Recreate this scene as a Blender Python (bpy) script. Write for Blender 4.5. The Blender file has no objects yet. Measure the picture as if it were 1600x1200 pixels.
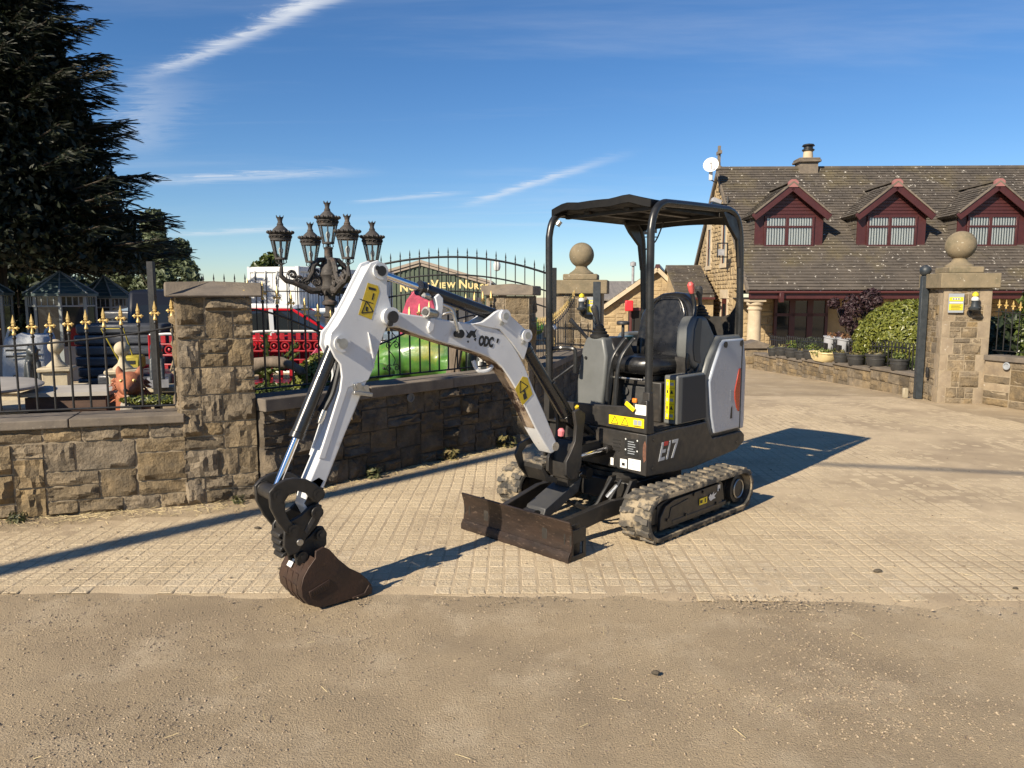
import bpy, bmesh, math, random
from mathutils import Vector, Matrix, noise
import numpy as np
R = math.radians
PI = math.pi
SC = bpy.context.scene
COL = SC.collection
rng = random.Random(7)

# ------------------------------------------------------------ camera, sky, sun
cam_d = bpy.data.cameras.new('camera')
cam = bpy.data.objects.new('camera', cam_d)
COL.objects.link(cam)
cam.location = (0, 0, 1.6)
cam.rotation_euler = (R(90) - 0.117, 0, 0)
cam_d.sensor_width = 36
cam_d.lens = 1175 / 1600 * 36
cam_d.clip_start = 0.05
cam_d.clip_end = 3000
SC.camera = cam

SUN_ELEV = R(32)
SUN_AZ = R(42.0)          # direction the light travels, measured from +Y to +X
sun_d = bpy.data.lights.new('sun', 'SUN')
sun_d.energy = 5.0
sun_d.angle = R(0.53)
sun_d.color = (1.0, 0.88, 0.70)
sun = bpy.data.objects.new('sun', sun_d)
COL.objects.link(sun)
_l = Vector((math.sin(SUN_AZ) * math.cos(SUN_ELEV), math.cos(SUN_AZ) * math.cos(SUN_ELEV), -math.sin(SUN_ELEV)))
sun.rotation_euler = _l.to_track_quat('-Z', 'Y').to_euler()
sun.location = (-20, -25, 25)

W = bpy.data.worlds.new('World')
SC.world = W
W.use_nodes = True
wn = W.node_tree.nodes
wl = W.node_tree.links
wn.clear()
w_out = wn.new('ShaderNodeOutputWorld')
w_bg = wn.new('ShaderNodeBackground')
w_bg.inputs['Strength'].default_value = 0.068
sky = wn.new('ShaderNodeTexSky')
sky.sky_type = 'NISHITA'
sky.sun_disc = False
sky.sun_elevation = SUN_ELEV
sky.sun_rotation = R(180) + SUN_AZ
sky.altitude = 400
sky.air_density = 1.0
sky.dust_density = 0.0
sky.ozone_density = 2.6
wl.new(w_bg.outputs[0], w_out.inputs[0])
# thin cirrus: wispy noise on the plane the view direction meets overhead
tc = wn.new('ShaderNodeTexCoord')
sep = wn.new('ShaderNodeSeparateXYZ')
wl.new(tc.outputs['Generated'], sep.inputs[0])
def wmath(op, a, b=None, c=None):
    n = wn.new('ShaderNodeMath'); n.operation = op
    for i, v in enumerate((a, b, c)):
        if v is None: continue
        if isinstance(v, (int, float)): n.inputs[i].default_value = v
        else: wl.new(v, n.inputs[i])
    return n.outputs[0]
zc = wmath('MAXIMUM', wmath('ADD', sep.outputs[2], 0.06), 0.02)
px_ = wmath('DIVIDE', sep.outputs[0], zc)
py_ = wmath('DIVIDE', sep.outputs[1], zc)
comb = wn.new('ShaderNodeCombineXYZ')
wl.new(px_, comb.inputs[0]); wl.new(py_, comb.inputs[1])
def cirrus(rot, scl, nscale, lo, hi, seed):
    mp = wn.new('ShaderNodeMapping'); mp.inputs['Rotation'].default_value = (0, 0, rot)
    mp.inputs['Scale'].default_value = scl; mp.inputs['Location'].default_value = (seed, seed * .7, 0)
    wl.new(comb.outputs[0], mp.inputs[0])
    nz = wn.new('ShaderNodeTexNoise'); nz.inputs['Scale'].default_value = nscale
    nz.inputs['Detail'].default_value = 8; nz.inputs['Roughness'].default_value = .62; nz.inputs['Distortion'].default_value = .9
    wl.new(mp.outputs[0], nz.inputs['Vector'])
    mr = wn.new('ShaderNodeMapRange'); mr.interpolation_type = 'SMOOTHSTEP'
    mr.inputs[1].default_value = lo; mr.inputs[2].default_value = hi
    wl.new(nz.outputs['Fac'], mr.inputs[0])
    return mr.outputs[0]
c1 = cirrus(R(18), (.28, 1.3, 1), .8, .5, .85, 3.1)
c2 = cirrus(R(-24), (.16, .75, 1), 1.1, .52, .85, 11.3)
# one long feathered streak, high on the left
def streak(ax, ay, bx, by, w0, gain):
    L = math.hypot(bx - ax, by - ay); ux, uy = (bx - ax) / L, (by - ay) / L
    dx = wmath('SUBTRACT', px_, ax); dy = wmath('SUBTRACT', py_, ay)
    t = wmath('DIVIDE', wmath('ADD', wmath('MULTIPLY', dx, ux), wmath('MULTIPLY', dy, uy)), L)
    s = wmath('ADD', wmath('MULTIPLY', dx, -uy), wmath('MULTIPLY', dy, ux))
    mp = wn.new('ShaderNodeMapping'); mp.inputs['Rotation'].default_value = (0, 0, -math.atan2(uy, ux)); mp.inputs['Scale'].default_value = (1.6, 5.5, 1)
    wl.new(comb.outputs[0], mp.inputs[0])
    nz = wn.new('ShaderNodeTexNoise'); nz.inputs['Scale'].default_value = 2.0; nz.inputs['Detail'].default_value = 10; nz.inputs['Roughness'].default_value = .72; nz.inputs['Distortion'].default_value = 1.1
    wl.new(mp.outputs[0], nz.inputs['Vector'])
    s2 = wmath('ADD', s, wmath('MULTIPLY', wmath('SUBTRACT', nz.outputs['Fac'], .5), w0 * 4.5))
    g = wmath('POWER', 2.718, wmath('MULTIPLY', wmath('POWER', wmath('DIVIDE', s2, w0), 2.0), -1.0))
    m1 = wn.new('ShaderNodeMapRange'); m1.interpolation_type = 'SMOOTHSTEP'; m1.inputs[1].default_value = -.25; m1.inputs[2].default_value = .35; wl.new(t, m1.inputs[0])
    m2 = wn.new('ShaderNodeMapRange'); m2.interpolation_type = 'SMOOTHSTEP'; m2.inputs[1].default_value = 1.5; m2.inputs[2].default_value = .8; wl.new(t, m2.inputs[0])
    return wmath('MULTIPLY', wmath('MULTIPLY', wmath('MULTIPLY', g, m1.outputs[0]), m2.outputs[0]), wmath('MULTIPLY', wmath('POWER', nz.outputs['Fac'], 1.6), gain*1.5))
STREAKS = [(-1.30,2.86,-.50,2.26,.036,1.25), (-2.28,4.69,-1.21,4.56,.10,.75), (-.28,5.57,.37,4.48,.06,.85),
           (-3.08,6.95,-2.07,6.7,.13,.8), (-1.10,5.48,-.48,5.23,.06,.65), (-1.95,4.0,-1.40,3.1,.12,.45)]
st_sum = None
for q_ in STREAKS:
    v_ = streak(*q_); st_sum = v_ if st_sum is None else wmath('ADD', st_sum, v_)
amt = wmath('ADD', wmath('MULTIPLY', c1, .05), wmath('MULTIPLY', c2, .20))
amt = wmath('ADD', amt, st_sum)
# none below the horizon
hz = wn.new('ShaderNodeMapRange'); hz.interpolation_type = 'SMOOTHSTEP'; hz.inputs[1].default_value = 0.0; hz.inputs[2].default_value = .10; wl.new(sep.outputs[2], hz.inputs[0])
amt = wmath('MINIMUM', wmath('MULTIPLY', amt, hz.outputs[0]), .85)
mixc = wn.new('ShaderNodeMix'); mixc.data_type = 'RGBA'
wl.new(amt, mixc.inputs[0]); hsv = wn.new('ShaderNodeHueSaturation'); hsv.inputs['Saturation'].default_value = 1.22; hsv.inputs['Value'].default_value = .91; wl.new(sky.outputs[0], hsv.inputs['Color'])
wb = wn.new('ShaderNodeMix'); wb.data_type = 'RGBA'; wb.blend_type = 'MULTIPLY'; wb.inputs[0].default_value = 1; wb.inputs[7].default_value = (.90, 1.0, 1.16, 1); wl.new(hsv.outputs[0], wb.inputs[6]); wl.new(wb.outputs[2], mixc.inputs[6]); mixc.inputs[7].default_value = (7.6, 7.9, 8.3, 1)
wl.new(mixc.outputs[2], w_bg.inputs['Color'])

SC.view_settings.view_transform = 'Standard'
SC.view_settings.look = 'None'
SC.view_settings.gamma = 1
SC.view_settings.exposure = 0.72
SC.view_settings.use_curve_mapping = False

# ------------------------------------------------------------ helpers
def mat(name, col, col2=None, sc=6.0, rough=.6, metal=0.0, bump=0.0, bsc=40.0, dirt=None, rnd=0.0, spec=.5,
        coat=0.0, lo=.35, hi=.65, stretch=None, alpha=None, trans=0.0, dirt2=None, bdist=.01):
    m = bpy.data.materials.new(name); m.use_nodes = True
    nt = m.node_tree; N = nt.nodes; L = nt.links
    b = N['Principled BSDF']
    b.inputs['Roughness'].default_value = rough; b.inputs['Metallic'].default_value = metal
    b.inputs['Specular IOR Level'].default_value = spec
    if coat: b.inputs['Coat Weight'].default_value = coat; b.inputs['Coat Roughness'].default_value = .08
    if trans: b.inputs['Transmission Weight'].default_value = trans
    if alpha is not None: b.inputs['Alpha'].default_value = alpha
    geo = N.new('ShaderNodeNewGeometry'); vec = geo.outputs['Position']
    if stretch:
        mp = N.new('ShaderNodeMapping'); mp.inputs['Scale'].default_value = stretch
        L.new(vec, mp.inputs[0]); vec = mp.outputs[0]
    def nz(scale, det=6, rg=.6, dist=0):
        n = N.new('ShaderNodeTexNoise'); n.inputs['Scale'].default_value = scale; n.inputs['Detail'].default_value = det
        n.inputs['Roughness'].default_value = rg; n.inputs['Distortion'].default_value = dist
        L.new(vec, n.inputs['Vector']); return n.outputs['Fac']
    def mr(src, a, c, o0=0, o1=1):
        n = N.new('ShaderNodeMapRange'); n.inputs[1].default_value = a; n.inputs[2].default_value = c
        n.inputs[3].default_value = o0; n.inputs[4].default_value = o1; L.new(src, n.inputs[0]); return n.outputs[0]
    def mix(f, a, c):
        n = N.new('ShaderNodeMix'); n.data_type = 'RGBA'; L.new(f, n.inputs[0])
        for i, v in ((6, a), (7, c)):
            if isinstance(v, tuple): n.inputs[i].default_value = v + (1,) if len(v) == 3 else v
            else: L.new(v, n.inputs[i])
        return n.outputs[2]
    c = tuple(col)
    if col2: c = mix(mr(nz(sc), lo, hi), tuple(col), tuple(col2))
    if rnd:
        oi = N.new('ShaderNodeObjectInfo'); hs = N.new('ShaderNodeHueSaturation')
        if isinstance(c, tuple): hs.inputs['Color'].default_value = c + (1,)
        else: L.new(c, hs.inputs['Color'])
        L.new(mr(oi.outputs['Random'], 0, 1, 1 - rnd, 1 + rnd), hs.inputs['Value'])
        wn2 = N.new('ShaderNodeTexWhiteNoise'); wn2.noise_dimensions = '1D'; L.new(oi.outputs['Random'], wn2.inputs['W'])
        L.new(mr(wn2.outputs['Value'], 0, 1, 1 - rnd * .8, 1 + rnd * .5), hs.inputs['Saturation'])
        c = hs.outputs[0]
    for d in (dirt, dirt2):
        if d:
            dc, ds, dlo, dhi = d
            f = mr(nz(ds, 8, .65), dlo, dhi)
            c = mix(f, c if not isinstance(c, tuple) else c, tuple(dc))
    if isinstance(c, tuple): b.inputs['Base Color'].default_value = c + (1,)
    else: L.new(c, b.inputs['Base Color'])
    if bump:
        bn = N.new('ShaderNodeBump'); bn.inputs['Strength'].default_value = bump; bn.inputs['Distance'].default_value = bdist
        L.new(nz(bsc, 8, .65), bn.inputs['Height']); L.new(bn.outputs[0], b.inputs['Normal'])
    if rough > .2 and col2:
        L.new(mr(nz(sc * 2.3), .3, .7, max(0, rough - .1), min(1, rough + .12)), b.inputs['Roughness'])
    return m

class MB:
    def __init__(s): s.v = []; s.f = []; s.m = []
    def add(s, vs, fs, mi=0):
        o = len(s.v); s.v += [tuple(v) for v in vs]; s.f += [tuple(i + o for i in f) for f in fs]; s.m += [mi] * len(fs); return s
    def box(s, c, d, rot=None, mi=0):
        x, y, z = d[0] / 2, d[1] / 2, d[2] / 2
        vs = [Vector((a * x, b * y, e * z)) for a, b, e in ((-1,-1,-1),(1,-1,-1),(1,1,-1),(-1,1,-1),(-1,-1,1),(1,-1,1),(1,1,1),(-1,1,1))]
        if rot is not None: vs = [rot @ v for v in vs]
        c = Vector(c)
        return s.add([v + c for v in vs], [(0,3,2,1),(4,5,6,7),(0,1,5,4),(1,2,6,5),(2,3,7,6),(3,0,4,7)], mi)
    def bx(s, x0, x1, y0, y1, z0, z1, mi=0):
        return s.box(((x0+x1)/2, (y0+y1)/2, (z0+z1)/2), (x1-x0, y1-y0, z1-z0), None, mi)
    def beam(s, p0, p1, w, h, up=(0,0,1), mi=0):
        p0 = Vector(p0); p1 = Vector(p1); d = (p1-p0); L = d.length; d.normalize()
        sx = d.cross(Vector(up)).normalized(); uz = sx.cross(d)
        M3 = Matrix((d, sx, uz)).transposed()
        return s.box((p0+p1)/2, (L, w, h), M3, mi)
    def prism(s, pts, fn, w0, w1, mi=0):
        n = len(pts)
        a = sum(pts[i][0]*pts[(i+1)%n][1]-pts[(i+1)%n][0]*pts[i][1] for i in range(n))
        if a < 0: pts = pts[::-1]
        vs = [fn(p[0], p[1], w0) for p in pts] + [fn(p[0], p[1], w1) for p in pts]
        fs = [tuple(range(n-1, -1, -1)), tuple(range(n, 2*n))] + [(i, (i+1) % n, n+(i+1) % n, n+i) for i in range(n)]
        return s.add(vs, fs, mi)
    def tube(s, path, r, n=8, closed=False, cap=True, mi=0, flat=1.0):
        P = [Vector(p) for p in path]; k = len(P)
        rs = r if isinstance(r, (list, tuple)) else [r]*k
        T = []
        for i in range(k):
            a = P[(i-1) % k] if (i or closed) else P[0]; b = P[(i+1) % k] if (i < k-1 or closed) else P[-1]
            T.append((b-a).normalized())
        up = Vector((0,0,1)) if abs(T[0].z) < .9 else Vector((1,0,0))
        u = T[0].cross(up).normalized(); vs = []
        for i in range(k):
            u = (u - T[i]*u.dot(T[i]))
            if u.length < 1e-6: u = T[i].orthogonal()
            u.normalize(); w = T[i].cross(u)
            for j in range(n):
                a = 2*PI*j/n
                vs.append(P[i] + (u*math.cos(a) + w*math.sin(a)*flat)*rs[i])
        fs = []
        for i in range(k if closed else k-1):
            i2 = (i+1) % k
            for j in range(n):
                j2 = (j+1) % n
                fs.append((i*n+j, i2*n+j, i2*n+j2, i*n+j2)[::-1])
        if cap and not closed:
            fs.append(tuple(range(n))); fs.append(tuple((k-1)*n + j for j in range(n-1, -1, -1)))
        return s.add(vs, fs, mi)
    def cyl(s, p0, p1, r, n=14, r1=None, mi=0): return s.tube([p0, p1], [r, r if r1 is None else r1], n, mi=mi)
    def lathe(s, prof, c=(0,0,0), n=20, M3=None, mi=0, ph=0.0):
        c = Vector(c); vs = []; k = len(prof)
        for r, z in prof:
            for j in range(n):
                a = 2*PI*j/n + ph
                v = Vector((r*math.cos(a), r*math.sin(a), z))
                if M3 is not None: v = M3 @ v
                vs.append(v+c)
        fs = [(i*n+j, i*n+(j+1) % n, (i+1)*n+(j+1) % n, (i+1)*n+j) for i in range(k-1) for j in range(n)]
        if prof[0][0] > 1e-4: fs.append(tuple(range(n-1, -1, -1)))
        if prof[-1][0] > 1e-4: fs.append(tuple((k-1)*n+j for j in range(n)))
        return s.add(vs, fs, mi)
    def sphere(s, c, r, n=16, m=9, sq=(1,1,1), mi=0):
        prof = [(max(1e-5, math.sin(PI*i/m)), -math.cos(PI*i/m)) for i in range(m+1)]
        o = len(s.v); s.lathe(prof, (0,0,0), n, mi=mi)
        for i in range(o, len(s.v)):
            v = s.v[i]; s.v[i] = (c[0]+v[0]*r*sq[0], c[1]+v[1]*r*sq[1], c[2]+v[2]*r*sq[2])
        return s
    def quad(s, a, b, c, d, mi=0): return s.add([a, b, c, d], [(0,1,2,3)], mi)
    def mesh(s, name, smooth=35):
        me = bpy.data.meshes.new(name); me.from_pydata(s.v, [], s.f)
        if any(s.m): me.polygons.foreach_set('material_index', s.m)
        if smooth:
            me.shade_smooth(); me.set_sharp_from_angle(angle=R(smooth))
        me.update(); return me
    def obj(s, name, mats, parent=None, smooth=35, bevel=0, seg=1, kind=None, label=None, remesh=0):
        me = s.mesh(name, smooth); return link(name, me, mats, parent, bevel, seg, kind, label, remesh)

def link(name, me, mats=None, parent=None, bevel=0, seg=1, kind=None, label=None, remesh=0):
    if mats is not None:
        for m in (mats if isinstance(mats, (list, tuple)) else [mats]): me.materials.append(m)
    o = bpy.data.objects.new(name, me); COL.objects.link(o)
    if parent: o.parent = parent
    if remesh:
        md = o.modifiers.new('remesh', 'REMESH'); md.mode = 'VOXEL'; md.voxel_size = remesh; md.use_smooth_shade = True
        sm = o.modifiers.new('smooth', 'SMOOTH'); sm.iterations = 4
    if bevel:
        b = o.modifiers.new('bevel', 'BEVEL'); b.width = bevel; b.segments = seg; b.limit_method = 'ANGLE'; b.angle_limit = R(38); b.use_clamp_overlap = True
    if kind: o['kind'] = kind
    if label: o['label'] = label
    return o
def inst(name, me, parent, loc=(0,0,0), rot=(0,0,0), scale=(1,1,1)):
    o = bpy.data.objects.new(name, me); COL.objects.link(o); o.parent = parent
    o.location = loc; o.rotation_euler = rot; o.scale = scale; return o
def thing(name, label, cat, loc=(0,0,0), rz=0.0, group=None):
    o = bpy.data.objects.new(name, None); COL.objects.link(o); o.empty_display_size = .1
    o.location = loc; o.rotation_euler = (0,0,rz); o['label'] = label; o['category'] = cat
    if group: o['group'] = group
    return o
def tag(o, label, cat, group=None):
    o['label'] = label; o['category'] = cat
    if group: o['group'] = group
    return o
def dup(root, loc=None, rz=None, label=None, scale=None):
    r = root.copy(); COL.objects.link(r)
    if loc is not None: r.location = loc
    if rz is not None: r.rotation_euler = (0,0,rz)
    if scale is not None: r.scale = scale
    if label: r['label'] = label
    for ch in list(root.children):
        c = ch.copy(); COL.objects.link(c); c.parent = r
        for g in ch.children:
            d = g.copy(); COL.objects.link(d); d.parent = c
    return r
def text_mesh(body, size, extrude=.001, shear=0.0, bold=0.0, align='CENTER', space=1.0):
    cu = bpy.data.curves.new('lettering', 'FONT'); cu.body = body; cu.size = size; cu.extrude = extrude; cu.shear = shear
    cu.offset = bold; cu.align_x = align; cu.align_y = 'CENTER'; cu.space_character = space; cu.resolution_u = 3
    o = bpy.data.objects.new('lettering', cu); COL.objects.link(o)
    dg = bpy.context.evaluated_depsgraph_get(); dg.update()
    me = bpy.data.meshes.new_from_object(o.evaluated_get(dg))
    bpy.data.objects.remove(o); bpy.data.curves.remove(cu)
    return me
def lettering(name, body, size, m, parent, X, Y, org, xs=1.0, **k):
    # X: reading direction, Y: up direction, org: centre (parent-local)
    me = text_mesh(body, size, **k); X = Vector(X).normalized(); Y = Vector(Y).normalized(); Z = X.cross(Y).normalized(); Y = Z.cross(X)
    me.transform(Matrix.Diagonal((xs, 1, 1, 1)))
    M4 = Matrix((X, Y, Z)).transposed().to_4x4(); M4.translation = Vector(org)
    me.transform(M4); me.materials.clear()
    return link(name, me, m, parent)
def np_mesh(name, V, F):
    me = bpy.data.meshes.new(name); V = np.asarray(V, dtype=np.float32); F = np.asarray(F, dtype=np.int32)
    nf, k = F.shape
    me.vertices.add(len(V)); me.vertices.foreach_set('co', V.ravel())
    me.loops.add(nf*k); me.loops.foreach_set('vertex_index', F.ravel())
    me.polygons.add(nf); me.polygons.foreach_set('loop_start', np.arange(0, nf*k, k, dtype=np.int32))
    me.polygons.foreach_set('loop_total', np.full(nf, k, dtype=np.int32))
    me.update(calc_edges=True); me.validate(); me.shade_flat(); return me
def smooth_path(pts, sub=4, closed=False):
    P = [Vector(p) for p in pts]; n = len(P); out = []
    for i in range(n if closed else n-1):
        p0 = P[(i-1) % n] if (i or closed) else P[0]; p1 = P[i]; p2 = P[(i+1) % n]; p3 = P[(i+2) % n] if (i+2 < n or closed) else P[-1]
        for j in range(sub):
            t = j/sub
            out.append(.5*((2*p1)+(-p0+p2)*t+(2*p0-5*p1+4*p2-p3)*t*t+(-p0+3*p1-3*p2+p3)*t**3))
    if not closed: out.append(P[-1])
    return out
def gz(y): return 0.0 if y < 11 else -(min(y, 34)-11)*.032

# ------------------------------------------------------------ materials
SAND = (.34, .27, .18)
m_mortar = mat('mortar', (.33,.265,.18), (.23,.185,.125), 9, .95, bump=.4, bsc=60)
m_stone = mat('sandstone', (.245,.182,.105), (.140,.108,.068), 7, .92, bump=1.0, bsc=45, rnd=.26, dirt=((.075,.06,.042), 3.1, .50, .74), bdist=.02)
m_stone_d = mat('shade_dark_sandstone', (.150,.115,.074), (.080,.064,.046), 7, .92, bump=1.0, bsc=45, rnd=.26, dirt=((.045,.038,.030), 3.1, .48, .70), bdist=.02)  # sandstone copy darkened so its colour carries the shade of two walls
m_mortar_d = mat('dark_mortar', (.12,.10,.075), (.075,.062,.048), 9, .95, bump=.4, bsc=60)  # mortar darkened to match, shade put into the colour
m_ashlar = mat('dressed_sandstone', (.31,.245,.165), (.22,.17,.115), 5, .9, bump=.35, bsc=70, rnd=.10, dirt=((.62,.58,.50), 22, .64, .72), dirt2=((.15,.12,.09), 4, .55, .8))
m_coping = mat('coping_stone', (.185,.152,.115), (.12,.10,.08), 6, .9, bump=.35, bsc=60, rnd=.12, dirt=((.40,.37,.31), 26, .66, .74))
m_hstone = mat('house_stone', (.40,.30,.165), (.28,.205,.115), 2.4, .92, bump=.7, bsc=22, dirt=((.24,.18,.11), 1.3, .55, .8), bdist=.03)
m_tile = mat('roof_tile', (.100,.084,.068), (.066,.056,.047), 1.7, .9, bump=.5, bsc=30, dirt2=((.60,.56,.49), 7.5, .632, .655), dirt=((.135,.11,.058), .7, .52, .75))
m_iron = mat('black_iron', (.012,.012,.013), (.022,.021,.02), 20, .42, spec=.5)
m_gold = mat('gold_paint', (.72,.52,.20), (.50,.34,.11), 60, .38, metal=.35)
m_maroon = mat('maroon_upvc', (.064,.0165,.016), (.050,.0135,.0135), 5, .42)
m_maroon_d = mat('dark_maroon_wood', (.075,.020,.018), None, rough=.4)
m_white = mat('white_plastic', (.60,.60,.585), None, rough=.4)
m_lead = mat('lead_flashing', (.36,.36,.37), (.25,.25,.26), 8, .55)
def glass_mat(name, col, rough=.03):
    m = bpy.data.materials.new(name); m.use_nodes = True
    nt = m.node_tree; N = nt.nodes; L = nt.links; b = N['Principled BSDF']
    b.inputs['Base Color'].default_value = col + (1,); b.inputs['Roughness'].default_value = rough
    tr = N.new('ShaderNodeBsdfTransparent'); tr.inputs[0].default_value = (.86,.9,.9,1)
    gl = N.new('ShaderNodeBsdfGlossy'); gl.inputs['Roughness'].default_value = rough
    lw = N.new('ShaderNodeLayerWeight'); fr = N.new('ShaderNodeMapRange'); fr.inputs[1].default_value = .2; fr.inputs[2].default_value = 1.0; fr.inputs[3].default_value = .10; fr.inputs[4].default_value = .75; L.new(lw.outputs['Facing'], fr.inputs[0])
    mx = N.new('ShaderNodeMixShader'); L.new(fr.outputs[0], mx.inputs[0]); L.new(tr.outputs[0], mx.inputs[1]); L.new(gl.outputs[0], mx.inputs[2])
    L.new(mx.outputs[0], N['Material Output'].inputs[0]); return m
m_glass = glass_mat('window_glass', (.05,.06,.07))
m_darkglass = mat('dark_glass', (.015,.018,.02), None, rough=.06, spec=.7)
m_blind = mat('blind_fabric', (.72,.70,.66), None, rough=.8)
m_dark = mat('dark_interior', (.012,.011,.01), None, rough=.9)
# ------------------------------------------------------------ ground and paving
m_gravel = mat('dusty_gravel', (.415,.32,.20), (.30,.23,.145), 1.0, .95, bump=1.0, bsc=130, dirt=((.48,.385,.26), 2.6, .50, .72), dirt2=((.15,.115,.078), 85, .58, .70), bdist=.012, lo=.35, hi=.65)
m_pebble = mat('pebble', (.40,.315,.21), (.15,.115,.085), 90, .9, lo=.45, hi=.55)
m_pave = mat('paving_sand', (.41,.32,.205), (.32,.245,.16), 2.2, .95, bump=.8, bsc=110, dirt=((.53,.42,.275), .9, .42, .66), bdist=.008)
m_sett = mat('sett_concrete', (.55,.445,.295), (.44,.35,.225), 1.3, .93, bump=1.0, bsc=60, rnd=.07, dirt=((.37,.285,.185), 2.6, .52, .76), dirt2=((.64,.54,.39), 60, .55, .66), bdist=.012)
def lines(*segs):
    out = []
    for a, b, st in segs:
        n = max(1, round((b-a)/st)); out += [a+(b-a)*i/n for i in range(n)]
    return out + [segs[-1][1]]
gx = lines((-600,-100,100), (-100,-12,8), (-12,-4,1), (-4,4.6,.055), (4.6,14,1), (14,100,9), (100,600,100))
gy = lines((-400,-40,60), (-40,0,5), (0,1.2,.4), (1.2,3.9,.045), (3.9,11,.8), (11,34,1.5), (34,100,8), (100,900,100))
def gdisp(x, y):
    f = max(0, min(1, (3.75-y)/.3)) * max(0, min(1, (y-1.2)/.3)) * max(0, min(1, (4.5-abs(x))/.6))
    if f <= 0: return 0
    return f*(.016*noise.noise((x*.8, y*1.3, 0)) + .007*noise.noise((x*4, y*4, 3)) + .0035*noise.noise((x*15, y*15, 7))) - f*.006
gv = [(x, y, gz(y) + gdisp(x, y)) for y in gy for x in gx]
nx_ = len(gx)
gf = [(j*nx_+i, j*nx_+i+1, (j+1)*nx_+i+1, (j+1)*nx_+i) for j in range(len(gy)-1) for i in range(nx_-1)]
g_me = np_mesh('ground', gv, gf); g_me.shade_smooth()
ground = link('ground', g_me, m_gravel, kind='structure')

A0 = Vector((-3.681, 5.256)); A1 = Vector((-2.504, 5.621))
C0 = Vector((-1.99, 5.766)); C1 = Vector((.071, 8.168))
def side(p, a, b): return ((b.x-a.x)*(p[1]-a.y) - (b.y-a.y)*(p[0]-a.x))/(b-a).length   # >0 behind the wall
def segd(x, y, a, b):
    p = Vector((x, y)); t = max(0, min(1, (p-a).dot(b-a)/(b-a).length_squared)); return (p-a-(b-a)*t).length
def front_edge(x): return 3.70 - .012*x - .03*max(0, x) + .06*noise.noise((x*1.1, 0, 5)) + .045*noise.noise((x*4, 2, 5)) + .02*noise.noise((x*14, 2, 5))
def in_pave(x, y):
    if y < front_edge(x): return False
    if segd(x, y, A0-(A1-A0)*2, Vector((-2.05, 5.79))) < .36 + .08*noise.noise((x*2, y*2, 1)) or (x < -2.02 and side((x, y), A0, A1) > 0): return False
    if y < 8.4 and (segd(x, y, C0, C1) < .22 + .06*noise.noise((x*2, y*2, 1)) or (x > -2.02 and side((x, y), C0, C1) > 0)): return False
    if y >= 8.4 and x < .45 + (y-8.4)*.26 + .15: return False
    if x < -5.2: return False
    if x > 6.15 - max(0, (y-10))*.02 + (0 if y > 10.3 else (10.3-y)*.30): return False
    return y < 12.4 + .25*noise.noise((x, 0, 9)) - .06*x
def dust(x, y):
    d = noise.noise((x*.55, y*.55, 20))*.5 + noise.noise((x*1.7, y*1.7, 21))*.3 + noise.noise((x*6, y*6, 22))*.16
    b = .0
    if x > .8: b += min(.30, (x-.8)*.11)
    b += max(0, .75-segd(x, y, C0, C1)*1.6) + max(0, .95-segd(x, y, A0-(A1-A0)*2, A1)*1.5) + max(0, .6-(y-front_edge(x))*2.6)
    b += max(0, (y-9.5)*.16)
    return d + b
def pave_z(x, y): return gz(y) + .0055 + .0062*max(0, min(1, .24 + dust(x, y)*.75)) - .055*max(0, min(1, (.20-(y-front_edge(x)))/.30))
cell = .09
xs = np.arange(-5.2, 8.2, cell); ys = np.arange(3.4, 12.9, cell)
idx = {}; pv = []; pf = []
def pvert(i, j):
    if (i, j) not in idx:
        x, y = xs[i], ys[j]; idx[(i, j)] = len(pv); pv.append((x, y, pave_z(x, y)))
    return idx[(i, j)]
for i in range(len(xs)-1):
    for j in range(len(ys)-1):
        if in_pave(xs[i]+cell/2, ys[j]+cell/2) or (in_pave(xs[i]+cell/2, ys[j]+cell/2+.4) and ys[j] < 3.9):
            pf.append((pvert(i, j), pvert(i+1, j), pvert(i+1, j+1), pvert(i, j+1)))
p_me = np_mesh('paving', pv, pf); p_me.shade_smooth()
paving = link('paving', p_me, m_pave, kind='structure')
# setts: the 300 that show largest are single pieces, the rest one mesh
SX_, SY_ = .0935, .0985
all_s = []
for i in range(-58, 95):
    for j in range(36, 131):
        x = i*SX_ + .012*noise.noise((i*.12, j*.1, 40)); y = j*SY_ + .012*noise.noise((i*.1, j*.12, 41))
        if not in_pave(x, y) or y-front_edge(x) < .20 + .10*noise.noise((x*2.5, y*2.5, 77)) + .05*noise.noise((x*9, y*9, 78)): continue
        if y > 4.5 and (x+3.6) < -1 : continue
        w = SX_ - .004 - rng.random()*.004; h = SY_ - .004 - rng.random()*.004
        z = gz(y) + .0088 + rng.uniform(-.0009, .0011)
        if pave_z(x, y) > z + .0004: continue
        all_s.append((x, y, z, w, h))
vis = sorted((s for s in all_s if abs(s[0])/s[1] < .70), key=lambda s: s[0]**2 + s[1]**2)
single = set(id(s) for s in vis[:300])
def sett_geo(w, h, t, b):
    w /= 2; h /= 2; iw, ih = w-.0085, h-.0075
    return ([(-w,-h,b),(w,-h,b),(w,h,b),(-w,h,b),(-iw,-ih,t),(iw,-ih,t),(iw,ih,t),(-iw,ih,t)],
            [(4,5,6,7),(0,1,5,4),(1,2,6,5),(2,3,7,6),(3,0,4,7)])
sv, sf = sett_geo(SX_-.006, SY_-.006, 0, -.0032)
smb = MB(); smb.add(sv, sf); s_me = smb.mesh('sett', 0); s_me.materials.append(m_sett)
V = []; F = []
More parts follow.
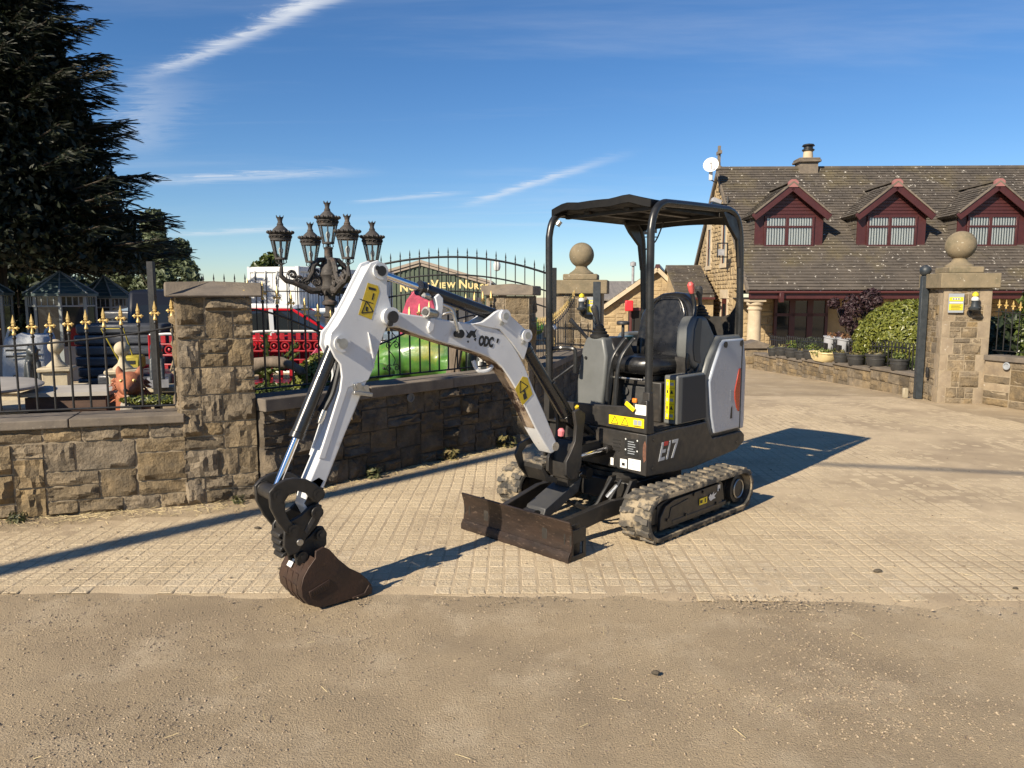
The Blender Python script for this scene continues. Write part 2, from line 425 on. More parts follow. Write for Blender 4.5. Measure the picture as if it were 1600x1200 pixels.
for s in all_s:
    x, y, z, w, h = s
    if id(s) in single:
        inst('sett', s_me, paving, (x, y, z), (rng.uniform(-.006,.006), rng.uniform(-.006,.006), rng.uniform(-.012,.012)), (w/(SX_-.006), h/(SY_-.006), 1))
    else:
        a, f = sett_geo(w, h, 0, -.0032); o = len(V)
        tx, ty = rng.uniform(-.007,.007), rng.uniform(-.007,.007)
        V += [(x+p[0], y+p[1], z+p[2]+p[0]*tx+p[1]*ty) for p in a]; F += [tuple(k+o for k in q) for q in f]
if F:
    link('sett_paving', np_mesh('setts', V, F), m_sett, paving, kind='stuff')
# loose gravel
def pebbles(n, region, smin, smax, seed, dens=None):
    r = np.random.RandomState(seed)
    base = np.array([(1,0,0),(-1,0,0),(0,1,0),(0,-1,0),(0,0,.7),(0,0,-.6),], float)
    tri = np.array([(0,2,4),(2,1,4),(1,3,4),(3,0,4),(2,0,5),(1,2,5),(3,1,5),(0,3,5)])
    V = []; F = []; k = 0
    while k < n:
        x, y = r.uniform(*region[:2]), r.uniform(*region[2:])
        if abs(x)/y > .78: continue
        if dens and r.rand() > dens(x, y): continue
        s = smin*(smax/smin)**(r.rand()**2.2)
        a = r.uniform(0, 6.28); ca, sa = math.cos(a), math.sin(a)
        sc = np.array([r.uniform(.8,1.5), r.uniform(.7,1.1), r.uniform(.55,1)])*s
        p = base*sc + r.uniform(-.22,.22,(6,3))*s
        q = np.stack([p[:,0]*ca-p[:,1]*sa+x, p[:,0]*sa+p[:,1]*ca+y, p[:,2] + s*.22 + gz(y) + (gdisp(x, y) if not in_pave(x, y) else .013)], 1)
        V.append(q); F.append(tri + k*6); k += 1
    return np.concatenate(V), np.concatenate(F)
def gd(x, y): return .12 + .9*max(0, noise.noise((x*1.1, y*1.6, 60)) + .1)**1.1
v1, f1 = pebbles(24000, (-3.0,3.0,1.9,3.85), .0015, .0075, 1, gd)
v2, f2 = pebbles(2200, (-4.6,6.5,3.6,9.0), .0025, .010, 2, lambda x, y: (.25 if in_pave(x, y) else 1) * min(1, 16/(y*y)))
gr = link('gravel', np_mesh('gravel', np.concatenate([v1, v2]), np.concatenate([f1, f2+len(v1)])), m_pebble, kind='stuff')
tag(gr, 'loose grey brown gravel scattered over the dusty yard in front', 'gravel')
# straw and dry grass bits: along the foot of the walls and a few in the yard
m_straw = mat('straw', (.60,.49,.26), (.40,.31,.16), 30, .8)
st = MB()
def bit(x, y, L, w, z=.0):
    a = rng.uniform(0, PI); d = Vector((math.cos(a), math.sin(a), rng.uniform(-.05,.25)))
    c = Vector((x, y, gz(y) + z + .004 + L*abs(d.z)*.5)); n = Vector((-d.y, d.x, 0)).normalized()
    st.add([c-d*L/2-n*w, c-d*L/2+n*w, c+d*L/2+n*w, c+d*L/2-n*w, c+Vector((0,0,w*1.4))-d*L/2, c+Vector((0,0,w*1.4))+d*L/2], [(0,3,5,4),(4,5,2,1),(0,1,2,3)])
for k in range(1500):
    if k % 2: p = A0 + (A1-A0)*rng.uniform(-.9, 1.35); off = A1-A0
    else: p = C0 + (C1-C0)*rng.uniform(0, 1.02); off = C1-C0
    nrm = Vector((off.y, -off.x)).normalized(); p = p + nrm*abs(rng.gauss(.10, .12))
    bit(p.x, p.y, rng.uniform(.02,.075), rng.uniform(.0006,.0016))
for k in range(36):
    y = rng.uniform(2.1, 4.5); bit(rng.uniform(-.68,.68)*y, y, rng.uniform(.02,.06), rng.uniform(.0006,.0012), .006)
so = st.obj('straw', m_straw, kind='stuff', smooth=0); tag(so, 'dry straw bits strewn along the foot of the stone walls and over the yard', 'straw')
m_clod = mat('dark_clod', (.05,.042,.032), (.10,.08,.055), 60, .95, bump=.8, bsc=120)
for (x, y, r_, lb) in ((2.12, 4.20, .024, 'dark clod of earth on the pale paving at the right'), (.61, 3.02, .019, 'small dark flake of debris on the gravel below the digger'), (-1.75, 5.02, .020, 'dark lump of debris on the setts left of the bucket linkage'), (-1.36, 4.25, .013, 'tiny dark leaf scrap on the setts just left of the bucket'), (2.75, 3.95, .014, 'small dark scrap on the dusty paving at the right edge')):
    c = MB(); c.sphere((0,0,r_*.35), r_, 10, 6, (1.1,.7,.5))
    c.v = [(v[0]*(1+.35*noise.noise((v[0]*60, v[1]*60, x))), v[1]*(1+.4*noise.noise((v[0]*70, v[1]*60, y))), v[2]) for v in c.v]
    o = c.obj('clod', m_clod); o.location = (x, y, .008); tag(o, lb, 'clod')

# ------------------------------------------------------------ stonework
def stone_variant(seed, nx, nz, flat):
    r = random.Random(seed); b = MB(); planes = []
    for k in range(5): planes.append((r.uniform(.55,1.25), r.uniform(-1.5,1.5), r.uniform(-1.9,.8)))
    v = []
    for j in range(nz+1):
        for i in range(nx+1):
            u = i/nx-.5; w = j/nz-.5
            if 0 < i < nx: u += r.uniform(-.3,.3)/nx
            if 0 < j < nz: w += r.uniform(-.3,.3)/nz
            e = min(i, nx-i, j, nz-j)
            if flat: h = .30 if e else .12; h += r.uniform(-.05,.05)
            else:
                h = min(p[0]+p[1]*u+p[2]*w for p in planes)*(.62 + .38*min(1, e*.8)) + r.uniform(-.2,.2)
                if e == 0: h = r.uniform(.16,.50)
                h = max(.14, min(1.15, h))
            if e == 0: u *= .985; w *= .985
            v.append((u, -h, w))
    f = [(j*(nx+1)+i, j*(nx+1)+i+1, (j+1)*(nx+1)+i+1, (j+1)*(nx+1)+i) for j in range(nz) for i in range(nx)]
    ring = [i for i in range(nx+1)] + [j*(nx+1)+nx for j in range(1, nz+1)] + [nz*(nx+1)+i for i in range(nx-1, -1, -1)] + [j*(nx+1) for j in range(nz-1, 0, -1)]
    o = len(v); v += [(v[k][0], .8, v[k][2]) for k in ring]; n = len(ring)
    f += [(ring[(k+1) % n], ring[k], o+k, o+(k+1) % n) for k in range(n)]
    b.add(v, f); me = b.mesh('stone', 28); return me
ROCK = [stone_variant(100+k, 7, 5, False) for k in range(16)]
SMOOTH = [stone_variant(200+k, 3, 3, True) for k in range(6)]
for me in ROCK: me.materials.append(m_stone)
for me in SMOOTH: me.materials.append(m_ashlar)
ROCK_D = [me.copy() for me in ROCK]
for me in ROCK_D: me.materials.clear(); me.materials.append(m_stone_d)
def layout(L, H, row, cw, wmin, wmax, seed, p2=.42):
    r = random.Random(seed); nr = max(1, round(H/row)); nc = max(2, round(L/cw)); occ = [[False]*nc for _ in range(nr)]
    out = []
    for j in range(nr):
        i = 0
        while i < nc:
            if occ[j][i]: i += 1; continue
            run = 0
            while i+run < nc and not occ[j][i+run]: run += 1
            h = 2 if (j+1 < nr and r.random() < p2) else 1
            if h == 2:
                run2 = 0
                while i+run2 < nc and not occ[j][i+run2] and not occ[j+1][i+run2]: run2 += 1
                if run2 < wmin: h = 1
                else: run = run2
            w = r.randint(wmin, wmax if h == 1 else max(wmin, round(wmax*.85)))
            if run - w < wmin: w = run if run <= wmax+1 else run//2
            w = max(1, min(w, run))
            for a in range(h):
                for b in range(w): occ[j+a][i+b] = True
            out.append((i*L/nc, j*H/nr, w*L/nc, h*H/nr)); i += w
    return out
def lay_stones(parent, org, ang, L, H, seed, row=.075, cw=.045, wmin=3, wmax=7, relief=.038, joint=.011, flatp=0.0, p2=.42, lib=None, zf=None, mesh_out=None):
    r = random.Random(seed+1); ca, sa = math.cos(ang), math.sin(ang)
    for (x, z, w, h) in layout(L, H, row, cw, wmin, wmax, seed, p2):
        me = r.choice(SMOOTH) if r.random() < flatp else r.choice(lib or ROCK)
        lx = x+w/2; lz = z+h/2
        rl = relief*r.uniform(.6,1.25)
        if h < row*1.3: rl *= .8
        inst('stone', me, parent, (org[0]+ca*lx, org[1]+sa*lx, org[2]+lz), (r.choice((0, PI)) if False else 0, 0, ang), ((w-joint)*(1 if r.random() < .5 else -1), rl, h-joint))
def wall_frame(P0, P1):
    d = Vector((P1[0]-P0[0], P1[1]-P0[1])); return d.length, math.atan2(d.y, d.x)
def coping(parent, org, ang, L, z, th, d0, d1, piece, seed):
    r = random.Random(seed); x = 0; ca, sa = math.cos(ang), math.sin(ang); k = 0
    n = max(1, round(L/piece)); pl = L/n
    b = MB(); b.box((0,0,0), (1, d1-d0, th)); me = b.mesh('coping_stone', 0); me.materials.append(m_coping)
    for k in range(n):
        lx = (k+.5)*pl; ly = (d0+d1)/2
        o = inst('coping_stone', me, parent, (org[0]+ca*lx-sa*ly, org[1]+sa*lx+ca*ly, z+th/2), (r.uniform(-.006,.006), r.uniform(-.004,.004), ang + r.uniform(-.003,.003)), (pl-.006, 1, 1))
        bv = o.modifiers.new('bevel', 'BEVEL'); bv.width = .008; bv.segments = 2
def stone_wall(name, P0, P1, H, depth, label, seed, cop=(.065,-.05,.03,.75), group=None, z0=0, lib=None, **k):
    L, ang = wall_frame(P0, P1)
    t = thing(name, label, 'stone wall', (P0[0], P0[1], z0), ang, group)
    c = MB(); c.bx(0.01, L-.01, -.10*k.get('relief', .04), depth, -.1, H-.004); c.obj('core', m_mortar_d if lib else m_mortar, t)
    lay_stones(t, (0,0,0), 0, L, H, seed, lib=lib, **k)
    coping(t, (0,0,0), 0, L, H, cop[0], cop[1], depth+cop[2], cop[3], seed)
    return t, L, ang

# left wall, its pier, the wall sweeping back along the drive, the second pier, the dark return
u = (A1-A0).normalized(); AL = A0 - u*2.6; Ae = A1 + u*.03
wall_a, LA, angA = stone_wall('garden_wall', AL, Ae, .65, .30, 'low wall of rough brown sandstone at the left edge under the gold tipped railings', 11, row=.104, cw=.05, wmin=4, wmax=7, relief=.055, p2=.34, joint=.013)
def pier(name, P, ang, w, d, H, label, seed, cap_h=.11, cap_o=.085, z0=0.0, faces=('front','left'), row=.08, relief=.036, flatp=0.0, group=None, quoin=False, peak=.05):
    t = thing(name, label, 'gate pier', (P[0], P[1], z0), ang, group)
    e_r = .10*relief; c = MB(); c.bx(-e_r if 'left' in faces else .0, w+e_r if 'right' in faces else w-.008, -e_r, d-.008, -.1, H-.003); c.obj('core', m_mortar, t)
    kw = dict(row=row, cw=.05, wmin=3, wmax=6, relief=relief, flatp=flatp)
    def face(org, a, L, sd):
        if quoin:
            q = .17; r = random.Random(sd)
            nz = round(H/.24)
            for k in range(nz):
                for sx in (0, 1):
                    ww = q*(1.0 if (k+sx) % 2 else .62)
                    lx = ww/2 if sx == 0 else L-ww/2
                    inst('quoin', r.choice(SMOOTH), t, (org[0]+math.cos(a)*lx, org[1]+math.sin(a)*lx, (k+.5)*H/nz), (0,0,a), (ww-.008, .03, H/nz-.008))
                w0 = q*(1.0 if k % 2 else .62); w1 = q*(1.0 if (k+1) % 2 else .62)
                o2 = (org[0]+math.cos(a)*w0, org[1]+math.sin(a)*w0, k*H/nz)
                lay_stones(t, o2, a, L-w0-w1, H/nz, sd*31+k, row=.08, cw=.04, wmin=3, wmax=7, relief=relief*.7)
        else: lay_stones(t, org, a, L, H, sd, **kw)
    if 'front' in faces: face((0,0,0), 0, w, seed)
    if 'left' in faces: face((0,d,0), -PI/2, d-.03, seed+5)
    if 'right' in faces: face((w,.03,0), PI/2, d-.03, seed+9)
    b = MB(); o = cap_o
    if peak:
        b.prism([(-o,0),(w+o,0),(w+o,cap_h),(w*.5,cap_h+peak),(-o,cap_h)], lambda x, z, y: (x, y, H+z), -o, d+o)
        vs = b.v   # ridge pulled to a point over the middle
        b.v = [(v[0], (d/2 if v[2] > H+cap_h+.001 else v[1]), v[2]) for v in vs]
    else: b.bx(-o, w+o, -o, d+o, H, H+cap_h)
    b.obj('cap_stone', m_ballst if quoin else m_coping, t, bevel=.012, seg=2)
    return t
pier_a = pier('stone_pier', (-2.504, 5.621), math.atan2(.22, .476), .545, .52, 1.59, 'square rough sandstone pier with a flat cap between the two front walls', 31, cap_h=.105, cap_o=.07, row=.104, relief=.055, peak=.018)
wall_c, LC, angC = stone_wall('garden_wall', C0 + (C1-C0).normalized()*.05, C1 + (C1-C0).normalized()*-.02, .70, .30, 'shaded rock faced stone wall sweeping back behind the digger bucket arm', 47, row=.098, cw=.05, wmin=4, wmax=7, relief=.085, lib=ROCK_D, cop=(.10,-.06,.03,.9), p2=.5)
pier_b = pier('stone_pier', (-.27, 8.10), R(-10), .455, .50, 1.60, 'sandstone pier behind the digger boom, its left face sunlit and right face dark', 61, cap_h=.10, cap_o=.055, faces=('front','right','left'), row=.10, relief=.03, peak=.03)
D0 = Vector((.25, 8.35)); D1 = Vector((1.12, 11.85))
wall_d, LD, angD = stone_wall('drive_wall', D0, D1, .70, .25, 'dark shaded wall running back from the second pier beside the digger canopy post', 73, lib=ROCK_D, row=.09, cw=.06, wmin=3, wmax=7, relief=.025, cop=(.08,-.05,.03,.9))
m_ballst = mat('weathered_ball_stone', (.235,.185,.115), (.165,.135,.085), 6, .92, bump=.5, bsc=60, dirt=((.60,.57,.48), 30, .64, .70), dirt2=((.11,.10,.06), 5, .5, .75))
# house gate piers with stone balls
def ball_pier(P, ang, w, d, H, label, seed, ball, z0):
    t = pier('ball_pier', P, ang, w, d, H, label, seed, cap_h=.22, cap_o=.075, faces=('front','left'), quoin=True, relief=.03, z0=z0, group='ball topped gate piers of the house drive', peak=0)
    b = MB(); o = -.06
    b.bx(.09, w-.09, .09, d-.09, H+.22, H+.32); b.obj('cap_step', m_ballst, t, bevel=.02, seg=2)
    c = (w/2, d/2, H+.32)
    b = MB(); b.lathe([(.20,0),(.20,.02),(.16,.045),(.115,.08),(.095,.115),(.10,.135)], c, 24); b.obj('ball_base', m_ballst, t)
    b = MB(); b.sphere((c[0], c[1], c[2]+.115+ball*.97), ball, 28, 16); b.obj('stone_ball', m_ballst, t, smooth=80)
    return t
gp_r = ball_pier((6.40, 11.22), R(-9.5), .66, .76, 1.72, 'dressed stone gate pier with ball finial at the right beside the dark gate post', 81, .215, -.01)
gp_l = ball_pier((.72, 12.25), R(-9.5), .74, .76, 1.67, 'dressed stone gate pier with ball finial seen between the digger canopy posts', 91, .205, -.04)
# right wall leading towards the camera, and its hedge and railings
RW0 = Vector((6.98, 11.06)); RW1 = RW0 + Vector((.30,-.954))*4.2
wall_r, LR, angR = stone_wall('boundary_wall', RW0, RW1, .66, .28, 'sunlit squared sandstone wall at the right edge under black railings', 103, row=.115, cw=.06, wmin=4, wmax=8, relief=.022, cop=(.075,-.04,.03,.8), flatp=.25)
# low wall below the flower pots
LW0 = Vector((6.20, 19.2)); LW1 = Vector((6.56, 12.1))
d_ = (LW1-LW0)
lw_n = 5
L_, a_ = wall_frame(LW0, LW1)
wall_l = thing('planter_wall', 'long low stone wall carrying the row of flower pots along the drive', 'stone wall', (LW0.x, LW0.y, 0), a_)
for k in range(lw_n):       # the wall steps with the slope of the drive
    x0 = L_*k/lw_n; x1 = L_*(k+1)/lw_n; ym = LW0.y + d_.y*(k+.5)/lw_n; zb = gz(ym)
    c = MB(); c.bx(x0, x1, .006, .26, zb-.1, zb+.345); c.obj('core', m_mortar, wall_l)
    lay_stones(wall_l, (x0,0,zb-.03), 0, x1-x0, .375, 120+k, row=.094, cw=.07, wmin=3, wmax=6, relief=.022)
    coping(wall_l, (x0,0,0), 0, x1-x0, zb+.345, .055, -.035, .29, .7, 130+k)
def LWp(y, off=.12):
    t = (y-LW0.y)/d_.y; ym = LW0.y + d_.y*(min(lw_n-1, int(t*lw_n))+.5)/lw_n
    return Vector((LW0.x + d_.x*t + off, y, gz(ym)+.40))
# stone end pier of the planter wall near the porch
b = thing('end_pier', 'squat stone pier with flat cap at the porch end of the pot wall', 'stone pier', (6.0, 19.3, gz(19.3)), R(-4))
c = MB(); c.bx(0, .55, 0, .5, -.05, .52); c.obj('core', m_mortar, b)
lay_stones(b, (0,0,0), 0, .55, .52, 141, row=.10, cw=.06, wmin=3, wmax=6, relief=.02); lay_stones(b, (0,.5,0), -PI/2, .5, .52, 142, row=.10, cw=.06, wmin=3, wmax=6, relief=.02)
c = MB(); c.prism([(-.09,0),(.64,0),(.64,.09),(.30,.2),(.25,.2),(-.09,.09)], lambda x, z, y: (x, y, .52+z), -.08, .58); c.obj('cap_stone', m_coping, b, bevel=.01)

# ------------------------------------------------------------ railings
def fleur():
    b = MB()
    b.lathe([(.011,0),(.013,.008),(.008,.018),(.007,.034)], (0,0,0), 8)
    b.lathe([(.004,.05),(.013,.062),(.010,.075),(.0135,.078),(.0008,.132)], (0,0,0), 6)
    b.tube([(0,0,.03),(0,0,.055)], [.006,.006], 6)
    for s in (-1, 1):
        b.tube([(0,0,.044),(s*.012,0,.046),(s*.02,0,.044),(s*.026,0,.046),(s*.034,0,.045)], [.006,.0065,.010,.008,.003], 6)
        b.sphere((s*.021,0,.054), .005, 6, 4); b.sphere((s*.021,0,.035), .005, 6, 4)
    me = b.mesh('finial', 40); me.materials.append(m_gold); return me
FLEUR = fleur()
def spear():
    b = MB(); b.lathe([(.012,0),(.013,.012),(.007,.02),(.012,.045),(.0008,.12)], (0,0,0), 6); me = b.mesh('spear_tip', 40); return me
BAR = MB(); BAR.cyl((0,0,0), (0,0,1), .0075, 8); BAR_ME = BAR.mesh('bar', 40); BAR_ME.materials.append(m_iron)
COLLAR = MB(); COLLAR.lathe([(.009,0),(.0125,.006),(.0125,.014),(.009,.02)], (0,0,0), 8); COLLAR_ME = COLLAR.mesh('collar', 40); COLLAR_ME.materials.append(m_iron)
def fence(name, P0, ang, L, z0, n, bot, top, tip, label, group=None, fin=FLEUR, xs=None, thick=1.0, fs=1.0):
    """bot/top/tip give heights along the run"""
    t = thing(name, label, 'railings', (P0[0], P0[1], z0), ang, group)
    XS = xs or [L*(i+.5)/n for i in range(n)]
    for f, r_ in ((bot, .010), (top, .010)):
        b = MB(); b.tube([(L*i/24, 0, f(L*i/24)) for i in range(25)], r_*thick, 6, flat=.8); b.obj('rail', m_iron, t)
    for x in XS:
        h = tip(x)-bot(x)
        o = inst('bar', BAR_ME, t, (x, 0, bot(x)), (0,0,0), (thick, thick, h))
        if fin:
            inst('finial', fin, t, (x, 0, tip(x)), (0,0,0), (fs,)*3)
            inst('collar', COLLAR_ME, t, (x, 0, tip(x)-.03), (0,0,0), (thick,)*3)
    return t
# left fence: rises towards the pier
def a_top(x): s = x-2.6; return 1.235 + max(0, s)*.045 + .075*max(0, s/1.2)**2.2
fa = fence('railings', (AL + Vector((-u.y, u.x))*.12), angA, LA-.02, 0, 0, lambda x: .765+.0*x, a_top, lambda x: a_top(x)+.075,
      'black iron railings with gold cross finials on the wall left of the pier', fs=1.1, thick=1.1, xs=[2.6+.025+.1165*(k-22) for k in range(33) if 0 < 2.6+.025+.1165*(k-22) < LA-.06])
# fence on the sweeping wall: dips down from the pier, then rises again
def c_top(x):
    return 1.30 + .20*math.exp(-(x/.55)**2) + .12*math.exp(-((x-2.9)/.7)**2) - .16*math.exp(-((x-1.2)/.45)**2)
fc = fence('railings', (C0 + Vector((-(C1-C0).normalized().y, (C1-C0).normalized().x))*.13), angC, LC-.18, 0, 0, lambda x: .86, c_top, lambda x: c_top(x)+.09,
      'dipping black railings with small gold finials on the shaded wall behind the arm', fs=1.1, thick=1.1, xs=[.05+.128*k for k in range(23)])
# scroll ornament in the sweeping fence
def spiral(c, r0, r1, turns, a0, sgn=1, n=30):
    return [(c[0]+sgn*(r0+(r1-r0)*i/n)*math.cos(a0+turns*2*PI*i/n), c[1], c[2]+(r0+(r1-r0)*i/n)*math.sin(a0+turns*2*PI*i/n)) for i in range(n+1)]
b = MB()
for zz in (.93, 1.14, 1.36):
    for s in (-1, 1):
        b.tube(spiral((1.50+s*.045, 0, zz), .006, .036, 1.4, 0, s), .0045, 5)
b.tube(smooth_path([(1.50,0,.95),(1.53,0,1.0),(1.50,0,1.05),(1.46,0,1.1),(1.5,0,1.16),(1.55,0,1.2),(1.5,0,1.26),(1.48,0,1.31)], 5), .0045, 5)
b.obj('scroll', m_iron, fc)
# swept fence on the dark return wall
e_ = (D1-D0).normalized()
def d_top(x): return 1.18 + .26*max(0, (x-1.2)/1.9)**1.8 if x > 1.2 else 1.18
fd = fence('railings', (D0 + Vector((-e_.y, e_.x))*.12), angD, LD-.1, 0, 30, lambda x: .84, d_top, lambda x: d_top(x)+.06,
      'swept gold tipped railings on the dark wall beside the left ball pier', fin=FLEUR, fs=.8, thick=.8)
b = MB()
for k in range(14):
    s = 1 if k % 2 else -1
    b.tube(spiral((1.75+s*.012, -.01, .88+k*.028), .004, .018, 1.1, 0, s, 12), .004, 5)
b.obj('scroll', m_gold, fd)
# railings on the right wall
rn = (RW1-RW0).normalized(); rofs = Vector((-rn.y, rn.x))*.13
def r_top(x): return 1.30 + .07*math.exp(-(x/.5)**2)
fr = fence('railings', RW0+rofs, angR, LR, 0, 38, lambda x: .80, r_top, lambda x: r_top(x)+.05, 'gold tipped black railings in front of the laurel hedge at the right edge', fin=FLEUR)
# ------------------------------------------------------------ the house
HZ = -.50
house = thing('stone_house', 'sandstone dormer house with a mossy tiled roof and maroon windows behind the drive', 'house', (7.88, 25.4, HZ), R(-1.6))
HL = 24.0; EZ = 2.44; RZ = 6.86; HD = 9.0
def stuff_stones(name, L, H, row, cw, wmin, wmax, seed, relief, fn, parent, m, inside=None, p2=.15):
    V = []; F = []; r = random.Random(seed)
    for (x, z, w, h) in layout(L, H, row, cw, wmin, wmax, seed, p2):
        if inside and not inside(x+w/2, z+h/2, w, h): continue
        g = .010; x0, x1, z0, z1 = x+g, x+w-g, z+g, z+h-g; o = len(V); q = relief
        pts = [(x0,z0,0),(x1,z0,0),(x1,z1,0),(x0,z1,0)]
        ix, iz = (x1-x0)*.16, (z1-z0)*.2
        pts += [(x0+ix,z0+iz,q*r.uniform(.3,1)),(x1-ix,z0+iz,q*r.uniform(.3,1)),(x1-ix,z1-iz,q*r.uniform(.4,1.2)),(x0+ix,z1-iz,q*r.uniform(.4,1.2))]
        V += [fn(*p) for p in pts]
        F += [tuple(o+k for k in f) for f in ((4,5,6,7),(0,1,5,4),(1,2,6,5),(2,3,7,6),(3,0,4,7))]
    return link(name, np_mesh(name, V, F), m, parent, kind='stuff')
def roof_z(y): return EZ + (RZ-EZ)*(y/4.5 if y <= 4.5 else (HD-y)/4.5)
# gable wall (faces -x) with two slit windows and a door
c = MB(); c.prism([(1.75,-.3),(8.7,-.3),(8.7,EZ+.1),(4.5,RZ-.12),(1.0,EZ+.95),(.30,EZ+.25),(.30,EZ-.15),(1.75,EZ-.15)], lambda y, z, x: (x, y, z), .02, .3); c.obj('gable_wall', m_hstone, house)
def gin(s, z, w, h):
    y = 8.7 - s
    if y < .5 or z > roof_z(y+.0)-.32 or z > roof_z(y-w/2)-.2 or z > roof_z(y+w/2)-.2: return False
    if y < 1.75 and z < EZ-.1: return False
    for (y0, y1, z0, z1) in ((3.05,3.5,3.3,4.75),(5.45,5.9,3.3,4.75),(2.55,3.35,-.5,2.05)):
        if y0-.22 < y < y1+.22 and z0-.05 < z < z1+.08: return False
    return True
stuff_stones('gable_stonework', 8.4, 7.2, .155, .10, 2, 5, 301, .045, lambda s, z, q: (.015-q, 8.7-s, z), house, m_hstone, gin)
m_hash = mat('house_dressings', (.52,.43,.30), (.42,.34,.23), 3, .9, bump=.3, bsc=40)
for (y0, y1, z0, z1) in ((3.05,3.5,3.3,4.75),(5.45,5.9,3.3,4.75)):
    f = MB(); f.bx(-.03, .10, y0-.17, y0, z0, z1); f.bx(-.03, .10, y1, y1+.17, z0, z1); f.bx(-.06, .10, y0-.22, y1+.22, z0-.16, z0); f.bx(-.03, .10, y0-.2, y1+.2, z1, z1+.3)
    w_ = f.obj('window_surround', m_hash, house)
    f = MB(); f.bx(-.012, .018, y0, y0+.04, z0, z1); f.bx(-.012, .018, y1-.04, y1, z0, z1); f.bx(-.013, .018, y0, y1, (z0+z1)/2-.03, (z0+z1)/2+.03); f.obj('frame', m_maroon_d, w_)
    f = MB(); f.bx(.008, .015, y0+.04, y1-.04, z0, z1); f.obj('pane', m_darkglass, w_)
d = MB(); d.bx(-.03, .1, 2.40, 2.55, -.5, 2.0); d.bx(-.03, .1, 3.35, 3.5, -.5, 2.0); d.bx(-.045, .1, 2.36, 3.54, 2.0, 2.32)
dr = d.obj('door_surround', m_hash, house)
d = MB(); d.bx(-.008, .018, 2.56, 3.34, -.5, 1.99); d.obj('door', m_maroon_d, dr)
d = MB(); d.bx(-.014, -.008, 2.75, 3.15, 1.05, 1.8); d.obj('pane', m_darkglass, dr)
# roof slabs with rows of plain tiles
r_ = MB()
sl = math.hypot(4.5+.25, RZ-EZ); sa = math.atan2(RZ-EZ, 4.5)
r_.prism([(-.28, EZ-.26),(4.5, RZ-.05),(HD+.28, EZ-.26),(HD+.28, EZ-.12),(4.5, RZ+.07),(-.28, EZ-.12)][::1], lambda y, z, x: (x, y, z), -.06, HL)
r_.obj('roof', m_tile, house)
def tiles(name, L, S, course, tw, fn, parent, seed, m=None, inside=None):
    V = []; F = []; r = random.Random(seed); n = int(S/course)
    for j in range(n):
        off = (j % 2)*tw/2; k = 0; x = -off
        while x < L:
            x0 = max(0, x); x1 = min(L, x+tw); x += tw
            if x1-x0 < .03: continue
            s0 = j*course - .02; s1 = s0+course+.015
            if inside and not inside((x0+x1)/2, (s0+s1)/2): continue
            h = .036 + r.uniform(-.006, .010); b = .006; o = len(V); g = .004
            pts = [(x0+g,s0,h-.026),(x1-g,s0,h-.026),(x1-g,s0,h),(x0+g,s0,h),(x1-g,s1,b),(x0+g,s1,b)]
            V += [fn(*p) for p in pts]; F += [tuple(o+q for q in f) for f in ((0,1,2,3),(3,2,4,5))]
    return link(name, np_mesh(name, V, F), m or m_tile, parent, kind='stuff')
cs, sn = math.cos(sa), math.sin(sa)
def roof_front(x, s, h): return (x-.06, -.30 + s*cs - h*sn, EZ-.15 + s*sn + h*cs)
tiles('roof_tiles', HL, 4.80/cs, .150, .30, roof_front, house, 311)
rg = MB(); rg.beam((-.08,4.5,RZ+.09), (HL,4.5,RZ+.09), .26, .09)
rgo = rg.obj('ridge', m_tile, house)
for k in range(48):
    b = MB(); b.prism([(-.15,-.04),(.15,-.04),(.07,.07),(-.07,.07)], lambda y, z, x: (x, 4.5+y, RZ+.12+z), k*.5-.06, k*.5+.43); b.obj('ridge_tile', m_tile, house)
# verge, fascia, gutter, downpipe corner
b = MB(); b.beam((-.05,-.28,EZ-.20), (-.05,4.5,RZ-.02), .08, .16); b.beam((-.05,HD+.28,EZ-.20), (-.05,4.5,RZ-.02), .08, .16); b.obj('verge', m_coping, house)
b = MB(); b.bx(.0, HL, -.24, -.20, EZ-.44, EZ-.20); b.obj('fascia', m_maroon, house)
b = MB(); b.bx(-.02, HL, -.36, -.25, EZ-.26, EZ-.19); b.obj('gutter', m_maroon_d, house, bevel=.02)
b = MB(); b.box((1.05,-.31,EZ-.40), (.16,.13,.34)); b.obj('gutter_outlet', m_maroon, house, bevel=.02)
b = MB(); b.bx(0, HL, -.20, 1.8, EZ-.45, EZ-.41); b.obj('porch_ceiling', m_dark, house)
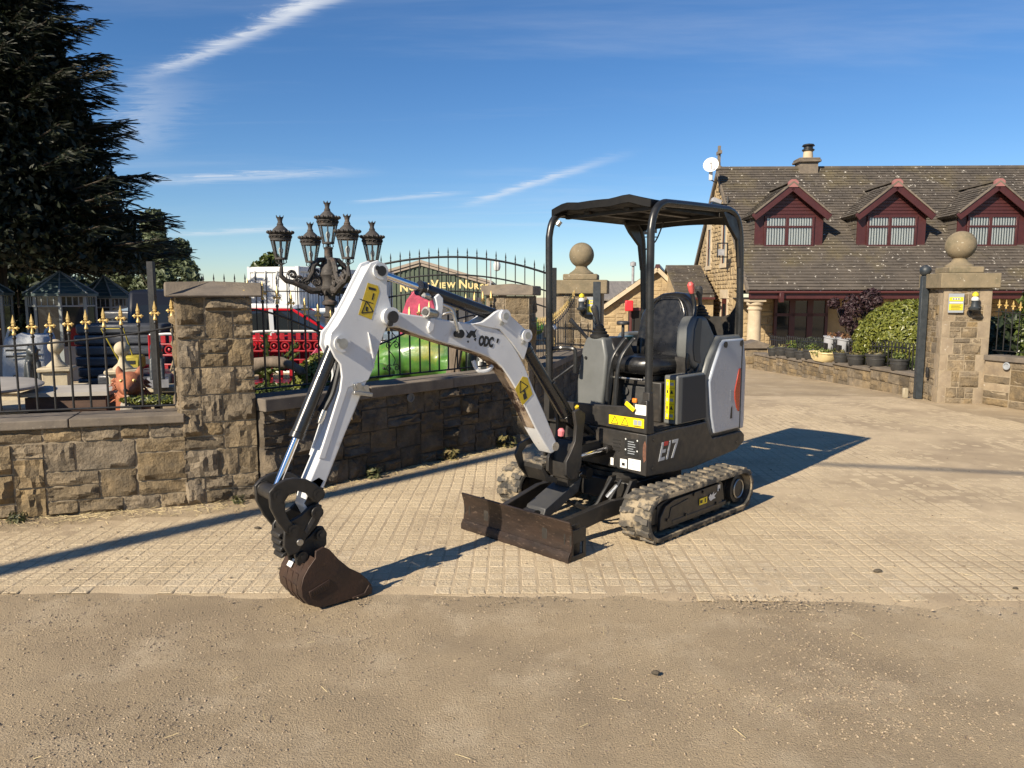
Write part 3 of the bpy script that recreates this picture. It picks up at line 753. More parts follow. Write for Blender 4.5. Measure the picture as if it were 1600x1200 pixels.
# recessed porch wall with windows
b = MB(); b.bx(.3, HL, 1.80, 2.1, -.5, EZ-.4); b.obj('porch_wall', m_hstone, house)
stuff_stones('porch_stonework', HL-.5, 2.3, .155, .10, 2, 5, 321, .03, lambda s, z, q: (.4+s, 1.795-q, z-.3), house, m_hstone,
    lambda s, z, w, h: not (1.1 < s < 3.9 and z-.3 > .55), p2=.2)
for (x0, x1, z0, z1) in ((1.45, 3.35, .35, 1.92),):
    f = MB(); 
    f.bx(x0, x1, 1.60, 1.76, z0-.10, z0); f.bx(x0, x1, 1.62, 1.74, z1, z1+.08)
    n = 3; w = (x1-x0)/n
    for k in range(n+1): f.bx(x0+k*w-.10 if k else x0, x0+k*w+.10 if k < n else x1, 1.62, 1.74, z0, z1)
    f.bx(x0, x1, 1.62, 1.74, z0+1.02, z0+1.12)
    wf = f.obj('window', m_maroon_d, house)
    for k in range(n):
        for (a, b_) in ((z0, z0+1.02), (z0+1.12, z1)):
            g = MB(); g.bx(x0+k*w+.1, x0+(k+1)*w-.1, 1.67, 1.68, a, b_); g.obj('pane', m_darkglass, wf)
    s_ = MB(); s_.bx(x0-.15, x1+.15, 1.5, 1.80, z0-.18, z0-.10); s_.obj('sill', m_maroon, wf)
    cu = MB()
    for k in range(n):
        for q in range(5): cu.bx(x0+k*w+.16+q*.11, x0+k*w+.22+q*.11, 1.685, 1.69, z0+.02, z0+.35+.2*((q+k) % 2))
    cu.obj('curtain', m_blind, wf)
# column and its beam
for cx in (.15,):
    b = MB(); b.lathe([(.30,-.1),(.30,.06),(.26,.10),(.235,.16),(.235,.2),(.21,1.55),(.215,1.6),(.25,1.64),(.25,1.68),(.21,1.70),(.21,1.74),(.27,1.80),(.27,1.90)], (cx+.16,.12,0), 24)
    b.bx(cx-.13, cx+.45, -.17, .41, 1.90, 1.97); b.obj('column', m_hash, house)
# chimney
ch = MB(); ch.bx(3.02, 3.70, 4.2, 4.8, RZ-.6, RZ+.30); co = ch.obj('chimney', m_coping, house)
ch = MB(); ch.bx(2.93, 3.79, 4.1, 4.9, RZ+.30, RZ+.40); ch.bx(2.96, 3.76, 4.14, 4.86, RZ+.40, RZ+.47); ch.obj('chimney_cap', m_coping, co, bevel=.02)
ch = MB(); ch.lathe([(.19,0),(.17,.26),(.19,.28)], (3.40,4.5,RZ+.47), 16); ch.obj('chimney_pot', m_hash, co)
ch = MB(); ch.lathe([(.18,0),(.23,.03),(.23,.07),(.17,.10),(.17,.17),(.24,.20),(.20,.26),(.01,.30)], (3.40,4.5,RZ+.75), 16); ch.obj('cowl', m_iron, co)
# dormers
def dormer(cx):
    fy = 1.27; w = 1.17; z0 = EZ + (RZ-EZ)*fy/4.5 - .02
    zb = z0+.06; ze = zb+1.16; za = zb+2.10
    b = MB()
    b.prism([(-w,zb),(w,zb),(w,ze),(0,za-.06),(-w,ze)], lambda x, z, y: (cx+x, y, z), fy, fy+.06)
    dm = b.obj('dormer', m_maroon, house)
    # boards above the window
    for k in range(7):
        zz = ze+.02+k*.115; hw = w*(1-(zz+.06-ze)/(za-ze))-.04
        if hw > .05: b = MB(); b.bx(cx-hw, cx+hw, fy-.022, fy-.002, zz, zz+.105); b.obj('board', m_maroon, dm, bevel=.008)
    # window frame with a mullion and transom, glass and blinds
    x0, x1, a0, a1 = cx-.86, cx+.86, zb+.05, ze-.03
    b = MB()
    for (p, q, r, s) in ((x0,x0+.08,a0,a1),(x1-.08,x1,a0,a1),(x0,x1,a0,a0+.08),(x0,x1,a1-.08,a1),(cx-.13,cx-.02,a0,a1),(x0,x1,a1-.42,a1-.35)):
        b.bx(p, q, fy-.06-(.004 if r != a0 or s != a1 else 0), fy-.004, r, s)
    b.obj('window_frame', m_maroon, dm, bevel=.008)
    for (p, q) in ((x0+.08, cx-.13), (cx-.02, x1-.08)):
        for (r, s) in ((a0+.08, a1-.42), (a1-.35, a1-.08)):
            g = MB(); g.quad((p, fy-.036, r), (q, fy-.036, r), (q, fy-.036, s), (p, fy-.036, s)); g.obj('pane', m_glass, dm)
            bl = MB(); n = int((q-p)/.088)
            for k in range(n):
                xx = p+(k+.5)*(q-p)/n; bl.box((xx, fy-.018, (r+s)/2), (.068, .004, s-r), Matrix.Rotation(R(24), 3, 'Z'))
            bl.obj('blind', m_blind, dm)
            dk = MB(); dk.bx(p, q, fy-.0035, fy-.002, r, s); dk.obj('room_shade', m_dark, dm)
    b = MB(); b.bx(cx-w-.02, cx+w+.02, fy-.10, fy+.1, zb-.06, zb); b.obj('sill', m_lead, dm)
    # cheeks
    for s in (-1, 1):
        yb = (ze+.02-EZ)/(RZ-EZ)*4.5
        b = MB(); b.prism([(fy+.06,zb),(fy+.06,ze),(yb,ze)], lambda y, z, x: (cx+x, y, z), s*w-.05*(s > 0), s*w+.05*(s < 0)); b.obj('cheek', m_tile, dm)
        for k in range(7):
            zz = zb+k*.17; y1 = (zz+.17-EZ)/(RZ-EZ)*4.5
            if y1 > fy+.1:
                b = MB(); b.bx(min(cx+s*w, cx+s*(w+.03)), max(cx+s*w, cx+s*(w+.03)), fy+.05, y1+.3, zz, zz+.15); b.obj('cheek_tile', m_tile, dm)
    # pitched roof: two slopes running back to the main roof, bargeboards, ridge
    ov = .13; hx = w+ov; zl = ze-(za-ze)/w*ov; sl_ = math.atan2(za-ze, w); L = hx/math.cos(sl_)
    for s in (-1, 1):
        def fn(yy, t, h, s=s): return (cx+s*(hx-t*math.cos(sl_)+h*math.sin(sl_)*1), yy+fy-.22, zl+t*math.sin(sl_)+h*math.cos(sl_))
        b = MB()
        yl = (zl-EZ)/(RZ-EZ)*4.5+.1; yh = (za-EZ)/(RZ-EZ)*4.5+.1
        V = [fn(0,0,0), fn(0,L,0), fn(yh-fy+.22,L,0), fn(yl-fy+.22,0,0), fn(0,0,.09), fn(0,L,.09), fn(yh-fy+.22,L,.09), fn(yl-fy+.22,0,.09)]
        b.add(V, [(0,1,2,3),(7,6,5,4),(0,4,5,1),(1,5,6,2),(2,6,7,3),(3,7,4,0)] if s < 0 else [(3,2,1,0),(4,5,6,7),(1,5,4,0),(2,6,5,1),(3,7,6,2),(0,4,7,3)]); b.obj('slope', m_tile, dm)
        tiles('tiles', 3.2, L, .15, .30, lambda yy, t, h: fn(yy, t, h+.09), dm, 330+s, inside=lambda yy, t: yy < (yl + (yh-yl)*t/L - fy + .22))
        b = MB(); b.beam((cx+s*hx, fy-.26, zl-.02), (cx, fy-.26, za-.02), .05, .24, up=(0,1,0) if False else (0,0,1)); b.obj('bargeboard', m_maroon, dm, bevel=.01)
        b = MB(); b.beam((cx+s*(hx-.0), fy-.28, zl+.14), (cx, fy-.28, za+.14), .09, .05); b.obj('verge', m_coping, dm)
        # valley flashing
    b = MB(); b.prism([(-.16,-.1),(.16,-.1),(.16,.08),(.07,.16),(-.07,.16),(-.16,.08)], lambda x, z, y: (cx+x, y, za+.06+z), fy-.32, fy-.18); b.obj('ridge_cap', mat('terracotta_cap', (.30,.13,.12), None, rough=.6), dm)
    b = MB(); b.beam((cx, fy-.2, za+.17), (cx, (za+.1-EZ)/(RZ-EZ)*4.5+.1, za+.17), .2, .07); b.obj('dormer_ridge', m_tile, dm)
for cx in (1.72, 5.24, 8.66, 15.6): dormer(cx)
# right wing: a stone gable coming forward
b = MB(); b.prism([(11.1,-.5),(18,-.5),(18,3.0),(14.8,5.6),(11.1,2.52)], lambda x, z, y: (x, y, z), -3.0, 3); b.obj('wing', m_hstone, house)
stuff_stones('wing_stonework', 3.6, 4.2, .155, .10, 2, 5, 351, .04, lambda s, z, q: (11.15+s, -3.002-q, z-.3), house, m_hstone, lambda s, z, w, h: z-.3 < 2.35+(s-.2)*.80)
b = MB(); b.prism([(10.85,2.38),(14.8,5.66),(14.8,5.8),(10.85,2.52)], lambda x, z, y: (x, y, z), -3.35, 5); b.prism([(14.8,5.66),(18.3,2.75),(18.3,2.9),(14.8,5.8)], lambda x, z, y: (x, y, z), -3.35, 5); b.obj('wing_roof', m_tile, house)
wa = math.atan2(5.66-2.38, 14.8-10.85)
tiles('wing_tiles', 6.5, 5.0, .15, .30, lambda yy, t, h: (10.85+t*math.cos(wa)-h*math.sin(wa), yy-3.34, 2.54+t*math.sin(wa)+h*math.cos(wa)), house, 352)
b = MB(); b.beam((10.85,-3.38,2.40), (14.8,-3.38,5.68), .14, .24); b.obj('verge', m_hash, house)
b = MB(); b.beam((10.85,-.9,2.5), (13.4,2.2,4.65), .30, .05); b.obj('valley', m_lead, house)
# gable cross, satellite dish, floodlights
b = MB(); b.lathe([(.16,0),(.12,.1),(.07,.14),(.06,.3)], (0,4.5,RZ+.1), 10); b.bx(-.05, .05, 4.45, 4.55, RZ+.35, RZ+.98); b.bx(-.06, .06, 4.28, 4.72, RZ+.66, RZ+.78)
b.obj('cross', m_coping, house)
dish = thing('satellite_dish', 'white satellite dish on a bracket at the top of the house gable', 'satellite dish', (7.45, 28.9, 6.34)); dish.scale = (.72,)*3
b = MB(); Mx = Matrix.Rotation(R(-62), 3, 'Y') @ Matrix.Rotation(R(0), 3, 'X'); Mx = Vector((-.35,-.9,.28)).to_track_quat('Z', 'Y').to_matrix()
b.lathe([(.01,-.02),(.14,.0),(.29,.06),(.395,.13),(.385,.13),(.28,.075),(.13,.02),(.01,.0)], (0,0,.12), 26, Mx); b.obj('reflector', m_white, dish)
b = MB(); b.tube([(0,0,-.12),(.0,-.15,-.05),(-.12,-.48,.14)], .018, 6); b.sphere((-.14,-.5,.16), .05, 8, 6); b.obj('feed_arm', m_lead, dish)
b = MB(); b.bx(-.09, .09, -.04, .06, -.62, .0); b.obj('bracket_box', m_white, dish, bevel=.02); b = MB(); b.tube([(.02,0,-.6),(.30,.0,-.75)], .03, 6); b.obj('mast', m_iron, dish)
fl = thing('floodlight', 'boxy floodlight on the house gable below the satellite dish', 'floodlight', (7.75, 28.3, 4.93))
b = MB(); b.box((-.28,-.2,.1), (.36,.30,.16), Matrix.Rotation(R(20), 3, 'Y')); b.obj('lamp_housing', m_lead, fl, bevel=.02)
b = MB(); b.box((-.28,-.2,-.02), (.36,.30,.08), Matrix.Rotation(R(20), 3, 'Y')); b.obj('lamp_glass', m_darkglass, fl); b = MB(); b.tube([(.25,0,0),(-.25,-.15,0)], .03, 6); b.tube([(.2,0,-.7),(.2,0,.3)], .03, 6); b.obj('bracket', m_iron, fl)
fl2 = thing('floodlight', 'open box bracket lamp between the slit windows of the gable', 'floodlight', (7.82, 27.4, 3.15))
b = MB(); b.bx(-.45,-.05,-.02,.02,.3,.34); b.bx(-.45,-.41,-.02,.02,-.15,.3); b.bx(-.45,-.05,-.02,.02,-.19,-.15); b.bx(-.1,-.06,-.02,.02,-.6,.3); b.obj('bracket', m_iron, fl2); b = MB(); b.bx(-.42,-.22,-.12,.1,-.12,.1); b.obj('lamp_housing', m_lead, fl2)

# lean-to beside the gable
lt = thing('lean_to', 'small stone annex with a tiled roof against the left gable of the house', 'annex', (6.30, 28.5, -.6), R(-2))
b = MB(); b.bx(-.0, 1.3, .1, 4.5, 0, 2.1); b.prism([(.1,2.1),(4.5,1.8),(2.6,3.32)], lambda y, z, x: (x, y, z), 0, 1.3); b.obj('wall', m_hstone, lt)
b = MB(); b.prism([(-.1,2.12),(2.6,3.30),(2.6,3.44),(-.1,2.26)], lambda y, z, x: (x, y, z), -.1, 1.28); b.prism([(2.6,3.30),(4.6,1.8),(4.6,1.95),(2.6,3.44)], lambda y, z, x: (x, y, z), -.1, 1.28); b.obj('roof', m_tile, lt)
la = math.atan2(3.30-2.12, 2.7)
tiles('roof_tiles', 1.38, 2.7/math.cos(la), .15, .3, lambda x, t, h: (x-.1, -.12+t*math.cos(la)-h*math.sin(la), 2.27+t*math.sin(la)+h*math.cos(la)), lt, 371)
b = MB(); b.bx(-.12, 1.3, -.16, -.06, 2.06, 2.14); b.obj('gutter', m_maroon_d, lt)
# garage with a wide gable
ga = thing('stone_garage', 'stone garage with a wide gable and a red alarm box behind the digger seat', 'garage', (3.95, 32.0, -.62), R(-13))
gpts = [(-.1,0),(4.0,0),(4.0,1.5),(2.15,3.25),(-.1,1.55)]
b = MB(); b.prism(gpts, lambda x, z, y: (x, y, z), 0, 7); b.obj('wall', m_hstone, ga)
stuff_stones('stonework', 4.1, 3.2, .16, .11, 2, 5, 381, .035, lambda s, z, q: (s-.1, -.002-q, z), ga, m_hstone, lambda s, z, w, h: z+h/2 < min(1.5+(s-w/2)*.74, 1.45+(4.1-s-w/2)*.93)-.05 and not (1.05 < s < 3.5 and z < 1.75))
b = MB(); b.prism([(-.2,1.60),(2.15,3.25),(4.25,1.25),(4.25,1.4),(2.15,3.42),(-.2,1.76)], lambda x, z, y: (x, y, z), -.25, 7); b.obj('roof', m_tile, ga)
b = MB(); b.beam((-.2,-.27,1.62), (2.15,-.27,3.30), .05, .16); b.beam((4.25,-.27,1.28), (2.15,-.27,3.30), .05, .16); b.obj('bargeboard', m_hash, ga)
b = MB(); b.prism([(-.12,-.05),(.12,-.05),(.08,.1),(-.08,.1)], lambda x, z, y: (2.15+x, y, 3.4+z), -.3, 7); b.obj('ridge', m_maroon, ga)
b = MB(); b.bx(1.05, 3.45, -.05, .02, 0, 1.62); b.obj('door', m_dark, ga)
b = MB(); b.bx(1.0, 1.12, -.08, 0, 0, 1.7); b.bx(3.4, 3.5, -.08, 0, 0, 1.7); b.bx(1.0, 3.5, -.083, 0, 1.6, 1.72); b.obj('door_frame', m_maroon_d, ga)
al = thing('alarm_box', 'red alarm box on the garage wall left of the dark door', 'alarm box', (4.85, 31.38, 1.18)); b = MB(); b.bx(-.17,.17,-.12,.0,-.22,.22); b.obj('case', mat('red_plastic', (.62,.03,.04), None, rough=.4), al, bevel=.04, seg=2); b = MB(); b.bx(-.02,.02,-.02,.0,-1.2,-.22); b.obj('conduit', m_iron, al)
b = MB(); b.box((0,-.14,0), (.12,.1,.14)); b.tube([(0,0,.05),(0,-.12,.02)], .02, 6); b.sphere((0,-.2,-.03), .08, 10, 6); b.sphere((.0,-.12,.28), .05, 8, 5); o = b.obj('security_light', m_iron); o.location = (6.62, 31.40, 2.45); tag(o, 'small security light under the garage gable peak', 'security light')
# barn roof further back, flue
ba = thing('barn', 'low grey sheet roofed barn far behind the drive', 'barn', (3.6, 46, -.8))
b = MB(); b.bx(0, 9, 0, 8, 0, 2.2); b.obj('wall', m_dark, ba); b = MB(); b.prism([(-.4,2.1),(4,3.25),(4,3.35),(-.4,2.2)], lambda y, z, x: (x, y, z), -.3, 9.3); b.prism([(4,3.25),(8.4,2.1),(8.4,2.2),(4,3.35)], lambda y, z, x: (x, y, z), -.3, 9.3); b.obj('roof', mat('fibre_sheet', (.22,.20,.18), (.15,.14,.13), 2, .9, stretch=(3,.5,1)), ba)
b = MB(); b.cyl((0,0,-1.5), (0,0,1.5), .06, 10); b.lathe([(.22,-.1),(.22,.0),(.1,.15)], (0,0,.1), 10); b.lathe([(.13,1.4),(.13,1.55),(.02,1.6)], (0,0,0), 10); o = b.obj('flue_pipe', m_lead); o.location = (5.35, 33.6, 1.5); tag(o, 'thin grey flue pipe above the garage roof slope', 'flue')
wv = thing('weather_vane', 'black weather vane on a thin pole by the garage peak', 'weather vane', (6.05, 33.5, 2.6)); b = MB(); b.cyl((0,0,0), (0,0,3.0), .03, 6); b.obj('pole', m_iron, wv); b = MB(); b.tube([(-.32,0,1.55),(.32,0,1.55)], .025, 5); b.tube([(0,-.3,1.5),(0,.3,1.5)], .025, 5); b.bx(-.05,.3,-.01,.01,1.72,1.9); b.bx(-.3,-.1,-.01,.01,1.66,1.8); b.bx(-.1,.06,-.01,.01,2.0,2.25); b.obj('vane', m_iron, wv)

# ------------------------------------------------------------ foliage
def leaf_cloud(n, pick, size, seed, up=.3, asp=1.7):
    """n two-triangle leaves; pick(r) -> (point, outward)"""
    r = np.random.RandomState(seed); V = np.zeros((n*4, 3)); 
    for k in range(n):
        p, o = pick(r); o = np.asarray(o, float); o = o/(np.linalg.norm(o)+1e-6) + r.normal(0, .55, 3) + np.array((0,0,up)); o /= np.linalg.norm(o)
        t = np.cross(o, r.normal(0,1,3)); t /= np.linalg.norm(t)+1e-6; b = np.cross(o, t); s = size*r.uniform(.6, 1.35)
        p = np.asarray(p); a = t*s*asp*.5; c = b*s*.5
        V[k*4:k*4+4] = (p-a, p-c*.9+o*s*.12, p+a, p+c*.9+o*s*.12)
    return V, np.arange(n*4).reshape(n, 4)
def leaf_mat(name, c1, c2, c3=None, rough=.55, rnd=.0):
    m = mat(name, c1, c2, 9, rough, lo=.35, hi=.65, dirt=(c3, 30, .5, .68) if c3 else None)
    nt = m.node_tree; b = nt.nodes['Principled BSDF']; out = nt.nodes['Material Output']
    tl = nt.nodes.new('ShaderNodeBsdfTranslucent'); mx = nt.nodes.new('ShaderNodeMixShader'); mx.inputs[0].default_value = .22
    src = b.inputs['Base Color'].links[0].from_socket; nt.links.new(src, tl.inputs[0])
    nt.links.new(b.outputs[0], mx.inputs[1]); nt.links.new(tl.outputs[0], mx.inputs[2]); nt.links.new(mx.outputs[0], out.inputs[0]); return m
m_bark = mat('bark', (.09,.07,.05), (.05,.04,.03), 12, .95, bump=.8, bsc=30)
m_conifer = leaf_mat('conifer_foliage', (.016,.025,.010), (.009,.015,.007), (.030,.036,.011))
m_leaf = leaf_mat('grey_green_foliage', (.125,.155,.075), (.075,.10,.05), (.19,.22,.13))
m_hedge = leaf_mat('hedge_foliage', (.16,.17,.025), (.09,.115,.02), (.30,.29,.06), rough=.4)
m_laurel = leaf_mat('laurel_foliage', (.07,.10,.02), (.035,.055,.015), (.17,.19,.045), rough=.35)
m_maple = leaf_mat('purple_foliage', (.050,.024,.028), (.028,.014,.018), (.09,.045,.04))
m_dkgreen = leaf_mat('dark_shrub_foliage', (.028,.042,.016), (.016,.024,.010), (.05,.07,.025))
# big conifer: whorls of drooping limbs carrying feathery sprays
def conifer_mesh(H, Rb, seed, nl=260, spray=9):   # dense dark fir
    r = np.random.RandomState(seed); V = []; F = []; o = 0; wood = MB()
    # one spray: a fishbone of thin pointed faces
    sv = []; sf = []
    for k in range(11):
        t = k/10; w = .20*(1-t*.5); x = t*.62
        for s in (-1, 1):
            i = len(sv); sv += [(x-.02, 0, 0), (x+.09, s*w*.5, .02), (x+.22, s*w, -.03), (x+.10, s*w*.22, -.012)]; sf.append((i, i+1, i+2, i+3))
    sv = np.array(sv); sf = np.array(sf)
    for k in range(nl):
        t = (k+.5)/nl; z = H*(.205 + .775*t**.95); rad = Rb*(1-t)**.95*r.uniform(.78, 1.08)+.25
        az = k*2.399 + r.uniform(-.3,.3); d = np.array((math.cos(az), math.sin(az), 0))
        lift = .32 - .50*(1-t) + r.uniform(-.1,.1)
        P = []
        for q in range(7):
            s = q/6; P.append(d*rad*s + np.array((0,0, z + rad*s*lift*.55 + .30*rad*(s**2.2)*.42)))
        wood.tube([tuple(p) for p in P], [.06*(1-q/7.5)*(1-t*.6) for q in range(7)], 4, cap=False)
        ns = int(spray*(.5+rad/Rb))
        for q in range(ns*4):
            s = r.uniform(.12, 1.0)**.8; i = min(5, int(s*6)); f = s*6-i; p = P[i]*(1-f)+P[i+1]*f
            aa = az + r.choice((-1,1))*r.uniform(.1, 1.05)*(1.15-s*.55); L = (.34+.36*(1-s))*r.uniform(.6,1.2)*(.6+.4*rad/Rb)
            cx, sx = math.cos(aa), math.sin(aa); tilt = r.uniform(-.35, .25); roll = r.uniform(-.7,.7)
            q0 = sv*L*np.array((1.35,1,1)); y0 = q0[:,1]*math.cos(roll); z0 = q0[:,1]*math.sin(roll)+q0[:,2]
            x1 = q0[:,0]*math.cos(tilt); z1 = z0+q0[:,0]*math.sin(tilt)
            W_ = np.stack([x1*cx-y0*sx, x1*sx+y0*cx, z1], 1)+p+np.array((0,0,r.uniform(-.12,.06)))
            V.append(W_); F.append(sf+o); o += len(sv)
    nf = 95000   # dense inner growth
    tt = r.rand(nf)**1.25; zz = H*(.215+.765*tt); rr = Rb*(1-tt)**.95*.86*r.rand(nf)**.42; aa = r.uniform(0, 6.283, nf)
    c = np.stack([rr*np.cos(aa), rr*np.sin(aa), zz-.12*rr], 1); s1_ = r.uniform(.04,.11,(nf,1)); d1 = r.normal(0,1,(nf,3)); d1 /= np.linalg.norm(d1,axis=1)[:,None]; d2 = np.cross(d1, r.normal(0,1,(nf,3))); d2 /= np.linalg.norm(d2,axis=1)[:,None]
    Q = np.stack([c-d1*s1_, c-d2*s1_*.5, c+d1*s1_, c+d2*s1_*.5], 1).reshape(-1,3); V.append(Q); F.append(np.arange(nf*4).reshape(nf,4)+o)
    return np_mesh('crown', np.concatenate(V), np.concatenate(F)), wood
cm, cw_ = conifer_mesh(12.6, 3.95, 5, 460, 14)
cm.materials.append(m_conifer); tm = MB(); tm.tube([(0,0,-.3),(0,0,5),(0.1,0,9),(0,.1,12.2)], [.42,.3,.16,.03], 10); tk = tm.mesh('trunk'); tk.materials.append(m_bark); lm = cw_.mesh('limbs'); lm.materials.append(m_bark)
def conifer(x, y, rz, s, label, zs=1):
    t = thing('conifer_tree', label, 'tree', (x, y, gz(y)), rz, 'dark conifers at the left'); t.scale = (s, s, s*zs)
    inst('crown', cm, t); inst('trunk', tk, t); inst('limb', lm, t); return t
conifer(-11.6, 16.8, .3, 1.0, 'towering dark conifer filling the upper left corner behind the fence')
conifer(-10.9, 3.9, 1.7, .40, 'shorter unseen conifer added out on the left to shade the yard stock', 1.35)  # added out of view to put the bag and pallets in shade
conifer(-15.9, 10.8, 4.0, .58, 'taller unseen conifer added out on the left to shade the summerhouses', 1.55)  # added out of view; shades the summerhouses and the big conifer's lower part
# broadleaf trees
def broadleaf(name, x, y, H, Rc, n, size, seed, m, label, cat='tree', base=.25, group=None, squash=1.0):
    t = thing(name, label, cat, (x, y, gz(y)), 0, group); r = np.random.RandomState(seed); w = MB()
    cl = []
    for k in range(26):
        a = r.uniform(0, 6.28); u_ = r.uniform(-1, 1); rr = Rc*r.uniform(.35, 1)**.6
        c = np.array((math.cos(a)*math.sqrt(1-u_*u_)*rr, math.sin(a)*math.sqrt(1-u_*u_)*rr, H*(base+.5*(1-base)) + u_*rr/Rc*H*(1-base)*.48*squash)); cl.append((c, Rc*r.uniform(.18,.36)))
        w.tube([(0,0,H*base*.6),(c[0]*.35,c[1]*.35,(H*base+c[2])*.5),tuple(c)], [.05*H*.15,.03*H*.12,.006], 5, cap=False)
    w.tube([(0,0,-.2),(.03,0,H*.4),(0,.05,H*.8)], [.035*H*.5+.02,.02*H*.5,.01], 8); w.obj('trunk', m_bark, t)
    def pick(q):
        c, rad = cl[q.randint(len(cl))]; d = q.normal(0,1,3); d /= np.linalg.norm(d)+1e-6
        return c + d*rad*q.uniform(.3,1)**.5, d
    V, F = leaf_cloud(n, pick, size, seed+1); link('crown', np_mesh('crown', V, F), m, t); return t
broadleaf('willow_tree', -12.0, 26.0, 5.0, 1.6, 11000, .12, 21, m_leaf, 'grey green broadleaf tree beyond the conifer, right of its lower boughs', base=.1)
broadleaf('ash_tree', -10.6, 33.0, 4.1, 1.25, 5000, .16, 22, m_laurel, 'round green tree rising behind the white container', base=.15)
broadleaf('hawthorn_tree', -6.2, 33.0, 3.0, 1.1, 3000, .13, 23, m_leaf, 'small grey green tree behind the five lantern lamp post', base=.1)
for k, (x, y, H_, R_) in enumerate(((-17, 26, 3.4, 2.6), (-21, 30, 4.2, 3.0), (-16.5, 31, 3.0, 2.2))):
    broadleaf('hedge_tree', x, y, H_, R_, 5000, .2, 60+k, m_dkgreen, ('dark bushy tree in shade behind the summerhouses, nearest the container', 'tall dark bushy tree in shade at the far left behind the summerhouses', 'small dark bushy tree in shade behind the grey green tree')[k], base=.02)
# clipped rounded bush and the other garden plants by the drive
def dome(name, x, y, z, rx, ry, rz_, n, size, seed, m, label, cat='bush', group=None):
    t = thing(name, label, cat, (x, y, z), 0, group)
    c = MB(); c.sphere((0,0,rz_*.45), 1, 14, 9, (rx*.86, ry*.86, rz_*.5)); c.obj('inner_growth', m_dkgreen, t)
    def pick(q):
        d = q.normal(0,1,3); d /= np.linalg.norm(d); lump = 1+.035*noise.noise((d[0]*2.2+seed, d[1]*2.2, d[2]*2.2))+.05*noise.noise((d[0]*6, d[1]*6+seed, d[2]*6)) + (.06*q.rand() if q.rand() < .03 else 0)
        return np.array((d[0]*rx*lump, d[1]*ry*lump, rz_*.48+d[2]*rz_*.52*lump))*np.array((1,1,1))*(1) - d*q.uniform(0,.05), d
    V, F = leaf_cloud(n, pick, size, seed, up=.1, asp=1.9); link('leaves', np_mesh('leaves', V, F), m, t); return t
dome('clipped_bush', 7.55, 14.3, -.10, .98, .95, 1.62, 15000, .045, 31, m_hedge, 'rounded yellow green clipped bush behind the pot wall by the gate post')
dome('low_bush', 8.05, 20.3, -.28, .62, .5, .75, 1500, .07, 32, m_dkgreen, 'left low dark green mound below the porch window')
dome('low_bush', 8.95, 20.0, -.28, .55, .5, .66, 1300, .07, 33, m_dkgreen, 'right low dark green mound below the porch window')
dome('ground_shrub', 7.35, 13.9, -.1, .62, 1.3, .62, 3600, .042, 35, m_laurel, 'low leafy shrub behind the railings under the clipped bush')
broadleaf('maple_bush', 8.85, 19.4, 2.1, .72, 8000, .050, 34, m_maple, 'feathery dark purple maple in front of the porch', cat='shrub', base=.05)
hx0 = RW0 + Vector((.9, -.2))
def hedge(name, P, L, d, H, ang, n, size, seed, m, label):
    t = thing(name, label, 'hedge', (P[0], P[1], 0), ang)
    c = MB(); c.bx(.05, L-.05, .06, d-.06, 0, H-.08); c.obj('inner_growth', m_dkgreen, t)
    def pick(q):
        f = q.rand()
        if f < .5: p = (q.uniform(0,L), 0, q.uniform(0,H)); o = (0,-1,.2)
        elif f < .75: p = (q.uniform(0,L), q.uniform(0,d), H); o = (0,0,1)
        else: p = (0 if q.rand() < .7 else L, q.uniform(0,d), q.uniform(0,H)); o = (-1,0,.2)
        b = .10*noise.noise((p[0]*2, p[1]*2, p[2]*2+seed))
        return np.array(p)+np.array(o)*b+q.normal(0,.02,3), o
    V, F = leaf_cloud(n, pick, size, seed, asp=2.2); link('leaves', np_mesh('leaves', V, F), m, t)
hedge('laurel_hedge', RW0 + rofs*2.6 + rn*.25, 4.2, .8, 1.62, angR, 9000, .075, 36, m_laurel, 'glossy laurel hedge behind the railings at the right edge')
hedge('garden_hedge', (7.9, 12.6), 6, .8, 1.2, R(5), 2500, .10, 37, m_dkgreen, 'dark garden hedge behind the right gate pier')
# ------------------------------------------------------------ gate posts, signs, pots along the drive
def post(x, y, z0, h, w, label, ball=True):
    t = thing('gate_post', label, 'gate post', (x, y, z0), R(-9.5), 'dark steel posts of the house gate')
    b = MB(); b.bx(-w/2, w/2, -w/2, w/2, 0, h); b.obj('shaft', m_post, t, bevel=.006)
    if ball: b = MB(); b.sphere((0,0,h+.085), .085, 18, 10); b.cyl((0,0,h-.01), (0,0,h+.03), .03, 10); b.obj('ball', m_post, t)
    return t
m_post = mat('blue_black_paint', (.022,.028,.034), (.035,.042,.048), 14, .45, dirt=((.16,.14,.11), 12, .66, .74))
post(6.42, 11.80, -.02, 1.92, .105, 'tall dark gate post topped by a black ball beside the right ball pier')
post(1.36, 12.12, -.04, 1.86, .12, 'plain dark gate post at the edge of the left ball pier', ball=False)
m_yellow = mat('sign_yellow', (.62,.52,.03), None, rough=.4)
m_ink = mat('black_ink', (.015,.015,.015), None, rough=.5)
m_signgrey = mat('sign_grey', (.30,.32,.34), None, rough=.4)
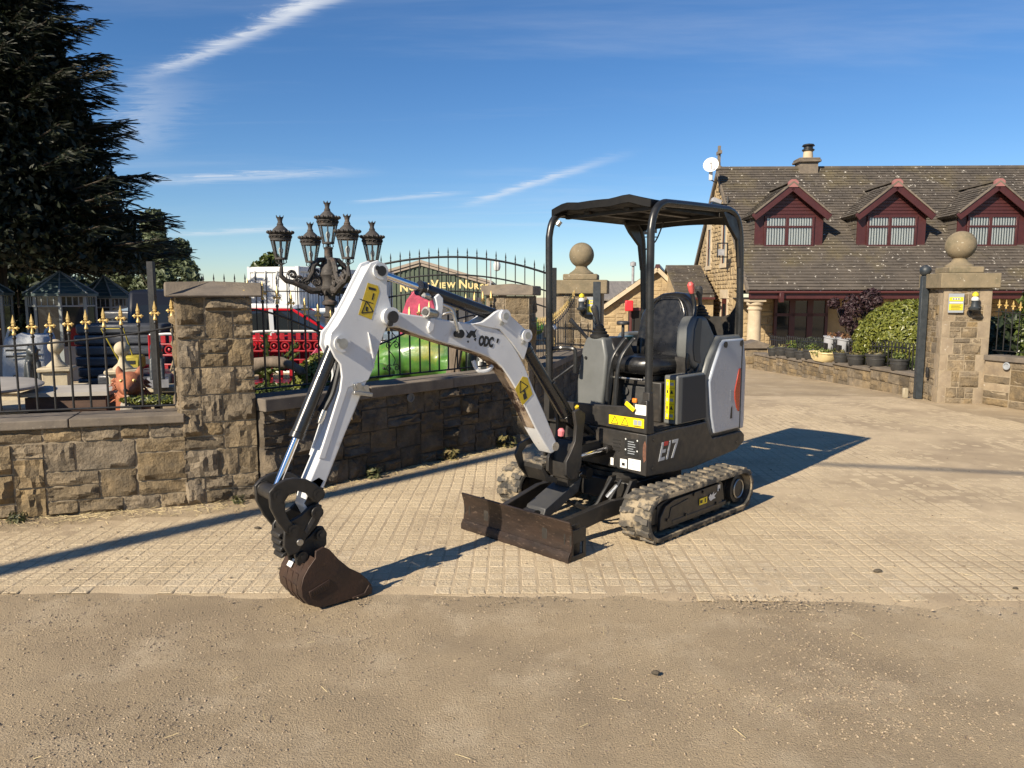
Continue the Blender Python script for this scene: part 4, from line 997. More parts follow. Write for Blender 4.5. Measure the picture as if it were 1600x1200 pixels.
def sign(P, ang, s, label):
    t = thing('warning_sign', label, 'sign', P, ang, 'yellow notices on the gate piers')
    b = MB(); b.bx(-.105*s, .105*s, -.012, 0, -.14*s, .14*s); b.obj('backplate', m_signgrey, t)
    b = MB(); b.bx(-.095*s, .095*s, -.016, -.0125, .028*s, .088*s); b.obj('upper_panel', m_yellow, t)
    b = MB(); b.bx(-.095*s, .095*s, -.016, -.0125, -.105*s, -.012*s); b.obj('lower_panel', m_yellow, t)
    b = MB(); b.bx(-.055*s, .05*s, -.018, -.0165, .048*s, .075*s); b.bx(-.09*s, .09*s, -.015, -.0125, .0*s, .018*s); b.obj('print', m_white, t)
    b = MB()
    for k in range(4): b.bx(-.07*s, (.07-.02*(k % 2))*s, -.018, -.0165, (-.03-.02*k)*s, (-.024-.02*k)*s)
    for k in range(3): b.bx((-.05+.035*k)*s, (-.03+.035*k)*s, -.0195, -.0185, .054*s, .069*s)
    b.obj('print', m_ink, t)
    return t
_e = Vector((math.cos(R(-9.5)), math.sin(R(-9.5)), 0)); _n = Vector((_e.y, -_e.x, 0))
sign(Vector((6.40,11.22,1.49)) + _e*.155 + _n*.04, R(-9.5), 1.0, 'yellow notice on the right ball pier beside the dark wall lamp')
sign(Vector((.72,12.25,1.44)) + _e*.60 + _n*.04, R(-9.5), 1.0, 'yellow notice on the left ball pier behind the digger canopy post')
def wall_lamp(P, ang, label):
    t = thing('wall_lamp', label, 'wall lamp', P, ang, 'dark wall lamps with yellow caps on the gate piers')
    b = MB(); b.tube(smooth_path([(0,.0,-.09),(0,-.07,-.11),(0,-.12,-.04),(0,-.13,.03)], 4), .016, 6); b.cyl((0,.01,-.09), (0,-.02,-.09), .05, 12); b.obj('bracket', m_iron, t)
    b = MB(); b.lathe([(.02,-.07),(.075,-.045),(.085,-.02),(.055,.0),(.045,.06),(.05,.09)], (0,-.13,.0), 14); b.obj('body', m_post, t)
    b = MB(); b.lathe([(.05,.09),(.052,.12),(.03,.145)], (0,-.13,.0), 14); b.obj('collar', m_white, t)
    b = MB(); b.lathe([(.03,.145),(.045,.16),(.042,.19),(.012,.215)], (0,-.13,.0), 12); b.obj('cap', m_yellow, t); return t
wall_lamp(Vector((6.40,11.22,1.44)) + _e*.37 + _n*.02, R(-9.5), 'dark wall lamp with a yellow cap high on the right ball pier')
wall_lamp(Vector((.72,12.25,1.42)) + _e*.42 + _n*.02, R(-9.5), 'dark wall lamp with a yellow cap on the left ball pier')
b = MB(); b.bx(-.03,.03,-.03,0,-.08,.08); o = b.obj('intercom', m_iron, bevel=.005); o.location = Vector((6.40,11.22,.42)) + _n*.02 - _e*.0 + Vector((.03,.35,0)); o.rotation_euler[2] = R(-99.5); tag(o, 'small black intercom box on the left face of the right ball pier', 'intercom')
pl = MB(); pl.lathe([(.001,.004),(.045,.004),(.05,.022),(.068,.022),(.075,.012),(.07,0),(.001,0)], (0,0,0), 18, Matrix.Rotation(R(90), 3, 'X')); o = pl.obj('plaque', m_signgrey); o.scale = (.75,.75,.75); _q = RW0 + rn*.38 - Vector((-rn.y, rn.x))*.035; o.location = (_q.x, _q.y, .60); o.rotation_euler[2] = angR; tag(o, 'round grey plaque on the boundary wall just right of the ball pier', 'plaque')
o = pl.obj('wall_vent', mat('grey_plastic', (.13,.13,.125), None, rough=.5)); o.scale = (.6,.6,.6)
_c = C0 + (C1-C0).normalized()*1.56; o.location = (_c.x+.03, _c.y-.03, .66); o.rotation_euler[2] = angC; tag(o, 'round grey vent cap in the shaded wall under the scroll ornament', 'vent')
lb = thing('letter_box', 'letter box slot with a white flap on the dark side of the second pier', 'letter box', (.425, 8.30, 1.22), R(80))
b = MB(); b.bx(-.16,.16,-.035,.05,-.075,.06); b.obj('surround', m_iron, lb, bevel=.006); b = MB(); b.box((0,-.045,.035), (.24,.012,.045), Matrix.Rotation(R(-30), 3, 'X')); b.obj('flap', m_white, lb)
# railing behind the pots
n_l = 58
pf = thing('garden_railings', 'low hooped black railings standing behind the row of pots', 'railings', (0,0,0))
hp = MB(); hp.tube([(-.045,0,0),(-.045,0,.40),(-.032,0,.445),(0,0,.462),(.032,0,.445),(.045,0,.40),(.045,0,0)], .0085, 5); hm = hp.mesh('hoop'); hm.materials.append(m_iron)
for k in range(n_l):
    y = 18.7 - k*.108; p = LWp(y, .20); inst('hoop', hm, pf, p, (0,0,a_))
b = MB(); b.tube([LWp(18.75-k*.6, .20)+Vector((0,0,.36)) for k in range(11)], .01, 5); b.tube([LWp(18.75-k*.6, .20)+Vector((0,0,.05)) for k in range(11)], .01, 5); b.obj('rail', m_iron, pf)
m_pot = mat('black_pot', (.030,.031,.033), (.045,.044,.042), 20, .5)
m_soil = mat('soil', (.05,.038,.028), (.09,.07,.04), 40, .95)
m_drygrass = leaf_mat('wilted_plant', (.20,.15,.06), (.12,.13,.035), (.28,.20,.09))
pr_ = [(.125,0),(.132,.01),(.158,.17),(.172,.172),(.174,.205),(.165,.207),(.160,.185),(.02,.18)]
pm = MB(); pm.lathe(pr_, (0,0,0), 22); pot_me = pm.mesh('pot'); pot_me.materials.append(m_pot)
pr2 = MB(); pr2.lathe([(.147,.105),(.154,.11),(.154,.12),(.149,.125)], (0,0,0), 22); pr_me = pr2.mesh('rib'); pr_me.materials.append(m_pot)
def tuft(n, h, r0, seed, m, size=.03):
    r = np.random.RandomState(seed)
    def pick(q):
        a = q.uniform(0,6.28); rr = r0*q.rand()**.5; return np.array((rr*math.cos(a), rr*math.sin(a), h*q.rand()**1.3)), (math.cos(a), math.sin(a), .6)
    V, F = leaf_cloud(n, pick, size, seed, asp=2.4); me = np_mesh('plant', V, F); me.materials.append(m); return me
m_fresh = leaf_mat('pot_plant', (.10,.15,.025), (.05,.08,.02), (.35,.30,.05))
TUF = [tuft(60, .10, .12, 70, m_drygrass), tuft(90, .16, .13, 71, m_fresh), tuft(110, .20, .14, 72, m_fresh)]
pys = [18.1, 17.62, 17.05, 16.55, 16.1, None, 14.77, 14.2, 13.5, 12.75]
plb = ['furthest, next to the stone end pier', 'second from the porch end of the row', 'third from the porch end, holding yellow flowers', 'fourth from the porch end of the row', 'just left of the cream trough', '',
       'just right of the cream trough', 'third from the gate post', 'second from the gate post', 'nearest the dark gate post']
for k, y in enumerate(pys):
    if y is None: continue
    p = LWp(y, .06); t = thing('flower_pot', 'black plastic flower pot on the wall, '+plb[k], 'flower pot', p, k*.7, 'black plant pots in a row along the wall')
    t.scale = (1.0 + .06*(k % 3-1),)*3
    inst('pot', pot_me, t); inst('rib', pr_me, t); inst('plant', TUF[(0,0,2,0,1,0,0,0,0,1)[k]], t, (0,0,.16))
tr = thing('trough', 'cream oblong planter with flowers in the middle of the pot row', 'planter', LWp(15.5, .06), a_)
b = MB(); 
def ring(L, Wd, z): return [(x, y, z) for x, y in ((-L,-Wd*.6),(-L*.85,-Wd),(L*.85,-Wd),(L,-Wd*.6),(L,Wd*.6),(L*.85,Wd),(-L*.85,Wd),(-L,Wd*.6))]
vs = ring(.23,.12,0)+ring(.30,.15,.06)+ring(.34,.17,.17)+ring(.36,.18,.172)+ring(.36,.18,.2)+ring(.33,.16,.2)+ring(.31,.15,.14)
b.add(vs, [tuple(range(7,-1,-1))] + [(r*8+i, r*8+(i+1) % 8, r*8+8+(i+1) % 8, r*8+8+i) for r in range(6) for i in range(8)] + [tuple(range(48,56))]); b.obj('body', mat('cream_plastic', (.72,.58,.30), None, rough=.45), tr)
inst('plant', tuft(160, .14, .26, 75, m_fresh), tr, (0,0,.13))
m_grey = mat('pale_grey_plastic', (.34,.35,.37), None, rough=.45)
for k, (y, lb_) in enumerate(((15.62, 'left grey saddle planter tipped on the railings above the cream trough'), (15.02, 'right grey saddle planter hooked on the railings'))):
    p = LWp(y, .20) + Vector((0,0,.24)); t = thing('saddle_planter', lb_, 'planter', p, a_ + .15, 'grey saddle planters hung on the railings'); t.scale = (.78,)*3; t.rotation_euler[0] = R(-6+3*k); t.rotation_euler[1] = R(8)
    b = MB(); b.lathe([(.13,0),(.135,.02),(.175,.30),(.195,.305),(.2,.34),(.185,.342),(.175,.31),(.02,.30)], (0,0,0), 22); b.obj('pot', m_grey, t)
    b = MB(); b.bx(.02, .10, -.20, -.10, -.005, .17); b.obj('saddle_slot', m_dark, t)
    inst('plant', tuft(90, .17, .13, 76+k, leaf_mat('dead_plant', (.22,.10,.04), (.14,.07,.03), (.30,.17,.07))), t, (0,0,.28))
b = MB(); b.bx(-.04,.04,-.03,.03,0,.16); o = b.obj('gate_sensor', mat('cream_box', (.34,.29,.20), None, rough=.6), bevel=.01); o.location = (6.30, 11.95, -.03); tag(o, 'small cream box on the ground beside the tall gate post', 'sensor box')

# ------------------------------------------------------------ the nursery yard behind the walls
# ornate lamp post with five lanterns
m_cast = mat('weathered_cast_iron', (.060,.052,.046), (.030,.027,.025), 16, .7, bump=.3, bsc=60, dirt=((.15,.10,.07), 9, .58, .74), rnd=.1)
m_lamp_glass = glass_mat('lantern_glass', (.2,.2,.2), .12)
lamp = thing('lamp_post', 'ornate weathered cast iron lamp post carrying five lanterns on scroll arms', 'lamp post', (-2.30, 9.55, 0), R(-9.5))
b = MB(); b.lathe([(.30,0),(.30,.12),(.24,.16),(.22,.4),(.13,.5),(.10,.62),(.085,.64),(.085,.9),(.10,.92),(.10,.96),(.062,1.0),(.060,1.32),(.085,1.34),(.085,1.37),(.055,1.40),(.06,1.47),(.095,1.49),(.095,1.52),(.07,1.55),(.075,1.60),(.12,1.66),(.13,1.69),(.10,1.72),(.09,1.80),(.12,1.86),(.10,1.93),(.055,2.0),(.05,2.17),(.062,2.19),(.03,2.21)], (0,0,0), 20)
b.obj('post', m_cast, lamp)
b = MB()
for k in range(8):
    a = k*PI/4; b.tube(spiral((0,0,0), .008, .035, 1.2, 0, 1, 12), .012, 5)
    for i in range(len(b.v)-13*5, len(b.v)):
        v = b.v[i]; b.v[i] = (math.cos(a)*(v[0]+.105)-math.sin(a)*v[1], math.sin(a)*(v[0]+.105)+math.cos(a)*v[1], v[2]+1.63)
b.obj('capital', m_cast, lamp)
def lantern_parts():
    out = []
    n = 8
    fr = MB(); r0, r1, z0, z1 = .085, .142, .03, .36
    for k in range(n):
        a = 2*PI*(k+.5)/n; fr.beam((r0*math.cos(a), r0*math.sin(a), z0), (r1*math.cos(a), r1*math.sin(a), z1), .018, .018)
    fr.lathe([(.07,0),(.095,.005),(.095,.035),(.075,.04)], (0,0,0), 16); fr.lathe([(.135,.34),(.155,.345),(.155,.375),(.14,.38)], (0,0,0), 16)
    fr.tube([(0,0,-.14),(0,0,0)], .02, 6)
    for k in range(4):
        a = k*PI/2; fr.tube([(.075*math.cos(a), .075*math.sin(a), .01),(.085*math.cos(a), .085*math.sin(a), -.05),(.02*math.cos(a), .02*math.sin(a), -.09)], .008, 5)
    out.append(('lantern_frame', fr.mesh('lantern_frame'), m_cast))
    cr = MB(); cr.lathe([(.155,.375),(.165,.39),(.150,.405),(.175,.425),(.160,.445),(.185,.47),(.205,.49),(.18,.485),(.13,.50),(.105,.55),(.06,.60),(.045,.62),(.05,.63),(.032,.68),(.04,.73),(.055,.765),(.03,.76)], (0,0,0), 16)
    for k in range(16):
        a = 2*PI*k/16; cr.sphere((.185*math.cos(a), .185*math.sin(a), .495), .024, 6, 4, (1,1,1.2))
    for k in range(6):
        a = 2*PI*k/6; cr.tube([(.045*math.cos(a), .045*math.sin(a), .755),(.062*math.cos(a), .062*math.sin(a), .80)], [.013,.002], 4)
    for k in range(16):
        a = 2*PI*k/16; cr.sphere((.162*math.cos(a), .162*math.sin(a), .407), .012, 5, 4)
    out.append(('lantern_crown', cr.mesh('lantern_crown'), m_cast))
    gl = MB()
    for k in range(n):
        a0 = 2*PI*(k+.5)/n; a1 = 2*PI*(k+1.5)/n; q = .97
        gl.quad((r0*q*math.cos(a0), r0*q*math.sin(a0), z0), (r0*q*math.cos(a1), r0*q*math.sin(a1), z0), (r1*q*math.cos(a1), r1*q*math.sin(a1), z1), (r1*q*math.cos(a0), r1*q*math.sin(a0), z1))
    out.append(('lantern_glass', gl.mesh('lantern_glass', 0), m_lamp_glass))
    bu = MB(); bu.lathe([(.02,.03),(.02,.09),(.032,.14),(.036,.18),(.02,.23),(.001,.245)], (0,0,0), 10); out.append(('bulb', bu.mesh('bulb'), m_white))
    for nm, me, m in out: me.materials.append(m)
    return out
LP = lantern_parts()
def lantern(p):
    h = None
    for nm, me, m in LP:
        if h is None: h = inst('lantern', me, lamp, p, (0,0,0), (.80,.80,.66))
        else: inst(nm, me, h)
lantern((0, 0, 2.24))
for k, a in enumerate((R(45), R(135), R(225), R(315))):
    ca, sa_ = math.cos(a), math.sin(a); rr = .60
    lantern((rr*ca, rr*sa_, 2.03))
    def q(r, z): return (r*ca, r*sa_, z)
    b = MB()
    b.tube([q(r, z) for r, z in ((.05,1.72),(.14,1.66),(.24,1.66),(.33,1.71),(.46,1.76),(.55,1.78),(.61,1.84),(.60,1.95))], [.036,.042,.042,.038,.033,.03,.032,.02], 8)
    b.tube([q(r, z) for r, z in ((.05,2.05),(.13,2.04),(.20,1.97),(.22,1.88),(.27,1.80),(.35,1.76))], [.026,.034,.037,.034,.026,.015], 8)
    for (cr_, cz, R0, tn) in ((.15,1.89,.11,1.6),(.17,1.765,.075,1.5),(.30,1.77,.05,1.3),(.47,1.85,.055,1.3),(.38,1.79,.05,1.2)):
        pts = [q(cr_+R0*(1-i/22)*math.cos(tn*2*PI*i/22), cz+R0*(1-i/22)*math.sin(tn*2*PI*i/22)) for i in range(22)]
        b.tube(pts, .019, 5)
    for j in range(9):
        t_ = j/8; rj, zj = .08+.36*t_, 1.66+.02*math.sin(t_*9)+.12*t_*t_; b.sphere(q(rj, zj), .026, 6, 4)
    pw = [q(r_, z_) for r_, z_ in ((.05,1.74),(.12,1.70),(.22,1.74),(.20,1.88),(.13,1.98),(.05,2.0))]
    b.obj('scroll_arm', m_cast, lamp)

# arched nursery gate with the name across it, and the flat railings beside it
GY = 11.0
gate = thing('arched_gate', 'black arched gate with spear tips and gold letters behind the digger boom', 'gate', (-2.05, GY, 0))
GW = 2.60
def arch(x): u_ = (x-1.18)/1.25; return 2.155 - .165*u_*u_ - .03*max(0, u_)**2
SPEAR_I = spear(); SPEAR_I.materials.append(m_iron)
for k in range(19):
    x = .02+k*.1385; o = inst('bar', BAR_ME, gate, (x, 0, .08), (0,0,0), (1.0,1.0,arch(x)+.02-.08)); inst('spear_tip', SPEAR_I, gate, (x, 0, arch(x)+.02), (0,0,0), (.9,.9,1.0))
for off, r_ in ((0,.017),(-.255,.013),(-.49,.013)):
    b = MB(); b.tube([(GW*i/40, -.004, arch(GW*i/40)+off) for i in range(41)], r_, 6); b.obj('arch_rail', m_iron, gate)
for zz in (.12, .95, 1.12):
    b = MB(); b.tube([(0,-.004,zz),(GW,-.004,zz)], .014, 6); b.obj('rail', m_iron, gate)
for xx in (-.05, GW+.05):
    b = MB(); b.bx(xx-.045, xx+.045, -.045, .045, 0, 2.0); b.obj('post', m_iron, gate, bevel=.004)
m_letter = mat('gold_lettering', (.78,.60,.27), None, rough=.4)
def sign_word(word, x0, big, small, gap=.0):
    x = x0
    for i, chh in enumerate(word):
        s = big if i == 0 else small
        me = text_mesh(chh, s, extrude=.006, bold=.0035, align='LEFT'); 
        wdt = max((v.co.x for v in me.vertices), default=.1) - min((v.co.x for v in me.vertices), default=0)
        mnx = min((v.co.x for v in me.vertices), default=0)
        zb = arch(x+wdt/2) - .447 + (big-.001)*0
        mny = min(v.co.y for v in me.vertices)
        me.transform(Matrix.Translation((-mnx, -mny, 0))); me.transform(Matrix.Rotation(R(90), 4, 'X')); me.materials.clear(); me.materials.append(m_letter)
        inst('letter', me, gate, (x, -.024, zb)); x += wdt+.016
    return x
xw = sign_word('NORTH', .43, .165, .112); xw = sign_word('VIEW', .875, .17, .112); xw = sign_word('NURSERY', 1.285, .17, .112)
ff = fence('yard_railings', (-4.55, GY), 0, 2.42, 0, 16, lambda x: .12, lambda x: 1.66, lambda x: 1.80, 'plain flat topped black yard railings beside the arched gate, in front of the container', fin=SPEAR_I, thick=1.1)
b = MB(); b.bx(-.05,.05,-.05,.05,0,2.0); o = b.obj('steel_post', m_iron); o.location = (-2.62, 10.85, 0); tag(o, 'thick black steel post just left of the lamp post column', 'post')
b = MB(); b.bx(-.028,.028,-.028,.028,0,1.92); o = b.obj('steel_post', m_iron); o.location = (-3.42, 7.2, 0); tag(o, 'tall black steel post just left of the first stone pier', 'post')
# camera dome on a pole
cc = thing('cctv_camera', 'white dome camera on a thin pole above the nursery lettering', 'security camera', (-.40, 14.2, 0))
b = MB(); b.tube([(.0,0,0),(0,0,2.25),(.06,0,2.27),(.12,0,2.25)], .015, 6); b.obj('pole', m_lead, cc); b = MB(); b.lathe([(.001,-.13),(.05,-.11),(.065,-.06),(.065,0),(.045,.05),(.02,.07)], (.12,0,2.18), 14); b.obj('dome', m_white, cc)
b = MB(); b.box((.18,0,1.62), (.22,.1,.02), Matrix.Rotation(R(25), 3, 'Y')); b.obj('solar_panel', m_iron, cc)
# green shed
shed = thing('green_shed', 'dark green ribbed metal shed with a shallow gable behind the arched gate', 'shed', (-5.74, 33, -.70)); shed.scale = (1.32, 1.3, 1.2)
m_shed = mat('green_cladding', (.085,.11,.075), (.07,.092,.064), 4, .5); m_shedtrim = mat('shed_trim', (.30,.25,.20), None, rough=.6)
spts = [(-.8,0),(3.5,0),(3.5,2.35),(1.35,3.02),(-.8,2.35)]
b = MB(); b.prism(spts, lambda x, z, y: (x, y, z), .03, 9); b.obj('wall', m_shed, shed)
for k in range(29):
    x = -.75+k*.15; top = 2.35+.67*(1-abs(x+.03-1.35)/2.15)
    b = MB(); b.bx(x, x+.07, -.005, .03, 0, top-.02); b.obj('panel_rib', m_shed, shed)
b = MB(); b.beam((-.95,0,2.36), (1.35,0,3.08), .12, .16); b.beam((3.65,0,2.36), (1.35,0,3.08), .12, .16); b.obj('verge', m_shedtrim, shed)
b = MB(); b.prism([(-1,2.36),(1.35,3.1),(3.7,2.36),(3.7,2.44),(1.35,3.2),(-1,2.44)], lambda x, z, y: (x, y, z), -.1, 9.1); b.obj('roof', m_shedtrim, shed)
b = MB(); b.bx(1.9, 3.4, -.03, .0, 0, 1.85); b.obj('door', mat('grey_door', (.06,.06,.065), None, rough=.5), shed)
b = MB(); b.bx(-.7, 1.0, -.12, -.02, 1.05, 1.12); b.obj('pale_rail', mat('pale_teal', (.35,.45,.45), None, rough=.5), shed)
# white container
m_cont = mat('container_white', (.66,.67,.66), (.56,.57,.56), 5, .5, dirt=((.35,.30,.25), 3, .66, .8))
ctn = thing('shipping_container', 'white shipping container standing behind the yard railings', 'shipping container', (-6.25, 18.0, -.22), R(-16))
b = MB(); b.bx(.02, 1.30, .02, 5.2, .1, 2.42); b.obj('box', m_cont, ctn)
for k in range(38):
    b = MB(); b.bx(1.30, 1.33, .14+k*.133, .21+k*.133, .25, 2.32); b.obj('side_rib', m_cont, ctn)
b = MB(); b.bx(-.02,.06,-.02,.08,0,2.5); b.bx(1.27,1.36,-.02,.08,0,2.5); b.bx(.06,1.27,-.019,.07,2.36,2.49); b.bx(.06,1.27,-.019,.07,0,.14); b.bx(1.28,1.36,.08,5.2,2.38,2.5); b.obj('corner_frame', m_cont, ctn, bevel=.01)
for k in range(2):
    x0 = .08+k*.60; b = MB(); b.bx(x0, x0+.585, -.03, .01, .16, 2.34); dd = b.obj('door', m_cont, ctn, bevel=.008)
    for xx in (.13, .42):
        b = MB(); b.cyl((x0+xx, -.055, .1), (x0+xx, -.055, 2.4), .017, 8)
        for zz in (.4, .85, 1.3, 1.75, 2.2): b.bx(x0+xx-.03, x0+xx+.03, -.062, -.03, zz, zz+.06)
        b.obj('locking_bar', m_cont, dd)
    for zz in (.55, 1.0, 1.5, 1.95): b = MB(); b.bx(x0+.02, x0+.565, -.042, -.03, zz, zz+.07); b.obj('door_rib', m_cont, dd)
# cars
def car(name, label, loc, rz, body_m, roof_m, L=3.75, Wd=1.62, Hh=1.56, group=None):
    t = thing(name, label, 'car', loc, rz, group)
    lo = [(-L/2+.02,.30),(-L/2,.55),(-L/2+.05,.86),(-L/2+.12,.98),(L/2-1.05,.98),(L/2-.35,.90),(L/2-.06,.74),(L/2,.5),(L/2-.03,.28)]
    b = MB(); b.prism(lo, lambda x, z, y: (x, y, z), -Wd/2, Wd/2); b.obj('body', body_m, t, bevel=.07, seg=3)
    gh = [(-L/2+.10,.97),(-L/2+.22,1.30),(-L/2+.42,Hh-.06),(L/2-1.75,Hh-.06),(L/2-1.35,Hh-.22),(L/2-.88,.97)]
    b = MB(); b.prism(gh, lambda x, z, y: (x, y*(1-.16*max(0, z-.97)/.6), z), -Wd/2+.05, Wd/2-.05); b.obj('windows', m_darkglass, t, bevel=.03)
    b = MB(); b.prism([(-L/2+.36,Hh-.075),(-L/2+.44,Hh-.01),(-.5,Hh+.02),(L/2-1.78,Hh-.02),(L/2-1.62,Hh-.085)], lambda x, z, y: (x, y, z), -Wd/2+.13, Wd/2-.13); b.obj('roof', roof_m, t, bevel=.03, seg=2)
    for s in (-1, 1):
        b = MB(); y = s*(Wd/2-.09)
        b.beam((-L/2+.40, s*(Wd/2-.145), Hh-.09), (L/2-1.66, s*(Wd/2-.145), Hh-.10), .05, .05); b.beam((L/2-1.66, s*(Wd/2-.145), Hh-.10), (L/2-.86, s*(Wd/2-.06), .97), .06, .05); b.obj('roof_rail', body_m, t, bevel=.012)
        b = MB(); b.beam((-.18, s*(Wd/2-.055), .96), (-.22, s*(Wd/2-.14), Hh-.1), .07, .12); b.beam((-L/2+.75, s*(Wd/2-.055), .96), (-L/2+.62, s*(Wd/2-.14), Hh-.1), .10, .18); b.obj('pillar', roof_m, t)
        b = MB(); b.box((L/2-.92, s*(Wd/2+.06), 1.02), (.12,.16,.12)); b.obj('mirror', body_m, t, bevel=.03)
        b = MB(); b.box((L/2-.10, s*(Wd/2-.26), .74), (.16,.32,.16)); b.obj('headlight', m_white, t, bevel=.05)
        b = MB(); b.box((-L/2+.02, s*(Wd/2-.16), .82), (.08,.18,.28)); b.obj('tail_light', m_redlens, t, bevel=.02)
        for x in (-L/2+.68, L/2-.72):
            b = MB(); b.lathe([(.18,-.09),(.29,-.09),(.31,-.07),(.31,.07),(.29,.09),(.18,.09)], (x, s*(Wd/2-.08), .31), 20, Matrix.Rotation(R(90), 3, 'X')); wh = b.obj('wheel', m_pot, t)
            b = MB(); b.lathe([(.02,-.075),(.19,-.07),(.19,.07),(.02,.075)], (x, s*(Wd/2-.075), .31), 14, Matrix.Rotation(R(90), 3, 'X')); b.obj('hub', m_lead, wh)
    return t
m_redlens = mat('red_lens', (.45,.02,.015), None, rough=.15, spec=.6)
m_redcar = mat('red_car_paint', (.42,.008,.016), None, rough=.25, coat=.6)
m_wcar = mat('white_car_paint', (.74,.75,.75), None, rough=.25, coat=.5)
car('parked_car', 'red car with a white roof parked behind the railings', (-4.45, 15.2, -.13), R(2), m_redcar, m_wcar)
car('parked_car', 'silver blue car half hidden between the lamp post and the digger arm', (-3.55, 18.2, -.2), R(4), mat('silver_blue_paint', (.25,.32,.38), None, rough=.25, metal=.4, coat=.5), m_wcar, Hh=1.5)
# dark van at the far side of the pier
van = thing('dark_van', 'black van with a sloping rear parked left of the first stone pier', 'van', (-4.75, 11.25, 0), R(108))
b = MB(); b.prism([(-1.1,.35),(-1.05,1.1),(-.70,1.68),(2.2,1.72),(2.2,.3)], lambda x, z, y: (x, y, z), -.75, .75); b.obj('body', mat('black_car_paint', (.008,.008,.009), None, rough=.3, coat=.5), van, bevel=.06, seg=3)
b = MB(); b.prism([(-1.06,1.12),(-.74,1.6),(-.70,1.6),(-1.02,1.12)], lambda x, z, y: (x, y, z), -.6, .6); b.obj('rear_window', m_darkglass, van)
b = MB(); b.bx(-1.13,-1.06,-.72,-.6,.75,1.15); b.bx(-1.13,-1.06,.6,.72,.75,1.15); b.obj('tail_light', m_redlens, van)
for s in (-1, 1):
    for x in (-.5, 1.6): b = MB(); b.lathe([(.02,-.1),(.30,-.1),(.32,-.08),(.32,.08),(.30,.1),(.02,.1)], (x, s*.68, .32), 18, Matrix.Rotation(R(90), 3, 'X')); b.obj('wheel', m_pot, van)
# red cast iron benches
m_redcast = mat('red_gloss_paint', (.33,.010,.016), (.24,.008,.012), 14, .35)
def bench(x, y, rz, label):
    t = thing('garden_bench', label, 'bench', (x, y, 0), rz, 'red cast iron benches in the yard')
    b = MB(); b.tube([(-.62,0,1.10),(-.4,0,1.115),(.4,0,1.115),(.62,0,1.10)], .016, 6); b.obj('top_rail', m_white, t)
    for x0 in range(11): 
        xx = -.55+x0*.11; b = MB(); b.bx(xx-.03, xx+.03, -.012, .012, 1.0, 1.09); b.obj('back_block', m_redcast, t)
    for zz in (.98, .84, .72): b = MB(); b.tube([(-.62,0,zz),(.62,0,zz)], .014, 6); b.obj('rail', m_redcast, t)
    for k in range(8):
        b = MB(); c = (-.52+k*.149, 0, .91); b.tube([(c[0]+.052*math.cos(q*PI/8), c[1], c[2]+.052*math.sin(q*PI/8)) for q in range(16)], .012, 5, closed=True); b.sphere(c, .022, 8, 5, (1,.6,1)); b.obj('ring', m_redcast, t)
    for k in range(9): b = MB(); xx = -.56+k*.14; b.bx(xx-.025, xx+.025, -.01, .01, .45, .72); b.obj('back_slat', m_redcast, t)
    for k in range(4): b = MB(); b.bx(-.62,.62,-.12-k*.11,-.03-k*.11,.43,.45); b.obj('seat_slat', m_redcast, t)
    for s in (-1, 1):
        b = MB(); b.tube(smooth_path([(s*.62,0,1.1),(s*.62,0,.45),(s*.62,.06,0)], 3), .022, 6); b.obj('leg', m_redcast, t)
        b = MB(); b.tube(smooth_path([(s*.62,0,.70),(s*.62,-.25,.70),(s*.62,-.47,.62),(s*.62,-.46,.44),(s*.62,-.5,0)], 4), .022, 6); b.obj('leg', m_redcast, t)
    return t
bench(-3.05, 10.35, R(3), 'red cast iron bench with a white top rail left of the lamp post')
bench(-4.02, 9.6, R(-3), 'red cast iron bench with a white top rail behind the first stone pier')
# dinosaur statues: one skin each (cut from tubes, fused)
m_dino = mat('green_gloss_fibreglass', (.085,.215,.028), (.045,.125,.03), 3.5, .33, coat=.25, dirt=((.30,.28,.045), 2.1, .52, .72), bump=.35, bsc=14)
m_pink = mat('pink_painted_sail', (.46,.05,.105), (.27,.03,.065), 9, .5, bump=.4, bsc=30)
def dinosaur(x, y, rz, s, label):
    t = thing('dinosaur_statue', label, 'statue', (x, y, 0), rz, 'green dinosaur statues with pink sails'); t.scale = (s,)*3
    b = MB()
    b.tube(smooth_path([(-1.7,0,.35),(-1.2,0,.45),(-.6,0,.72),(0,0,.85),(.5,0,.86),(.85,0,1.02),(1.1,0,1.22),(1.35,0,1.28),(1.62,0,1.2)], 3), [.03,.05,.07,.10,.13,.18,.24,.28,.31,.33,.33,.32,.30,.27,.25,.21,.18,.16,.15,.16,.17,.17,.14,.11,.06][:25], 14)
    for sx, sy in ((.45,.27),(.45,-.27),(-.35,.28),(-.35,-.28)):
        b.tube([(sx,sy*.8,.82),(sx+.08,sy*1.15,.50),(sx-.02,sy*1.15,.22),(sx+.02,sy*1.15,.0)], [.21,.16,.11,.12], 10); b.sphere((sx+.09,sy*1.15,.05), .12, 10, 6, (1.2,1,.6))
    b.obj('body', m_dino, t, remesh=.03)
    b = MB(); pts = [(-.24,.90),(-.27,1.28),(-.16,1.58),(.02,1.80),(.14,1.68),(.24,1.45),(.24,.95)]
    b.prism(pts, lambda u_, v_, w_: (u_, w_, v_), -.03, .03); b.obj('sail', m_pink, t, bevel=.02, seg=2)
    for k in range(7):
        b = MB(); xx = -.21+k*.065; b.tube([(xx*.8,0,.9),(xx,0,(1.25,1.5,1.68,1.74,1.66,1.5,1.3)[k])], [.04,.02], 6); b.obj('sail_spine', m_pink, t)
    for sy in (-1, 1): b = MB(); b.sphere((1.36, sy*.14, 1.34), .03, 8, 5); b.obj('eye', m_ink, t)
    return t
dinosaur(-1.18, 9.6, R(-8), .98, 'big green dinosaur statue with a pink sail behind the digger boom')
